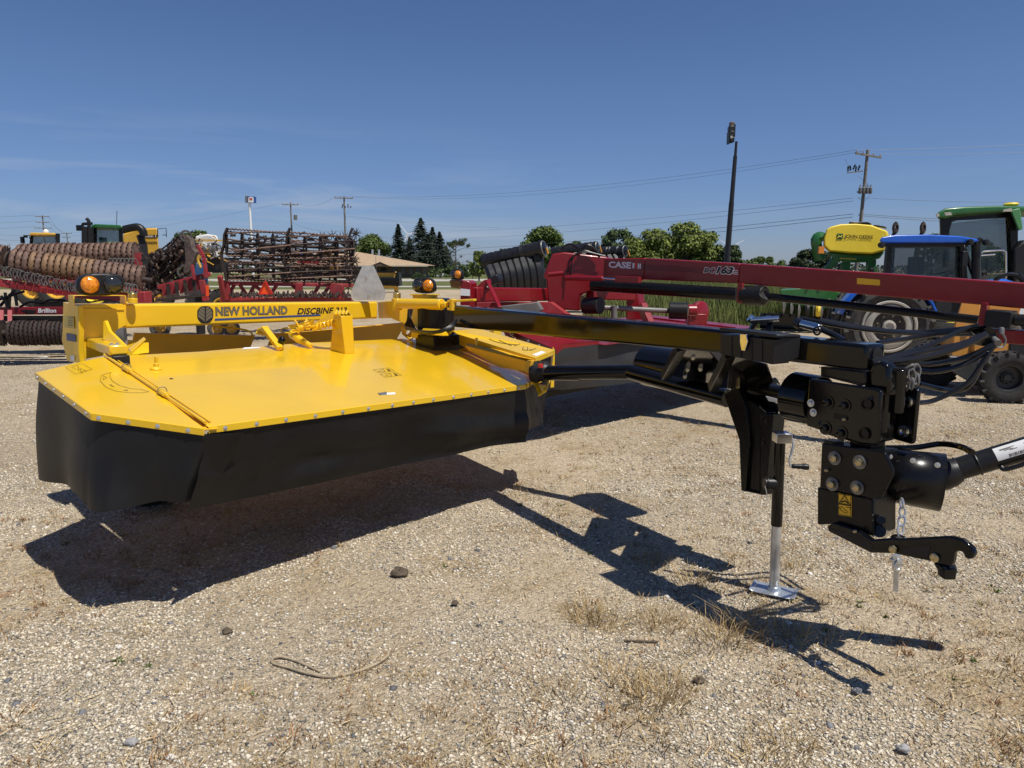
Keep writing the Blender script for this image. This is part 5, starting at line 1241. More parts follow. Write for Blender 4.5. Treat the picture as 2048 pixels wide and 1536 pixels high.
for k in range(7):
    MB().torus(at(222 + k * 8, 527, 19.5), V((.7, -1, .1)), .07, .015, 14, 5, sx=1.8, udir=(0, 0, 1)).build('shank_spring', GREYM, CP)
b = MB(); b.prism([at(270, 505, 19.6), at(279, 505, 19.6), at(282, 540, 19.6), at(268, 534, 19.6)], V((0, .1, 0))); b.beam(at(255, 536, 19.6), at(284, 539, 19.6), .1, .12); b.build('wing_bracket', REDD, CP)
b = MB(); b.beam(at(140, 590, 15.4), at(140, 605, 15.4), .12, .1); b.build('wing_post', REDD, CP); b = MB(); b.beam(at(297, 585, 16.1), at(297, 607, 16.1), .12, .1); b.build('wing_post', REDD, CP)
b = MB(); b.beam(at(-40, 622, 14.3), at(150, 621, 14.3), .16, .145); mb_ = b.build('name_beam', mat('deep_red_paint', (.19, .008, .014), .35, var=.1), CP, bev=.01)
text('Brillion', at(76, 625.5, 14.21), (1, 0, 0), (0, 0, 1), at(113, 625, 14.2).x - at(76, 625, 14.2).x, .085, WHI, mb_, shear=.2, bold=.03)
b = MB(); b.prism([at(40, 620, 14.215), at(72, 620, 14.215), at(70, 626, 14.215), at(54, 626, 14.215)], V((0, -.002, 0))); b.build('badge', PLA, mb_)
b = MB(); b.beam(at(-40, 637, 14.0), at(150, 637, 14.0), .2, .10); b.build('lower_beam', BLKS, CP, bev=.006)
b = MB()
for (x0, y0_), (x1, y1) in (((2, 592), (20, 614)), ((20, 588), (18, 616)), ((-5, 600), (48, 583)), ((30, 588), (34, 612)), ((0, 612), (30, 580)), ((10, 585), (14, 614))): b.tube(at(x0, y0_, 14.2), at(x1, y1, 14.2), .028, n=6)
b.build('hydraulic_rams', BLKS, CP)
b = MB(); b.path([at(40, 614, 14.1), at(60, 604, 14.1), at(85, 606, 14.1), at(100, 600, 14.1), at(130, 600, 14.1), at(150, 604, 14.2)], .022, 6, sm=5); b.prism([at(80, 613, 14.3), at(96, 604, 14.3), at(130, 600, 14.3), at(150, 605, 14.3), at(150, 613, 14.3)], V((0, .1, 0))); b.build('hose_cover', BLKS, CP)
roller(at(-60, 666, 13.6), at(8, 666, 13.7), .24, 8, [RUSTD]); roller(at(18, 666, 13.7), at(150, 666, 14.0), .235, 15, [RUSTD])
b = MB(); b.path([at(-20, 714, 13.6), at(60, 715, 13.6), at(130, 713, 14)], .012, 5); b.build('tow_cable', HOSE, CP)
b = MB()
for x in (3, 20): b.beam(at(x, 622, 14.0), at(x, 650, 13.8), .07, .06)
b.build('roller_hanger', REDD, CP)
wheel(CP, at(238, 676, 13.6), V((.9, .4, 0)), .34, .24, .17, TYREG, DRK); wheel(CP, at(226, 640, 15.5), V((.9, .4, 0)), .34, .24, .17, TYREG, DRK)
# ================================================================== red tillage tool with rusty rolling baskets
TT = thing('tillage_tool', 'red tillage tool carrying two tiers of rusty rolling baskets behind the yellow frame', 'farm implement', (-6.5, 19.5, 0))
tY = 19.0
def basket(p0, p1, Rr, nb, m, parent, twist=.7):
    p0, p1 = V(p0), V(p1); d = p1 - p0; u, w = basis(d)
    b = MB()
    for k in range(5):
        c = p0 + d * (k / 4); b.lathe([(Rr * .86, -.012), (Rr * .86, .012), (Rr * .35, .012), (Rr * .35, -.012)], c, d, 18, close=True)
    b.tube(p0, p1, Rr * .13, n=8); hub = b.build('basket_disc', RUSTD, parent)
    for j in range(nb):
        P = []
        n = 34
        for i in range(n + 1):
            a = 2 * math.pi * j / nb + twist * i / n; rr = Rr * (1.0 + (.045 if i % 2 else -.03))
            P.append(p0 + d * (i / n) + (u * math.cos(a) + w * math.sin(a)) * rr)
        MB().path(P, .020, 4).build('basket_bar', RUST if j % 3 else RUSTD, parent)
for (xa, ya, Ya), (xb, yb, Yb), rr in (((453, 485, 18.6), (576, 491, 19.3), .33), ((578, 491, 19.3), (703, 498, 20.0), .33), ((455, 541, 18.6), (577, 545, 19.3), .23), ((579, 545, 19.3), (700, 551, 20.0), .23)):
    basket(at(xa, ya, Ya), at(xb, yb, Yb), rr, 9, RUST, TT)
b = MB(); basket(at(520, 500, 21), at(690, 505, 21.6), .3, 8, RUSTD, TT, 1.2); basket(at(470, 525, 21), at(690, 530, 21.6), .25, 8, RUSTD, TT, -.9)
for x, Yk in ((452, 18.5), (577, 19.25), (702, 19.95)):
    P = [(x + 3, 456), (x - 3, 470), (x - 4, 490), (x - 9, 506), (x - 8, 528), (x - 1, 548), (x + 1, 563)]
    b = MB()
    for p, q in zip(P, P[1:]): b.beam(at(*p, Yk - .05), at(*q, Yk - .05), .04, .11, up=(0, 1, 0))
    b.build('basket_arm', RUSTD, TT)
b = MB(); b.beam(at(450, 507, 18.9), at(706, 513, 20), .06, .05); b.beam(at(452, 517, 18.9), at(706, 522, 20), .05, .04); b.beam(at(450, 555, 18.8), at(706, 562, 20), .07, .05); b.build('basket_rail', RUSTD, TT)
for k in range(120):
    x = rnd(455, 700); y = rnd(468, 558) if k % 3 else rnd(510, 558); Yk = rnd(19.7, 21.5); MB().beam(at(x, y, Yk), at(x + rnd(-16, 16), y + rnd(-10, 10), Yk + rnd(-.3, .3)), rnd(.03, .07), rnd(.03, .08)).build('tine_shank', RUSTD if k % 3 else RUST, TT)
for x, y, w_, h_, m_ in ((598, 513, .32, .22, BLUE), (652, 511, .35, .25, CYEL), (668, 533, .2, .2, CYEL), (545, 547, .3, .2, TANKW), (566, 500, .25, .3, GREYM), (480, 500, .3, .2, GREYM)):
    MB().box(at(x, y, 21.8), (w_, .3, h_)).build('tool_part', m_, TT, bev=.05)
for k in range(5): MB().path([at(596 + k * 9, 530, 21), at(602 + k * 9, 520, 21), at(610 + k * 9, 519, 21)], .05, 6, sm=3).build('curved_shank', REDD, TT)
# tine stars at the right end
for k in range(34):
    c = at(rnd(640, 712), rnd(466, 500) if k < 12 else rnd(480, 590), rnd(20.2, 21)); c = c if c.x > at(690, 540, 20).x or k < 12 else at(702 + rnd(-8, 10), rnd(480, 592), 20.3)
    b = MB(); a0 = rnd(0, 6)
    for j in range(7):
        a = a0 + j * .9; b.tube(c, c + V((math.cos(a) * .16, rnd(-.05, .05), math.sin(a) * .16)), .018, .006, n=4)
    b.build('tine_star', RUSTD, TT)
# red frame: rails, V braces, plates
rail = lambda a, c, w_=.14, h=.14, nm='frame_rail', m=REDD: MB().beam(a, c, w_, h).build(nm, m, TT, bev=.012)
rail(at(440, 566, 18.7), at(706, 571, 20.0), .12, .10); rail(at(440, 599, 18.6), at(706, 600, 19.9), .16, .14)
for x0, x1 in ((478, 500), (510, 494), (505, 545), (555, 535), (580, 620), (640, 622), (655, 680), (662, 640), (470, 452)): rail(at(x0, 567, 18.8 + (x0 - 450) * .0045), at(x1, 600, 18.8 + (x1 - 450) * .0045), .08, .09, 'brace')
for P in ([(446, 560), (456, 562), (458, 600), (446, 600)], [(662, 566), (686, 570), (686, 600), (654, 600)], [(592, 566), (604, 566), (600, 600), (586, 600)]):
    MB().prism([at(x, y, 18.5 + (P[0][0] - 450) * .005) for x, y in P], V((.02, .08, 0))).build('frame_plate', REDD, TT, bev=.01)
for k in range(60):
    x = 462 + k * 4; Yk = 18.5 + (x - 450) * .0048; MB().path([at(x, 589, Yk), at(x + rnd(-4, 4), 585 + rnd(-4, 3), Yk - .1), at(x + rnd(-6, 6), 594 + rnd(-2, 3), Yk - .25)], .022, 4).build('spring_tine', RUSTD, TT)
b = MB(); b.beam(at(458, 590, 18.5), at(704, 591, 19.8), .07, .07); b.build('tine_bar', RUSTD, TT)
b = MB(); sy = 18.35; b.prism([at(530, 562, sy), at(531.5, 562, sy), at(545, 587, sy), at(544, 589, sy), at(518, 589, sy), at(517, 587, sy)], V((0, .01, 0))); smv = b.build('slow_vehicle_sign', SMVO, TT)
b = MB(); P = [(530.7, 562), (545, 588), (517.3, 588)]
for p, q in zip(P, P[1:] + P[:1]): b.beam(at(*p, sy - .012), at(*q, sy - .012), .02, .045, up=(0, 1, 0))
b.build('sign_border', SMVR, smv)
# left wing: arm, wheels, dark gang of baskets folded on edge, red shank frame
gY = 18.2
b = MB(); b.prism([at(x, y, gY - .3) for x, y in ((366, 474), (374, 470), (381, 478), (384, 496), (392, 504), (386, 525), (378, 546), (368, 548), (365, 540), (370, 520))], V((.05, .12, 0))); b.build('wing_arm', mat('brown_arm', (.085, .06, .05), .6, var=.3, dirt=.3), TT, bev=.02)
for (x, y), Rr in (((372, 472), .14), ((369, 543), .17)):
    MB().lathe([(Rr * .7, -.05), (Rr, -.05), (Rr, .05), (Rr * .7, .05)], at(x, y, gY - .25), V((.35, -.9, 0)), 24, close=True).build('bearing_ring', TYREG, TT)
for k, (x0, y0_, x1, y1) in enumerate(((318, 520, 372, 480), (304, 540, 375, 502), (298, 560, 365, 530), (300, 580, 360, 555), (306, 530, 350, 505))):
    basket(at(x0, y0_, gY + .5), at(x1, y1, gY + .1 + .1 * k), .17, 7, RUSTD, TT, 1.5)
for k in range(110):
    t = rnd(0, 1); x = 292 + 82 * t + rnd(-4, 4); y = rnd(515 - 48 * t, 598 - 30 * t * t) ; Yk = rnd(17.9, 18.9); Lg = rnd(4, 13); a = rnd(0, 6.3)
    MB().beam(at(x, y, Yk), at(x + Lg * math.cos(a), y + Lg * math.sin(a), Yk + rnd(-.2, .2)), rnd(.03, .07), rnd(.03, .09)).build('tine_shank', RUSTD if k % 4 else RUST, TT)
for k in range(5):
    x = 322 + k * 17
    MB().prism([at(x, 571 - k * 4, 17.7), at(x + 13, 568 - k * 4, 17.7), at(x + 13, 590 - k * 3, 17.7), at(x + 3, 594 - k * 3, 17.7)], V((.02, .10, 0))).build('shank_plate', REDD, TT, bev=.01)
    MB().beam(at(x + 13, 568 - k * 4, 17.65), at(x + 17, 596 - k * 3, 17.65), .05, .06).build('shank', RUSTD, TT)
rail(at(316, 575, 17.8), at(420, 548, 17.8), .1, .1); rail(at(395, 490, 17.6), at(408, 515, 17.6), .06, .08); rail(at(408, 515, 17.6), at(413, 556, 17.6), .07, .08); rail(at(384, 530, 17.6), at(389, 560, 17.6), .06, .07)
rail(at(404, 560, 17.6), at(412, 602, 17.6), .1, .14); rail(at(440, 552, 17.9), at(448, 600, 18.1), .1, .12)
b = MB(); b.beam(at(415, 570, 17.4), at(415, 592, 17.4), .06, .03, up=(0, 1, 0)); b.build('red_reflector', SMVO, TT)
b = MB(); b.path([at(399, 510, 17.6), at(396, 520, 17.6), at(402, 535, 17.6)], .03, 6, sm=3); b.build('yellow_hose', CYEL, TT)
for k in range(34):
    x = 316 + k * 2.6; MB().tube(at(x, 603 - .3 * k, 17.3), at(x - 6, 594 - .45 * k, 17.6), .018, .006, n=4).build('spring_tine', RUSTD, TT)
b = MB(); b.beam(at(312, 601, 17.3), at(408, 590, 17.4), .12, .06); b.build('tine_bar', RUSTD, TT)
for x, Yk in ((433, 18.9), (462, 19.1), (610, 19.6), (320, 18.2)): wheel(TT, at(x, 657 if x > 330 else 655, Yk), V((.5, -.86, 0)), .22 if x < 600 and x > 330 else .24, .2, .12, TYREG, CYEL)
# ================================================================== tractors, combine and sprayer behind
def cab(parent, P, Y, dep, m_post, roofm, roofP, roof_ov=.12):
    """P: four corners (tl, tr, br, bl) of the cab side in the picture plane at Y, dep its depth; posts, panes, roof"""
    c = [at(x, y, Y) for x, y in P]; o = away((P[0][0] + P[1][0]) / 2) * dep
    for i in (0, 1):
        for off in (V((0, 0, 0)), o): MB().beam(c[i] + off, c[3 - i] + off, .09, .09, up=(0, 1, 0)).build('cab_post', m_post, parent)
    MB().prism([p + V((0, .03, 0)) for p in c], V((0, .01, 0))).build('side_window', GLS, parent)
    MB().prism([p + o for p in c], V((0, .01, 0))).build('side_window', GLS, parent)
    for i in (0, 1): MB().prism([c[i], c[i] + o, c[3 - i] + o, c[3 - i]], V((.01, 0, 0))).build('end_window', GLS, parent)
    MB().prism([at(x, y, Y - roof_ov) for x, y in roofP], o * (1 + 2 * roof_ov / dep)).build('cab_roof', roofm, parent, bev=.06, seg=3)
    b = MB(); m = (c[2] + c[3]) / 2 + o * .5; b.box(m + V((0, 0, -.25)), (.45, .4, .12)); b.box(m + V((-.18, 0, .12)), (.12, .4, .62)); b.tube(m + V((.45, 0, -.5)), m + V((.4, 0, .05)), .03); b.torus(m + V((.38, 0, .10)), V((-.4, 0, 1)), .18, .02, 18, 5); b.build('seat', DRK, parent, bev=.03)
    return c, o
GT = thing('green_tractor', 'green tractor with tall black exhaust stacks behind the rusty rollers', 'tractor', (at(230, 540, 30).x, 30.5, 0)); Yg = 30
cab(GT, [(190, 454), (242, 456), (243, 496), (190, 494)], Yg, 1.7, BLKS, GRN, [(182, 451), (190, 448), (240, 450), (246, 454), (244, 457), (182, 456)])
b = MB(); b.path([at(178, 494, Yg - .3), at(178, 448, Yg - .3), at(177, 441, Yg - .3), at(173, 437, Yg - .3)], .065, 10); b.tube(at(171, 494, Yg - .3), at(171, 453, Yg - .3), .14); b.tube(at(182, 494, Yg - .3), at(181, 455, Yg - .3), .12); b.path([at(163, 456, Yg - .3), at(166, 448, Yg - .3), at(184, 447, Yg - .3)], .06, 8); b.build('exhaust_stack', PLA, GT)
b = MB(); b.box(at(159, 456, Yg - .3), (.2, .12, .22)); b.build('mirror', BLK, GT)
b = MB(); b.prism([at(x, y, Yg - .6) for x, y in ((207, 487), (215, 483), (235, 484), (262, 492), (275, 503), (272, 520), (205, 515))], away(235) * 1.2); b.build('hood', GRNS, GT, bev=.1, seg=3)
b = MB(); b.box(at(235, 510, Yg + .3), (1.9, 1.2, .9)); b.build('chassis', DRK, GT)
b = MB(); b.tube(at(233, 455, Yg + 1), at(234, 421, Yg + 1), .012, n=5); b.build('aerial', PLA, GT)
for x, Rr in ((195, .95), (262, .85)): wheel(GT, V((at(x, 540, Yg).x, Yg - .2, Rr)), V((.2, -1, 0)), Rr, .6, Rr * .55, TYRE, JYEL, lugs=16)
KT = thing('ochre_tractor', 'black and ochre tractor cab peeping over the rollers at far left', 'tractor', (at(90, 540, 36).x, 36.5, 0)); Yk = 36
cab(KT, [(64, 470), (114, 471), (119, 503), (60, 503)], Yk, 1.6, BLKS, CYEL, [(58, 468), (62, 465), (110, 466), (116, 469), (112, 471), (60, 471)])
b = MB(); b.prism([at(x, y, Yk - .5) for x, y in ((72, 492), (86, 486), (112, 487), (124, 498), (126, 515), (72, 515))], away(95) * 1.2); b.build('hood', GREYM, KT, bev=.08, seg=3)
b = MB(); b.prism([at(x, y, Yk - .53) for x, y in ((71, 490), (88, 489), (88, 498), (70, 498))], V((0, .02, 0))); b.build('hood_side', CYEL, KT)
b = MB(); b.box(at(45, 480, Yk - .3), (.12, .15, .30)); b.box(at(51, 473, Yk - .3), (.13, .12, .12)); b.path([at(48, 471, Yk - .3), at(58, 471, Yk), at(60, 478, Yk)], .02, 5); b.build('mirror', BLK, KT)
b = MB(); b.prism([at(x, y, Yk - .2) for x, y in ((111, 467), (120, 467), (120, 489), (113, 487))], away(116) * .3); b.build('exhaust_stack', PLA, KT)
b = MB(); b.ell(at(92, 464, Yk + .5), .13); b.build('beacon', WHI, KT)
for x in (70, 118): wheel(KT, V((at(x, 540, Yk).x, Yk - .2, .9)), V((.2, -1, 0)), .9, .55, .5, TYRE, CYEL, lugs=14)
CB = thing('combine_harvester', 'ochre combine harvester with a black unloading spout behind the green tractor', 'combine', (at(285, 540, 34).x, 35, 0)); Yc = 34
b = MB(); b.prism([at(x, y, Yc) for x, y in ((246, 468), (280, 457), (315, 456), (318, 506), (262, 512), (246, 505))], away(270) * 2.4); cbb = b.build('body', CYEL, CB, bev=.06)
b = MB(); b.prism([at(x, y, Yc + .2) for x, y in ((277, 456), (310, 456), (313, 470), (284, 470))], away(295) * 1.8); b.build('grain_bin', mat('dull_ochre', (.30, .17, .03), .6), CB)
b = MB(); b.prism([at(286, 470, Yc - .02), at(314, 470, Yc - .02), at(314, 475, Yc - .02), at(288, 475, Yc - .02)], V((0, .02, 0))); pl_ = b.build('name_plate', DECB, cbb)
b = MB()
for k, (x, w_) in enumerate(((291, 1.6), (294, 1.4), (296.6, 1.8), (299.4, 1.6), (302.2, 1.6), (305, 1.2), (310, 1.8))): b.prism([at(x, 474.2, Yc - .03), at(x + w_, 474.2, Yc - .03), at(x + w_ + .3, 471 + (k % 2) * .6, Yc - .03), at(x + .4, 470.8, Yc - .03)], V((0, .004, 0)))
b.build('plate_print', WHI, pl_)
text('LEXION', at(289, 488, Yc - .01), (1, 0, 0), (0, 0, 1), .57, .11, DECB, cbb, bold=.03)
b = MB(); b.path([at(244, 460, Yc - .6), at(266, 455, Yc - .6), at(278, 455, Yc - .6), at(286, 463, Yc - .6), at(287, 472, Yc - .6)], .17, 12, sm=3); b.path([at(280, 470, Yc - .5), at(286, 490, Yc - .5), at(282, 506, Yc - .5)], .16, 10); b.build('unloading_spout', PLA, CB)
b = MB(); b.path([at(316, 474, Yc), at(315, 458, Yc), at(332, 456, Yc), at(333, 474, Yc)], .018, 5); b.path([at(325, 470, Yc), at(333, 470, Yc)], .018, 5); b.build('handrail', PLA, CB)
b = MB(); b.box(at(285, 530, Yc + 1), (1.4, 2.0, 1.0)); b.build('chassis', DRK, CB)
for x, Rr in ((262, .9), (312, .6)): wheel(CB, V((at(x, 540, Yc).x, Yc + .2, Rr)), V((.2, -1, 0)), Rr, .6, Rr * .5, TYRE, CYEL, lugs=14)
SPR = thing('sprayer', 'field sprayer with a white tank and a tangle of yellow pipes', 'sprayer', (at(420, 540, 25).x, 25.3, 0)); Ys = 25
b = MB(); b.prism([at(x, y, Ys) for x, y in ((391, 472), (414, 468), (434, 471), (438, 484), (430, 496), (402, 498), (391, 486))], away(415) * 1.2); b.build('tank', TANKW, SPR, bev=.05, seg=3)
for k in range(3): MB().ell(at(412 + k * 9, 496, Ys - .2), (.12, .12, .18), 12, 8).build('small_tank', GREYM, SPR)
for k in range(44):
    x, y = rnd(388, 450), rnd(474, 522); Q_ = [at(x, y, Ys - .3), at(x + rnd(-10, 10), y + rnd(-6, 8), Ys - .3), at(x + rnd(-14, 14), y + rnd(-10, 12), Ys - .25)]
    MB().path(Q_, rnd(.012, .028), 5, sm=3).build('spray_pipe', (CYEL, GREYM, TANKW, PLA)[k % 4], SPR)
b = MB(); b.beam(at(385, 480, Ys - .2), at(458, 481, Ys - .2), .05, .05); b.beam(at(385, 506, Ys - .2), at(455, 507, Ys - .2), .06, .06); b.build('boom', CYEL, SPR)
b = MB(); b.box(at(415, 530, Ys + .5), (1.3, 1.0, .5)); b.build('chassis', DRK, SPR)
for x in (398, 436): wheel(SPR, V((at(x, 540, Ys).x, Ys + .2, .55)), V((.2, -1, 0)), .55, .4, .28, TYRE, CYEL, lugs=12)
b = MB(); bl = thing('blue_drum', 'dark blue plastic drum half hidden between the red tool posts', 'drum', (at(394, 540, 20.5).x, 20.5, 0)); b.lathe([(.24, 1.05), (.27, 1.1), (.27, 1.9), (.24, 1.95), (0, 1.95)], (at(394, 540, 20.5).x, 20.5, 0), (0, 0, 1), 20); b.build('drum_body', mat('dark_blue', (.02, .06, .14), .4), bl)
b = MB(); b.tube((at(394, 540, 20.5).x, 20.5, 0), (at(394, 540, 20.5).x, 20.5, 1.05), .12); b.build('stand', DRK, bl)
YH = thing('crop_header', 'small yellow and black crop header on the grass before the tan roofed building', 'header', (at(775, 540, 60).x, 60.5, 0)); Yh = 60
b = MB(); b.prism([at(x, y, Yh) for x, y in ((752, 545), (758, 543), (788, 543), (796, 552), (797, 562), (752, 562))], V((0, 1.0, 0))); b.build('body', CYEL, YH)
b = MB(); b.tube(at(750, 560, Yh - .4), at(797, 561, Yh - .4), .22, n=12); b.beam(at(752, 567, Yh - .3), at(797, 568, Yh - .3), .5, .3); b.build('reel', BLKS, YH)
b = MB(); b.prism([at(x, y, Yh - .5) for x, y in ((790, 545), (797, 545), (799, 572), (793, 573))], V((.05, 1.2, 0))); b.beam(at(752, 544, Yh - .1), at(790, 544, Yh - .1), .2, .12); b.build('end_frame', BLKS, YH)
b = MB(); b.beam(at(755, 573, Yh), at(794, 573, Yh), .8, .25); b.beam((at(757, 540, Yh).x, Yh, 0), at(757, 572, Yh), .3, .3); b.beam((at(792, 540, Yh).x, Yh, 0), at(792, 572, Yh), .3, .3); b.build('skid', CYEL, YH)
# ================================================================== black draper headers behind the red mower
def draper(lab, xl, yl, xr, yr, Y, Rr, body, ribs=8):
    D = thing('draper_header', lab, 'header', (at((xl + xr) / 2, 540, Y).x, Y + .5, 0), 'black fabric rolls of crop headers behind the red mower')
    p0, p1 = at(xl, yl, Y + .8), at(xr, yr, Y); d = (p1 - p0).normalized()
    b = MB(); n = 26
    P = [p0.lerp(p1, i / n) for i in range(n + 1)]
    prof = [(Rr * (1 + .05 * math.sin(i * 2.3) + rnd(-.03, .03)), (p1 - p0).length * i / n) for i in range(n + 1)]
    b.lathe(prof, p0, d, 22); b.build('fabric_roll', FABR, D)
    MB().torus(p1 + d * .01, d, Rr * .9, .025, 22, 6).build('roll_rim', GREYM, D)
    MB().lathe([(Rr * .86, .0), (Rr * .86, .03), (Rr * .2, .05), (0, .05)], p1, d, 20).build('end_cap', BLKS, D)
    B_ = [at(x, y, Y + .2) for x, y in body]
    MB().prism(B_, V((.2, .8, 0))).build('frame_body', DRK, D, bev=.03)
    for k in range(ribs):
        t = (k + .5) / ribs; x = body[0][0] + (body[1][0] - body[0][0]) * t; yt = body[0][1] + (body[1][1] - body[0][1]) * t; yb = body[3][1] + (body[2][1] - body[3][1]) * t
        MB().path([at(x, yt, Y + .15), at(x + 8, (yt + yb) / 2 - 6, Y - .1), at(x + 12, yb, Y + .05)], .19, 8, sm=4).build('belt_fold', FABR, D)
    b = MB(); b.beam(at(body[1][0] - 4, body[1][1] - 2, Y - .1), at(body[2][0] - 6, body[2][1], Y - .1), .14, .2); b.build('side_strut', BLKS, D); b = MB(); b.beam((p0.x, p0.y, 0), p0, .2, .2); b.build('stand', BLKS, D); b = MB(); b.beam((p1.x - .3, p1.y + .4, 0), p1 - d * .3, .2, .25); b.build('stand', BLKS, D)
    b = MB(); b.tube(at(xr + 5, yr - 2, Y - .05), at(xr + 9, yr + 11, Y - .05), .04, n=6); b.build('orange_strap', ORG, D)
    return D
draper('largest black header roll with folded belts under it, beside the red gooseneck', 968, 524, 1087, 497, 24, .26, [(972, 538), (1078, 512), (1082, 588), (980, 590)])
draper('black header roll half hidden behind the red gooseneck hoses', 1105, 506, 1194, 494, 31, .24, [(1108, 515), (1190, 505), (1192, 560), (1110, 562)], 5)
draper('black header roll ending right of the gooseneck, in front of the light green trees', 1200, 506, 1250, 502, 33, .26, [(1200, 516), (1246, 511), (1248, 560), (1202, 560)], 4)
# ================================================================== air seeder with yellow tank
AS = thing('air_seeder', 'green air seeder with a big yellow tank and raised disc units', 'seeder', (at(1710, 540, 22).x, 22.6, 0)); Ya = 22
def loft(P, Y, dep, ins, nm, m, parent):
    c = V((0, 0, 0)); Q0 = [at(x, y, Y) for x, y in P]
    for q in Q0: c += q
    c /= len(Q0); b = MB(); n = len(P); vs = []; o = away(sum(p[0] for p in P) / n)
    ks = [(0, 1 - ins), (.12, 1 - ins * .3), (.3, 1), (.7, 1), (.88, 1 - ins * .3), (1, 1 - ins)]
    for t, s_ in ks: vs += [c + (q - c) * s_ + o * (t * dep) for q in Q0]
    fs = [tuple(range(n)), tuple((len(ks) - 1) * n + i for i in range(n))]
    for k in range(len(ks) - 1): fs += [(k * n + i, k * n + (i + 1) % n, (k + 1) * n + (i + 1) % n, (k + 1) * n + i) for i in range(n)]
    b.add(vs, fs); return b.build(nm, m, parent, bev=.03, seg=3)
tk = loft([(1651, 458), (1660, 452), (1680, 447), (1712, 446), (1744, 449), (1776, 461), (1779, 468), (1776, 486), (1770, 502), (1746, 509), (1700, 507), (1656, 503), (1645, 492), (1645, 476)], Ya - .3, 1.9, .06, 'tank', JYEL, AS)
b = MB(); b.prism([at(x, y, Ya - .27) for x, y in ((1668, 462), (1744, 466), (1743, 490), (1740, 493), (1672, 489), (1668, 484))], V((0, -.02, 0))); tp_ = b.build('tank_panel', JYEL, tk, bev=.012)
text('JOHN DEERE', at(1688, 478, Ya - .31), at(1743, 480, Ya - .31) - at(1688, 478, Ya - .31), (0, 0, 1), .82, .125, DECB, tp_, bold=.02, up=.012)
lgc = [(1674, 467), (1686, 467.5), (1686.5, 476), (1684, 478.5), (1676, 478), (1673.5, 475)]
b = MB(); b.prism([at(x, y, Ya - .315) for x, y in lgc], V((0, .004, 0))); lg = b.build('emblem', GRN, tp_)
b = MB(); b.path([at(1675, 475.5, Ya - .322), at(1678.5, 473, Ya - .322), at(1682, 473.2, Ya - .322), at(1684.5, 471, Ya - .322)], .012, 4); b.path([at(1678, 473, Ya - .322), at(1676.5, 469.5, Ya - .322)], .009, 4); b.path([at(1681, 473, Ya - .322), at(1683.5, 476, Ya - .322)], .009, 4); b.build('emblem_animal', JYEL, lg)
b = MB(); b.prism([at(x, y, Ya + .1) for x, y in ((1697, 446), (1700, 443), (1736, 444), (1744, 448))], away(1715) * .9); b.prism([at(x, y, Ya + .1) for x, y in ((1746, 451), (1750, 449), (1770, 453), (1774, 456))], away(1760) * .7); b.build('tank_lid', BLKS, AS, bev=.03)
b = MB(); b.prism([at(x, y, Ya - .1) for x, y in ((1652, 504), (1700, 508), (1746, 510), (1770, 503), (1760, 516), (1736, 524), (1690, 525), (1668, 518))], away(1710) * 1.5); hp2 = b.build('hopper', GRN, AS, bev=.04)
b = MB()
for k in range(15): x = 1680 + k * 2.2; b.prism([at(x, 517.6 + k * .1, Ya - .115), at(x + 1.5, 517.7 + k * .1, Ya - .115), at(x + 1.5, 515.4 + k * .1 + (k % 3) * .5, Ya - .115), at(x, 515.4 + k * .1 + (k % 2) * .7, Ya - .115)], V((0, .004, 0)))
b.build('hopper_print', JYEL, hp2)
b = MB(); b.beam(at(1672, 516, Ya), at(1650, 545, Ya), .12, .2); b.beam(at(1690, 525, Ya), at(1690, 640, Ya), .16, .25); b.beam(at(1742, 520, Ya), at(1740, 640, Ya), .16, .25); b.beam(at(1640, 590, Ya), at(1770, 598, Ya), .3, .3); b.build('frame', GRN, AS, bev=.02)
b = MB(); b.prism([at(x, y, Ya - .6) for x, y in ((1560, 580), (1650, 572), (1690, 590), (1680, 622), (1600, 612), (1562, 604))], away(1620) * 1.2); b.build('side_frame', GRN, AS, bev=.03)
b = MB(); b.path([at(1640, 520, Ya), at(1635, 500, Ya), at(1632, 480, Ya), at(1640, 474, Ya), at(1646, 478, Ya)], .16, 8, sm=3); b.build('seed_tower', GRN, AS)
b = MB(); b.box(at(1642, 500, Ya - .3), (.15, .1, .2)); b.build('marker_lamp', AMB, AS)
for k in range(30):
    x = rnd(1570, 1760); y = rnd(530, 620); MB().beam(at(x, y, Ya + rnd(-.8, .5)), at(x + rnd(-18, 18), y + rnd(6, 22), Ya + rnd(-.8, .5)), rnd(.05, .12), rnd(.05, .12)).build('row_unit_arm', (DRK, GRN, DRK)[k % 3], AS)
for k in range(12):
    c = at(1568 + k * 15, 612 + (k % 3) * 6, Ya - .8); MB().lathe([(.22, -.01), (.22, .01), (.05, .05), (0, .05)], c, V((.9, -.45, 0)), 18).build('opener_disc', GREYM, AS)
for k in range(5):
    c = at(1615 + k * 22, 620, Ya - .9); MB().lathe([(.17, -.06), (.2, 0), (.17, .06)], c, V((.9, -.45, 0)), 18).build('gauge_wheel', JYEL if k in (1, 3) else DRK, AS)
for x in (1655, 1730): wheel(AS, V((at(x, 540, Ya).x, Ya + .4, .6)), V((.95, -.3, 0)), .6, .45, .3, TYRE, JYEL, lugs=14)
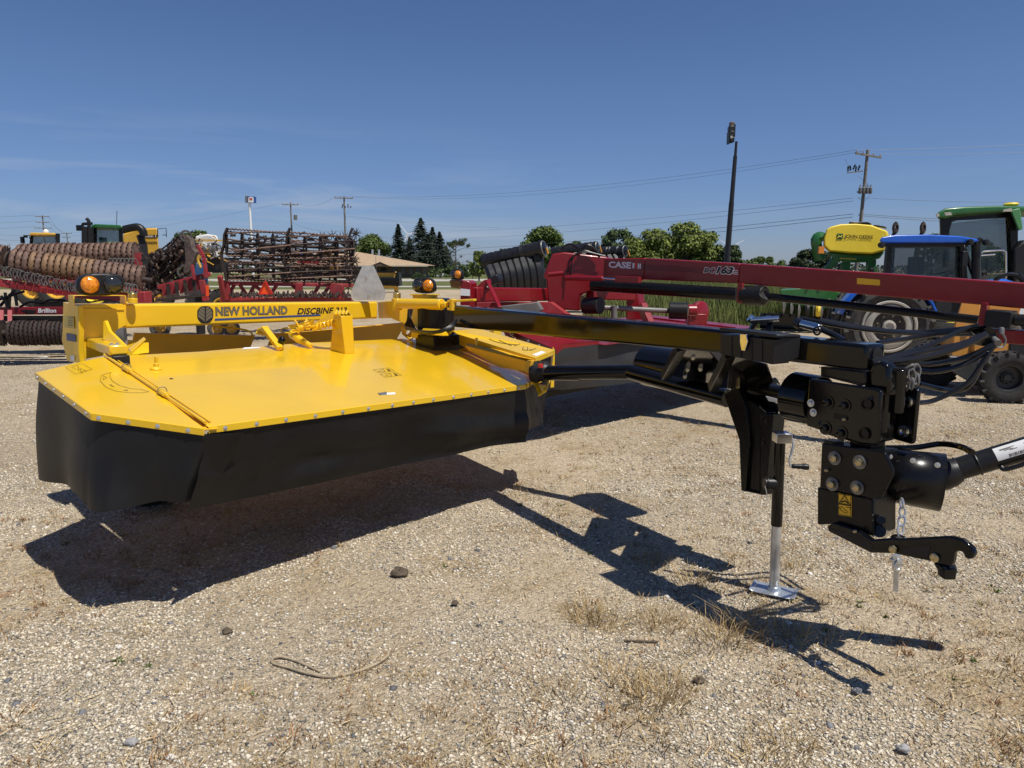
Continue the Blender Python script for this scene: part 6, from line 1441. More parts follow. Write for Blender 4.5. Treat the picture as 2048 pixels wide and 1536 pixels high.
for x, y in ((1791, 456), (1846, 456)):
    c = at(x, y, Ya + 3); b = MB(); b.lathe([(.10, -.04), (.17, -.03), (.17, .03), (.10, .04)], c, V((.6, -.8, 0)), 18, close=True)
    for j in range(14): a = j * .449; b.tube(c + V((math.cos(a) * .16 * .8, math.cos(a) * .16 * .6, math.sin(a) * .16)), c + V((math.cos(a) * .21 * .8, math.cos(a) * .21 * .6, math.sin(a) * .21)), .02, n=4)
    b.beam(c + V((-.16, 0, .22)), c + V((-.16, 0, -.4)), .05, .05); b.beam(c, c + V((-.1, 0, -.4)), .07, .07); b.beam(c + V((-.1, 0, -.4)), c + V((-.1, .2, -1.8)), .12, .14); b.build('closing_wheel', RUSTD, AS)
b = MB(); b.beam(at(1780, 480, Ya + 3), at(1860, 482, Ya + 3), .14, .14); b.build('tool_bar', GRN, AS)
for k in range(14): MB().beam(at(1786 + k * 6, 474 + rnd(-6, 4), Ya + 3.1), at(1788 + k * 6 + rnd(-4, 4), 490, Ya + 3.1), .07, .06).build('row_unit_arm', RUSTD, AS)
# ================================================================== blue tractor
BT = thing('blue_tractor', 'blue roofed tractor with pale wheel rim behind the red drawbar', 'tractor', (at(1830, 540, 14).x, 14.6, 0)); Yb_ = 14
cab(BT, [(1778, 488), (1923, 489), (1922, 560), (1772, 558)], Yb_, 1.3, BLKS, BLUE, [(1758, 482), (1764, 474), (1790, 470), (1860, 469), (1920, 472), (1955, 478), (1958, 483), (1948, 486), (1764, 486)], .15)
b = MB(); b.prism([at(x, y, Yb_ - .08) for x, y in ((1768, 487), (1940, 487), (1936, 493), (1770, 493))], away(1850) * 1.3); b.build('roof_liner', DRK, BT)
b = MB(); b.beam(at(1926, 492, Yb_), at(1950, 560, Yb_ + .1), .05, .06); b.beam(at(1922, 489, Yb_), at(1926, 560, Yb_), .12, .1); b.build('front_post', BLKS, BT)
b = MB(); b.prism([at(1926, 491, Yb_ + .02), at(1946, 490, Yb_ + .3), at(1946, 560, Yb_ + .3), at(1927, 560, Yb_ + .02)], V((0, .01, 0))); b.build('windscreen', GLS, BT)
b = MB(); b.tube(at(1952, 600, Yb_ - .1), at(1952, 488, Yb_ - .1), .075, n=12); b.tube(at(1952, 489, Yb_ - .1), at(1962, 478, Yb_ - .1), .05); b.build('exhaust_stack', PLA, BT)
b = MB(); b.path([at(1928, 490, Yb_ - .2), at(1930, 500, Yb_ - .25), at(1928, 512, Yb_ - .25)], .015, 5); b.box(at(1928, 518, Yb_ - .25), (.10, .08, .28)); b.build('mirror', PLA, BT, bev=.03)
for x, y in ((1763, 490), (1940, 484), (1972, 485)): MB().lathe([(.05, -.04), (.06, .02), (.05, .04), (0, .05)], at(x, y, Yb_ - .2), V((.3, -1, 0)), 12).build('work_lamp', PLA, BT)
b = MB(); b.prism([at(x, y, Yb_ - .1) for x, y in ((1930, 562), (2010, 558), (2050, 572), (2055, 600), (1930, 600))], away(1990) * .8); b.build('hood', BLUE, BT, bev=.08, seg=3)
b = MB(); b.box(at(1880, 610, Yb_ + .5), (1.8, .9, .6)); b.build('chassis', DRK, BT)
def fender(c, r0, a0, a1, w_, ax, nm, m, parent):
    ax = V(ax).normalized(); h = V((-ax.y, ax.x, 0)); b = MB(); rows = []
    for i in range(17):
        a = a0 + (a1 - a0) * i / 16; d = h * math.cos(a) + V((0, 0, 1)) * math.sin(a); rows.append([c + d * r0 - ax * w_ / 2, c + d * r0 + ax * w_ / 2])
    b.grid(rows); o = b.build(nm, m, parent); o.modifiers.new('solid', 'SOLIDIFY').thickness = .04; return o
wc = V((at(1771, 668, 13.6).x, 13.6, .735)); wax = V((-.22, -.97, 0))
wheel(BT, wc, wax, .735, .50, .475, mat('worn_tyre', (.032, .031, .029), .75, var=.3, dirt=.4, dirtcol=(.15, .13, .10)), DRK, lugs=18, lug=.035, dish=.25)
wn_ = wax * .25
rc = wc + wax * .02
for sg in (1,):
    MB().lathe([(.475, .215), (.46, .235), (.43, .235), (.42, .20), (.42, .12)], wc, wax, 40, caps=False).build('rim_flange', RIMW, BT)
    MB().lathe([(.415, .16), (.40, .20), (.34, .225), (.285, .215), (.275, .16)], wc, wax, 40, caps=False).build('rim_ring', RIMW, BT)
    MB().lathe([(.28, .16), (.27, .175), (.13, .165), (.12, .20), (.0, .20)], wc, wax, 32, caps=False).build('wheel_centre', mat('dark_wheel_centre', (.035, .032, .03), .6, var=.3, dirt=.3), BT)
    MB().lathe([(.115, .20), (.11, .24), (.075, .25), (.06, .23), (0, .23)], wc, wax, 20, caps=False).build('hub', RIMW, BT)
    for k in range(8):
        a = k * .785 + .3; u_, w_ = basis(wax); inst(BOLT_L, 'wheel_nut', zto(wc + (u_ * math.cos(a) + w_ * math.sin(a)) * .2 + wax * .17, wax), BT)
fender(wc + V((0, .1, 0)), .84, R(12), R(165), .62, wax, 'fender', BLUE, BT)
w2 = V((at(2010, 540, 13.9).x, 13.9, .55)); wheel(BT, w2, wax, .55, .4, .33, TYRE, RIMW, lugs=16)
w3 = wc + V((1.05, 1.3, 0)); wheel(BT, wc - wax * 1.35, wax, .735, .45, .475, TYRE, RIMW, lugs=18, lug=.035)
b = MB(); b.path([at(1992, 560, 12.9), at(2005, 552, 12.9), at(2022, 548, 12.9), at(2040, 552, 12.9), at(2052, 560, 12.9)], .03, 7, sm=4); b.tube(at(2052, 566, 12.9), at(2036, 547, 12.9), .045); b.build('front_loader_hose', PLA, BT)
# ================================================================== green tractor at the right edge
G2 = thing('green_tractor', 'tall green roofed tractor at the right edge behind the blue roof', 'tractor', (at(1960, 540, 19).x, 19.8, 0)); Y2 = 19
cab(G2, [(1888, 440), (2030, 424), (2030, 580), (1884, 580)], Y2, 1.8, BLKS, GRN, [(1872, 432), (1873, 426), (1890, 416), (1930, 413), (2000, 411), (2070, 413), (2070, 424), (2010, 424), (1912, 430), (1892, 437), (1874, 436)], .2)
b = MB(); b.prism([at(x, y, Y2 - .05) for x, y in ((1880, 437), (2030, 424), (2030, 434), (1905, 441), (1896, 470), (1886, 520), (1882, 520))], V((.05, .12, 0))); b.build('door_frame', BLKS, G2)
b = MB(); b.beam(at(2020, 424, Y2 - .1), at(2028, 580, Y2 - .1), .16, .14); b.build('front_post', BLKS, G2)
b = MB(); b.prism([at(x, y, Y2 - .35) for x, y in ((2022, 420), (2040, 416), (2046, 458), (2038, 461))], V((.1, .2, 0))); b.build('mirror_arm', GRNS, G2, bev=.02)
for P in (((1873, 428), (1879, 427), (1879, 433), (1874, 434)), ((1889, 425), (1902, 424), (1904, 430), (1892, 431)), ((2008, 419), (2024, 416), (2024, 423), (2006, 423))): MB().prism([at(x, y, Y2 - .43) for x, y in P], V((0, .03, 0))).build('roof_lamp', RIMW, G2)
b = MB(); b.lathe([(.16, 0), (.18, .04), (.14, .08), (0, .09)], at(2022, 412, Y2 + .8), V((0, 0, 1)), 16); b.build('receiver', JYEL, G2)
b = MB(); b.prism([at(x, y, Y2 - .3) for x, y in ((2028, 500), (2050, 480), (2070, 478), (2070, 600), (2026, 600))], V((.1, .4, 0))); b.build('exhaust_stack', PLA, G2, bev=.05)
b = MB(); b.path([at(1962, 506, Y2 - .35), at(1966, 503, Y2 - .35), at(2006, 500, Y2 - .35), at(2012, 504, Y2 - .35), at(2012, 560, Y2 - .35)], .022, 6); b.path([at(1962, 511, Y2 - .35), at(1990, 509, Y2 - .35)], .018, 6); b.build('handrail', CHRM, G2)
b = MB(); b.box(at(1960, 600, Y2 + .9), (2.2, 1.4, .8)); b.build('chassis', GRN, G2)
for x, Rr in ((1900, .98), (2050, .8)): wheel(G2, V((at(x, 540, Y2).x, Y2 - .1, Rr)), V((-.1, -1, 0)), Rr, .6, Rr * .55, TYRE, JYEL, lugs=18)
# ================================================================== orange skid loader at the right edge
LD = thing('skid_loader', 'orange tan wheel loader with black tyres behind the mower hoses at right edge', 'loader', (at(2010, 540, 10.3).x, 10.6, 0)); Yl = 10.2
b = MB(); b.prism([at(x, y, Yl) for x, y in ((1925, 600), (1964, 602), (1960, 690), (1952, 706), (1920, 716), (1899, 716), (1909, 646))], away(1930) * .9); ldb = b.build('boom_tower', ORG, LD, bev=.03)
b = MB(); b.prism([at(x, y, Yl + .1) for x, y in ((1978, 608), (2150, 618), (2150, 645), (1976, 632))], V((.1, .8, 0))); b.build('boom_arm', ORG, LD, bev=.03)
b = MB(); b.prism([at(x, y, Yl - .05) for x, y in ((1950, 672), (2022, 678), (2150, 688), (2150, 760), (2000, 744), (1962, 732), (1944, 700))], V((.1, 1.0, 0))); b.build('body', ORG, LD, bev=.03)
b = MB(); b.prism([at(x, y, Yl - .12) for x, y in ((1897, 712), (1925, 714), (1962, 704), (1958, 742), (1950, 768), (1934, 762), (1905, 745))], away(1930) * 1.0); b.build('counterweight', mat('dark_grey_paint', (.05, .05, .052), .45, var=.12), LD, bev=.02)
b = MB(); b.prism([at(x, y, Yl - .07) for x, y in ((2022, 682), (2150, 690), (2150, 742), (2020, 712))], V((0, .02, 0))); b.build('vent_panel', DRK, LD)
MB().lathe([(.065, 0), (.065, .01), (0, .01)], at(2047, 625, Yl + .08), V((0, -1, 0)), 20).build('round_decal', WHI, LD)
b = MB(); b.lathe([(.05, 0), (.05, .03), (.03, .04), (0, .04)], at(1935, 657, Yl - .01), V((-.2, -1, 0)), 16); b.build('pivot_pin', GREYM, LD)
b = MB(); b.path([at(1985, 568, Yl + .2), at(1995, 556, Yl + .2), at(2015, 549, Yl + .2), at(2035, 553, Yl + .2), at(2048, 564, Yl + .2)], .022, 7, sm=4); b.prism([at(x, y, Yl + .3) for x, y in ((1990, 596), (2150, 585), (2150, 620), (1985, 612))], away(2050) * .8); b.build('guard_hoop', BLKS, LD)
for c in ((at(2034, 540, 9.75).x, 9.75, .335), (at(2034, 540, 9.75).x - .15, 11.2, .335), (at(2034, 540, 9.75).x + 1.1, 9.95, .335)): wheel(LD, c, V((-.2, -.98, 0)), .335, .26, .185, TYRE, mat('black_rim', (.03, .03, .031), .5), lugs=16, lug=.024, hub=BLKS, dish=.2)
b = MB(); b.path([at(1962, 736, Yl - .2), at(1960, 752, Yl - .25), at(1948, 768, Yl - .3)], .02, 6, sm=3); b.build('drain_hose', HOSE, LD)
# ================================================================== tall grass field
FLD = mat('tall_field_grass', (.115, .160, .045), .75, var=.3, scale=.5, island=.45, spec=.15, col2=(.17, .18, .06))
rg = random.Random(21)
def field():
    vs, fs = [], []
    n = 0
    while n < 72000:
        y = 21 + 75 * rg.random() ** 1.7; x = rg.uniform(.10, .66) * y
        if y < 22.5 + 1.8 * mnoise.noise(V((x * .25, 0, 2))): continue
        h = 1.15 * rg.uniform(.6, 1.2) * min(1, .45 + (y - 21) / 6) * (1 + .35 * mnoise.noise(V((x * .18, y * .12, 4)))); w = .008 + .00026 * y; a = rg.uniform(-.7, .7); l = rg.uniform(-.28, .28) * h; ly = rg.uniform(-.2, .2); o = len(vs)
        cx, sx = math.cos(a) * w, math.sin(a) * w
        vs += [(x - cx, y - sx, 0), (x + cx, y + sx, 0), (x + l * .4 - cx * .8, y + ly * .4 - sx * .8, h * .6), (x + l * .4 + cx * .8, y + ly * .4 + sx * .8, h * .6), (x + l, y + ly, h)]
        fs += [(o, o + 1, o + 3, o + 2), (o + 2, o + 3, o + 4)]; n += 1
    me = bpy.data.meshes.new('field_grass'); me.from_pydata(vs, [], fs); me.materials.append(FLD)
    o = bpy.data.objects.new('field_grass', me); COL.objects.link(o); tag(o, None, None, kind='stuff')
field()
SOIL = mat('field_soil', (.09, .095, .035), .9, var=.3, scale=.4)
sheet('field', [(2.2, 22), (17, 22), (80, 115), (10, 115)], -.018, SOIL)
# ================================================================== trees
BARK = mat('bark', (.075, .058, .045), .85, var=.3, scale=5, bump=.4, bscale=20)
def leafmat(name, c, isl=.5): 
    m = mat(name, c, .6, var=.25, scale=.35, island=isl, spec=.2); return m
LFD = leafmat('dark_leaves', (.070, .104, .034)); LFL = leafmat('light_leaves', (.155, .195, .040)); LFM = leafmat('mid_leaves', (.095, .135, .032)); NDL = leafmat('needles', (.046, .064, .043)); LFB = leafmat('bluish_leaves', (.050, .070, .030))
rt = random.Random(77)
def crown_leaves(blobs, n, s, m, parent, name='crown'):
    vs, fs = [], []
    tot = sum(b[1] ** 2 for b in blobs)
    for c, r in blobs:
        k = int(n * r * r / tot)
        for _ in range(k):
            d = V((rt.gauss(0, 1), rt.gauss(0, 1), rt.gauss(0, 1))).normalized(); rr = r * (rt.random() ** .42) * rt.uniform(.75, 1.12)
            p = c + V((d.x * rr, d.y * rr, d.z * rr * .86)); q = s * rt.uniform(.5, 1.35)
            nn = (d + V((rt.gauss(0, .6), rt.gauss(0, .6), rt.gauss(0, .6) + .3))).normalized(); u, w = basis(nn); a = rt.uniform(0, 6.3); u2 = u * math.cos(a) + w * math.sin(a); w2 = nn.cross(u2); o = len(vs)
            vs += [p - u2 * q, p - w2 * q * .6 + nn * q * .12, p + u2 * q, p + w2 * q * .6 + nn * q * .12]; fs.append((o, o + 1, o + 2, o + 3))
    b = MB(); b.v = vs; b.f = fs
    me = bpy.data.meshes.new(name); org = ORIGIN[parent.name]; me.from_pydata([tuple(v - org) for v in vs], [], fs); me.materials.append(m)
    o = bpy.data.objects.new(name, me); COL.objects.link(o); o.parent = parent; ORIGIN[o.name] = org
def broadleaf(lab, px, ytop, halfw, Y, m, n=2600, s=.30, trunk=.35, seed=0, name='broadleaf_tree', group=None):
    rt.seed(seed + int(px)); x = at(px, 540, Y).x; top = at(px, ytop, Y).z; w = halfw * Y / F_PX
    T = thing(name, lab, 'tree', (x, Y, 0), group)
    blobs = []; nb = 24; lo = top * .10; cz = (top + lo) / 2; hh = (top - lo) / 2; w *= 1.2
    for k in range(nb):
        a = rt.uniform(0, 6.283); e = rt.uniform(-.9, .95); r = min(w, hh * 1.2) * rt.uniform(.24, .40)
        hz = max(0, (1 - abs(e) ** 2.6) ** .5 * w - r * .8) * rt.uniform(.7, 1.08)
        blobs.append((V((x + math.cos(a) * hz, Y + math.sin(a) * hz, cz + e * (hh - r * .75))), r))
    for q in (-.35, .3): blobs.append((V((x + (q + rt.uniform(-.2, .2)) * w * .6, Y, top - min(w, hh) * .30)), min(w, hh) * .34))
    crown_leaves(blobs, int(n * 2.6), s * .72, m, T)
    b = MB(); b.tube((x, Y, -.05), (x, Y, cz), .045 * top * .6, .02 * top * .6, n=9)
    for c, r in blobs[::2]: b.tube((x, Y, rt.uniform(.3, .6) * cz), c, .018 * top * .5, .004 * top, n=5)
    b.build('trunk', BARK, T)
    return T
def conifer(lab, px, ytop, halfw, Y, seed, m=NDL, low=.04):
    rt.seed(seed); x = at(px, 540, Y).x; top = at(px, ytop, Y).z; w = halfw * 2.0 * Y / F_PX
    T = thing('conifer', lab, 'tree', (x, Y, 0), 'dark conifers by the tan roofed building'); vs, fs = [], []
    nl = 50
    for i in range(nl):
        t = i / (nl - 1); z = top * (low + (1 - low) * t); rad = w * (1 - t) ** .95 * rt.uniform(.8, 1.12) + .12
        nb = int(10 + 18 * (1 - t))
        for k in range(nb):
            a = rt.uniform(0, 6.283); L = rad * rt.uniform(.65, 1.15); d = V((math.cos(a), math.sin(a), 0))
            for j in range(7):
                f = (j + 1) / 7; p = V((x, Y, z)) + d * L * f + V((0, 0, .18 * L * f - .32 * L * f * f)); q = (.16 + .42 * (1 - f) * .6) * (.5 + .06 * top) * rt.uniform(.6, 1.3)
                u = (d + V((rt.gauss(0, .5), rt.gauss(0, .5), rt.gauss(0, .25) - .25))).normalized(); s_ = u.cross(V((rt.gauss(0, .4), rt.gauss(0, .4), 1))).normalized(); o = len(vs)
                vs += [p - s_ * q * .7, p + u * q, p + s_ * q * .7, p - u * q * .5]; fs.append((o, o + 1, o + 2, o + 3))
    me = bpy.data.meshes.new('crown'); org = ORIGIN[T.name]; me.from_pydata([tuple(v - org) for v in vs], [], fs); me.materials.append(m)
    o = bpy.data.objects.new('crown', me); COL.objects.link(o); o.parent = T; ORIGIN[o.name] = org
    MB().tube((x, Y, -.05), (x, Y, top * .97), .02 * top, .01, n=8).build('trunk', BARK, T)
conifer('short dark conifer, left one of the conifer clump by the tan roof', 798, 449, 22, 196, 1)
conifer('tallest dark conifer behind the right end of the tan roof', 843, 437, 40, 194, 2)
conifer('slim dark conifer tip close right of the tallest conifer', 866, 455, 26, 200, 3)
conifer('small dark conifer at the right edge of the conifer clump', 880, 464, 22, 192, 4)
conifer('dark conifer filling the gap left of the tallest conifer', 820, 476, 20, 198, 5)
conifer('low dark conifer between the tallest conifer and the slim tip', 857, 470, 24, 190, 6)
conifer('lowest dark conifer at the far right foot of the clump', 893, 492, 16, 196, 7)
broadleaf('round green tree behind the tan roof, left of the conifers', 745, 467, 34, 206, LFM, 3000, .45)
# thin half bare tree
rt.seed(8); Yb = 140; xb = at(912, 540, Yb).x; BT2 = thing('bare_tree', 'thin half bare tree with a flat crown, right of the conifers', 'tree', (xb, Yb, 0)); topb = at(912, 475, Yb).z
b = MB(); b.tube((xb, Yb, 0), (xb, Yb, topb * .8), .16, .07, n=7); ends = []
for k in range(34):
    z = topb * rt.uniform(.3, .95); a = rt.uniform(0, 6.28); L = rt.uniform(.8, 2.6); p0 = V((xb, Yb, min(z, topb * .8))); p1 = p0 + V((math.cos(a) * L, math.sin(a) * L, rt.uniform(.1, 1.1))); b.tube(p0, p1, .05, .015, n=4); ends.append(p1)
    for _ in range(4): b.tube(p1, p1 + V((rt.gauss(0, .5), rt.gauss(0, .5), rt.gauss(0, .4))), .018, .008, n=3)
b.build('trunk', BARK, BT2); crown_leaves([(p, .55) for p in ends if p.z > topb * .72] + [(p, .3) for p in ends], 1500, .16, LFB, BT2)
for a in (('small light green tree between bare tree and black header roll', 958, 501, 17, 120, LFL, 1500, .25), ('round mid green tree behind the largest black header roll', 1093, 451, 43, 115, LFM, 3600, .32), ('little green tree just visible over the black header roll', 1008, 497, 13, 130, LFM, 900, .25), ('dark green tree left of the light green clump', 1237, 455, 38, 120, LFD, 3000, .32), ('small tree peeping between header rolls left of the dark tree', 1152, 481, 16, 130, LFD, 1200, .28),
          ('light green tree, left half of the bright clump', 1300, 456, 44, 100, LFL, 4600, .28), ('tallest light green tree, right half of the bright clump', 1366, 443, 52, 98, LFL, 5600, .28), ('light green tree filling the middle of the bright clump', 1335, 468, 46, 104, LFL, 4200, .28), ('light green tree sloping down at the right end of the bright clump', 1408, 462, 36, 102, LFL, 3600, .27), ('light green tree at the left end of the bright clump', 1264, 474, 30, 106, LFL, 2600, .27), ('low light green shrub at the front of the bright clump', 1290, 500, 28, 92, LFL, 2000, .22), ('dark green tree at the foot of the black light pole', 1462, 489, 24, 96, LFD, 2200, .24), ('low rounded green tree on the horizon between pole and seeder', 1527, 512, 34, 150, LFM, 1800, .32), ('bluish green tree behind the yellow seeder tank', 1622, 497, 34, 90, LFB, 2600, .26), ('dark tree seen between the blue roof and green cab', 1862, 466, 20, 110, LFD, 1200, .3), ('dark tree showing behind the green cab glass', 1960, 478, 40, 105, LFD, 2200, .3), ('far tree top behind the sprayer tank', 400, 459, 34, 120, LFM, 2200, .32), ('far tree top at the left of the sprayer', 370, 464, 20, 125, LFD, 1200, .32)):
    broadleaf(a[0], *a[1:8])
rt.seed(3)
for k, (px, w_, yt) in enumerate(((915, 30, 530), (945, 20, 533), (880, 22, 536))): broadleaf(('low dark shrub right under the bare tree trunk', 'low dark shrub at the right end of the far shrub row', 'low dark shrub between the conifers and the bare tree')[k], px, yt, w_, 150, LFD, 700, .3, group='shrubs under the bare tree', name='shrub')
broadleaf('low feathery green bush in front of the building wall', 836, 545, 12, 120, LFD, 500, .2, name='shrub')
# far treeline closing the horizon
rt.seed(12); vs, fs = [], []
for k in range(9000):
    x = rt.uniform(-420, 420); y = 430 + rt.uniform(-6, 6); hgt = 5.5 + 3.5 * mnoise.noise(V((x * .02, 3, 1))) + 1.5 * mnoise.noise(V((x * .11, 3, 1))); z = rt.random() * max(1.5, hgt); q = rt.uniform(.5, 1.1); o = len(vs)
    u, w = basis(V((rt.gauss(0, .5), -1, rt.gauss(0, .6)))); vs += [(x, y, z)] ; c = V((x, y, z)); vs[-1] = tuple(c - u * q); vs += [tuple(c - w * q * .7), tuple(c + u * q), tuple(c + w * q * .7)]; fs.append((o, o + 1, o + 2, o + 3))
me = bpy.data.meshes.new('far_woods'); me.from_pydata(vs, [], fs); me.materials.append(leafmat('far_leaves', (.055, .080, .045), .25)); o = bpy.data.objects.new('far_woods', me); COL.objects.link(o); tag(o, None, None, kind='stuff')
# ================================================================== building
BD_ = thing('building', 'long low brick building with a tan hipped roof and small porch gable', 'building', (at(740, 540, 170).x, 176, 0)); Yd = 170
SHG = mat('tan_shingles', (.40, .285, .175), .8, var=.10, scale=1.2, bump=.2, bscale=8); BRK = mat('brown_brick', (.14, .095, .07), .85, var=.25, scale=3)
wx0, wx1 = at(560, 540, Yd).x, at(846, 540, Yd).x; ez = at(0, 533, Yd).z; rz = at(0, 503, Yd + 8).z
b = MB(); b.hexa([V((wx0, Yd, 0)), V((wx1, Yd, 0)), V((wx1, Yd + 15, 0)), V((wx0, Yd + 15, 0)), V((wx0, Yd, ez)), V((wx1, Yd, ez)), V((wx1, Yd + 15, ez)), V((wx0, Yd + 15, ez))]); b.build('wall', BRK, BD_)
ex0, ex1, ey0, ey1 = wx0 - 1.3, at(858, 540, Yd).x, Yd - 1.6, Yd + 16.6; rx = at(712, 540, Yd + 8).x; ez2 = at(0, 530.5, Yd - 1.6).z
b = MB(); b.add([(ex0, ey0, ez2), (ex1, ey0, ez2 - .05), (ex1, ey1, ez2), (ex0, ey1, ez2), (ex0 + 9, Yd + 7.5, rz), (rx, Yd + 7.5, rz)], [(0, 1, 5, 4), (1, 2, 5), (2, 3, 4, 5), (3, 0, 4), (0, 3, 2, 1)])
rf = b.build('roof', SHG, BD_)
b = MB(); b.beam((ex0, ey0 - .05, ez2 - .12), (ex1, ey0 - .05, ez2 - .17), .12, .25); b.build('fascia', mat('cream_trim', (.55, .48, .38), .6), BD_)
gx = at(762, 540, Yd - 3).x; b = MB(); gz0 = ez2 - .15
b.add([(gx - 2.2, Yd - 4, gz0), (gx + 2.2, Yd - 4, gz0), (gx, Yd - 4, gz0 + .95), (gx - 2.2, Yd + 2, gz0), (gx + 2.2, Yd + 2, gz0), (gx, Yd + 3, gz0 + .95)], [(0, 2, 5, 3), (2, 1, 4, 5)]); o = b.build('porch_roof', SHG, BD_); o.modifiers.new('solid', 'SOLIDIFY').thickness = .15
b = MB(); b.prism([(gx - 2.0, Yd - 3.9, gz0), (gx + 2.0, Yd - 3.9, gz0), (gx, Yd - 3.9, gz0 + .85)], V((0, .1, 0))); b.build('porch_gable', BRK, BD_)
for s_ in (-1.8, 1.8): MB().beam((gx + s_, Yd - 3.7, 0), (gx + s_, Yd - 3.7, gz0), .35, .35).build('porch_post', BRK, BD_)
for px_ in (722, 742, 790, 806, 822, 836):
    x = at(px_, 540, Yd).x; f = MB().box((x, Yd - .05, 1.55), (1.0, .1, 1.5)).build('window', mat('window_frame', (.10, .08, .07), .6), BD_); MB().box((x, Yd - .11, 1.55), (.8, .04, 1.3)).build('pane', glass('window_glass', (.02, .03, .035), 1.0), f)
b = MB(); b.box((gx, Yd - .06, 1.1), (1.1, .1, 2.2)); b.build('door', DRK, BD_)
for px_ in (745, 758): MB().tube(at(px_, 513, Yd + 9), at(px_, 499, Yd + 9), .25, n=8).build('roof_vent', GALV, BD_)
b = MB(); b.tube((gx - .9, Yd - 4, 0), (gx - .9, Yd - 4, at(0, 512, Yd - 4).z), .05, n=5); b.build('flag_pole', GREYM, BD_)
CARW = mat('white_car_paint', (.7, .7, .7), .3, coat=.4)
def car(lab, px, Y, m, L=4.4):
    x = at(px, 540, Y).x; C = thing('parked_car', lab, 'car', (x, Y, 0)); b = MB(); y0, y1 = Y - .85, Y + .85
    b.prism([(x - L / 2, y0, .3), (x + L / 2, y0, .3), (x + L / 2, y0, .8), (x + L * .32, y0, .92), (x - L * .5, y0, .95)], V((0, 1.7, 0))); b.build('body', m, C, bev=.12, seg=3)
    b = MB(); b.prism([(x - L * .42, y0 + .1, .93), (x + L * .28, y0 + .1, .93), (x + L * .1, y0 + .2, 1.42), (x - L * .3, y0 + .2, 1.42)], V((0, 1.45, 0))); b.build('cabin', DRK, C, bev=.08)
    for sx in (-.3, .3): wheel(C, (x + sx * L, y0 + .1, .33), V((0, -1, 0)), .33, .2, .2, TYRE, GREYM)
car('white car parked far off under the trees right of the building', 893, 165, CARW); car('pale grey car parked far off behind the white one', 915, 172, mat('grey_car_paint', (.35, .36, .37), .3))
# ================================================================== poles, wires, sign, turbines
WOOD = mat('weathered_pole', (.20, .175, .145), .85, var=.25, scale=3, bump=.3, bscale=30); INS = mat('insulator', (.30, .30, .31), .3); WIRE = mat('wire', (.12, .13, .14), .5)
def pole(lab, px, ytop, Y, arms=((.4, 2.4),), lean=0.0, extras=(), r=.16):
    x = at(px, 540, Y).x; top = at(px, ytop, Y).z; P = thing('utility_pole', lab, 'utility pole', (x, Y, 0), 'wooden utility poles along the road')
    MB().tube((x, Y, -.1), (x + lean, Y, top), r, r * .68, n=12).build('shaft', WOOD, P)
    tips = []
    for dz, w in arms:
        a = V((x + lean - w / 2, Y - .18 - .25 * w / 2, top - dz)); c = V((x + lean + w / 2, Y - .18 + .25 * w / 2, top - dz - (.25 if px > 1500 else 0)))
        arm = MB().beam(a, c, .1, .13).build('cross_arm', WOOD, P)
        for t in (.04, .3, .7, .96):
            q = a.lerp(c, t); MB().lathe([(.05, 0), (.06, .06), (.035, .14), (.06, .16), (0, .22)], q + V((0, 0, .06)), V((0, 0, 1)), 8).build('insulator', INS, arm); tips.append(q + V((0, 0, .26)))
    return P, tips, V((x + lean, Y, top))
PB, tB, topB = pole('nearest weathered utility pole with crossarm and switchgear, behind the yellow tank', 1711, 299, 60, ((.35, 2.3),), .30)
PX = at(1711, 540, 60).x
for k in range(5):
    c = at(1700 + k * 5 - 4, 343 - (k % 3) * 2, 59.6); MB().lathe([(.05, 0), (.07, .1), (.04, .18), (.08, .22), (.05, .4), (0, .42)], c, V((rnd(-.4, .4), -.3, 1)), 8).build('fuse_cutout', DRK, PB)
b = MB(); b.beam(at(1694, 346, 59.8), at(1726, 342, 59.8), .08, .08); b.build('cutout_bracket', WOOD, PB)
for k in range(4):
    c = at(1720 + k * 7, 381, 59.6); MB().lathe([(.10, 0), (.12, .05), (.12, .45), (.06, .5), (.03, .7), (0, .72)], c - V((0, 0, .25)), V((0, 0, 1)), 10).build('capacitor', GREYM, PB)
b = MB(); b.beam(at(1714, 384, 59.8), at(1744, 384, 59.8), .1, .1); b.build('capacitor_rack', GREYM, PB)
b = MB(); b.path([at(1690, 318, 60), at(1696, 330, 60), at(1708, 340, 60)], .012, 4, sm=4); b.path([at(1715, 352, 60), at(1734, 366, 60), at(1738, 376, 60)], .012, 4, sm=4); b.path([at(1715, 395, 60), at(1728, 402, 60), at(1740, 390, 60)], .012, 4, sm=4); b.build('jumper_wire', WIRE, PB)
P1, t1, top1 = pole('utility pole with crossarm rising behind the rusty baskets, right one of two', 693, 393, 105, ((.25, 2.4),)); b = MB(); 
for k in range(4): MB().tube(at(686 + k * 5, 408 + (k % 2) * 4, 104.5), at(684 + k * 6, 416, 104.5), .07, n=5).build('fuse_cutout', DRK, P1)
P2, t2, top2 = pole('utility pole with small transformer, left one of the two by the roadside sign', 587, 405, 118, ((.35, 2.4),)); MB().tube(at(591, 440, 117.5), at(591, 430, 117.5), .28, n=12).build('transformer', GREYM, P2)
P3, t3, top3 = pole('far utility pole with three crossarms at the left edge', 95, 431, 140, ((.2, 2.2), (1.25, 2.0), (2.3, 2.8))); P4, t4, top4 = pole('distant utility pole right of the three armed one', 140, 465, 210, ((.3, 2.6), (1.4, 2.0)))
P5, t5, top5 = pole('thin far pole close to the left frame edge', 24, 487, 230, (), r=.12)
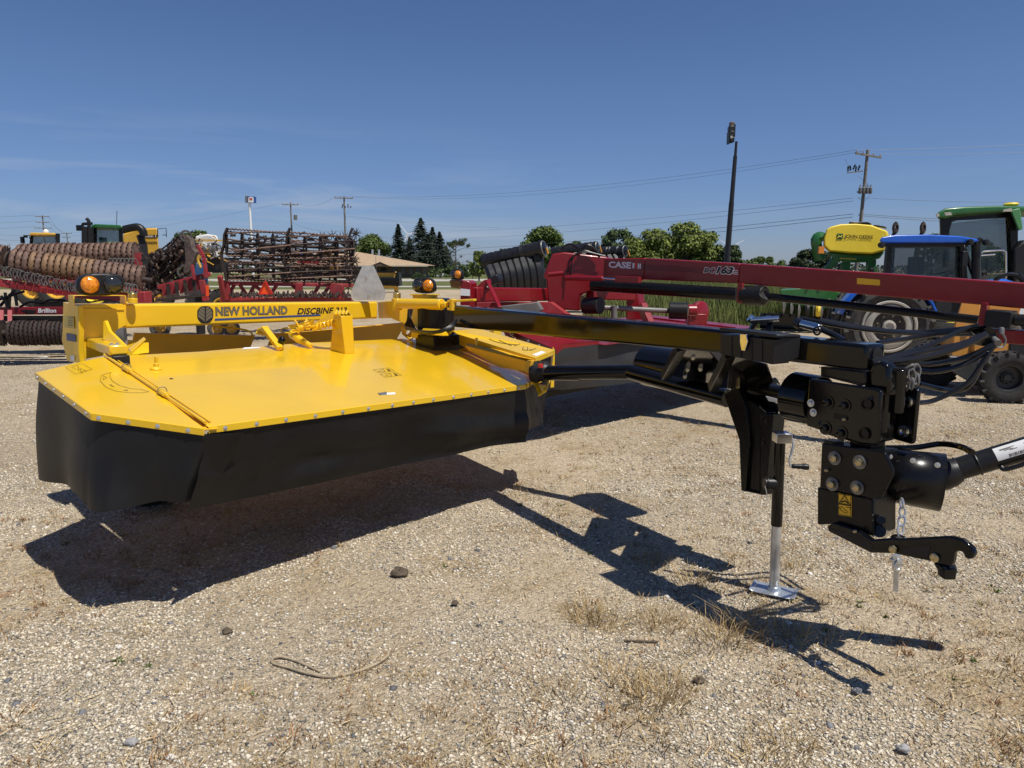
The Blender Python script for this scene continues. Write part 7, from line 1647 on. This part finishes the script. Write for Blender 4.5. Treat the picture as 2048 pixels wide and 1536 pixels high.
WL = iter(('upper thin line from the nearest pole crossarm down to the poles on the left', 'second thin line from the nearest pole crossarm to the poles on the left', 'topmost line leaving the nearest pole crossarm to the right', 'lower of two lines leaving the nearest pole crossarm to the right', 'thinnest line to the left from halfway down the nearest pole', 'dark line to the left from below the switchgear of the nearest pole', 'upper of the two thick lines leftward just above the yellow tank', 'lower of the two thick lines leftward just above the yellow tank', 'thin line to the right edge from below the switchgear', 'upper thick line ending at the green cab roof', 'lower thick line ending at the green cab roof', 'line between the two crossarms by the small roadside sign', 'low sagging line between the two poles by the small roadside sign', 'short dark line from the right basket pole to above the conifers', 'faint line from the middle of the right basket pole to the right', 'line from the transformer pole to the far left pole', 'top line leftward from the three armed pole', 'top line rightward from the three armed pole', 'middle line leftward from the three armed pole', 'middle line rightward from the three armed pole', 'bottom line leftward from the three armed pole', 'bottom line rightward from the three armed pole', 'uppermost of three level lines low at the left edge', 'middle of three level lines low at the left edge', 'lowest of three level lines low at the left edge'))
def wire(a, c, sag, lab, r=.012):
    a, c = V(a), V(c); P = []
    for i in range(25):
        t = i / 24; p = a.lerp(c, t); p.z -= sag * 4 * t * (1 - t); P.append(p)
    tag(MB().path(P, r, 5).build('power_line', WIRE, org=P[0]), next(WL), 'cable', 'power lines strung between the poles')
LB = 'thin dark power line crossing the pale sky between two poles'
wire(tB[0], t1[3], 1.2, LB, .011); wire(tB[1], t1[0], 1.6, LB, .010)
wire(tB[0], at(2400, 262, 58), .3, LB, .013); wire(tB[3], at(2400, 284, 58), .3, LB, .012)
for k, (ya, yb, xe) in enumerate(((396, 462, 900), (402, 478, 900), (428, 502, 820), (434, 514, 820))): wire(at(1706, ya, 60), at(xe, yb, 140), .5, LB, .013 + .006 * (k > 1))
for ya, ye in ((395, 395), (428, 436), (431, 444)): wire(at(1716, ya, 60), at(2300, ye, 70), .4, LB, .012 + .006 * (ya > 400))
wire(t1[0], t2[3], .8, LB, .012); wire(top1 - V((0, 0, 4.6)), top2 - V((0, 0, 3)), .6, LB, .012); wire(at(693, 461, 105), at(960, 492, 160), .6, LB, .016); wire(at(693, 432, 105), at(1000, 455, 170), .4, LB, .012); wire(t2[0], t4[3], 1.2, LB, .012)
for k in range(3):
    wire(t3[k * 4], V((t3[k * 4].x - 60, 150, t3[k * 4].z - .6)), .5, LB, .018); wire(t3[k * 4 + 3], t4[min(len(t4) - 1, k * 2 + 1)], .8, LB, .018)
for y in (467, 477, 486): wire(at(-40, y, 130), at(170, y + 4, 160), .3, LB, .018)
# tall black sports-style light pole
LP = thing('light_pole', 'tall black stepped pole with a cluster of floodlights on top', 'light pole', (at(1450, 540, 45).x, 45, 0)); lx = at(1450, 540, 45).x
BLKP = mat('dark_bronze_pole', (.016, .016, .017), .45, var=.2)
lz = [at(0, y, 45).z for y in (405, 312, 283)]; dx = .30
lp = lambda z: V((lx + .40 * z / 10.7, 45, z))
b = MB(); b.tube(lp(-.1), lp(lz[0]), .185, .150, n=14); b.tube(lp(lz[0] - .02), lp(lz[1]), .135, .115, n=14); b.tube(lp(lz[1] - .02), lp(lz[2]), .085, .075, n=12); b.build('shaft', BLKP, LP)
for k, y in enumerate((280, 268, 258)):
    MB().box(at(1462, y, 44.9), (.30, .45, .30)).build('floodlight', BLKP, LP, bev=.04)
b = MB(); b.box(at(1463.5, 249, 45), (.24, .35, .26)); b.build('floodlight', mat('brown_lamp', (.13, .085, .06), .5), LP, bev=.03); b = MB(); b.box(at(1457.5, 276, 45), (.10, .5, .66)); b.box(at(1468, 262, 45), (.05, .4, .7)); b.build('mount_bracket', BLKP, LP)
MB().box(at(1463, 274, 44.6), (.12, .06, .14)).build('lamp_lens', RIMW, LP)
# fuel station sign on a tall white pole
SG = thing('pole_sign', 'tall white pole with a small blue and white square sign', 'sign', (at(502, 540, 150).x, 150, 0)); sx = at(499, 405, 150).x
MB().tube((sx, 150, 0), at(499, 405, 150), .24, n=10).build('shaft', WHI, SG)
b = MB(); b.prism([at(x, y, 149.6) for x, y in ((490, 392), (508, 393), (508, 406), (490, 405))], V((.2, .7, 0))); sf = b.build('sign_box', mat('sign_blue', (.03, .09, .30), .4), SG)
b = MB(); b.prism([at(x, y, 149.5) for x, y in ((490, 391.5), (495, 392), (495, 405), (490, 404.5))], V((0, .05, 0))); b.build('sign_side', GREYM, sf)
b = MB(); b.prism([at(x, y, 149.5) for x, y in ((497, 395), (500, 393.5), (504, 393.6), (507, 395.5), (507, 405), (496.5, 404.6))], V((0, .05, 0))); b.build('sign_face', WHI, sf)
text('M', at(499, 400.5, 149.45), (1, 0, 0), (0, 0, 1), .52, .5, SMVR, sf, bold=.05)
# wind turbines far off
TW = mat('turbine_white', (.80, .80, .80), .4, var=.03)
def turbine(lab, hx, hy, Y, ang, L=46):
    h = at(hx, hy, Y); T = thing('wind_turbine', lab, 'wind turbine', (h.x, Y, 0))
    MB().tube((h.x, Y + 3, 0), (h.x, Y + 3, h.z), 2.2, 1.4, n=12).build('tower', TW, T); MB().box(h + V((0, 3, 0)), (3, 9, 3)).build('nacelle', TW, T, bev=.6)
    for k in range(3):
        a = ang + k * 2.0944; d = V((math.cos(a), 0, math.sin(a))); s_ = V((-d.z, 0, d.x))
        MB().prism([h + d * 1 + s_ * .9, h + d * 8 + s_ * 1.9, h + d * L + s_ * .15, h + d * L - s_ * .25, h + d * 8 - s_ * 1.1, h + d * 1 - s_ * .9], V((0, -.8, 0))).build('blade', TW, T)
turbine('white wind turbine blades showing beside the black light pole', 1463, 494, 2300, R(29)); turbine('white wind turbine blades over the trees left of the tallest conifer', 815, 468, 2400, R(127))
# a lone green utility cabinet and bollard by the path
b = MB(); b.box((at(907, 540, 85).x, 85, .5), (.5, .5, 1.0)); tag(b.build('cabinet', GRN, org=V((at(907, 540, 85).x, 85, 0)), bev=.03), 'small dark green utility cabinet by the path on the lawn', 'cabinet')
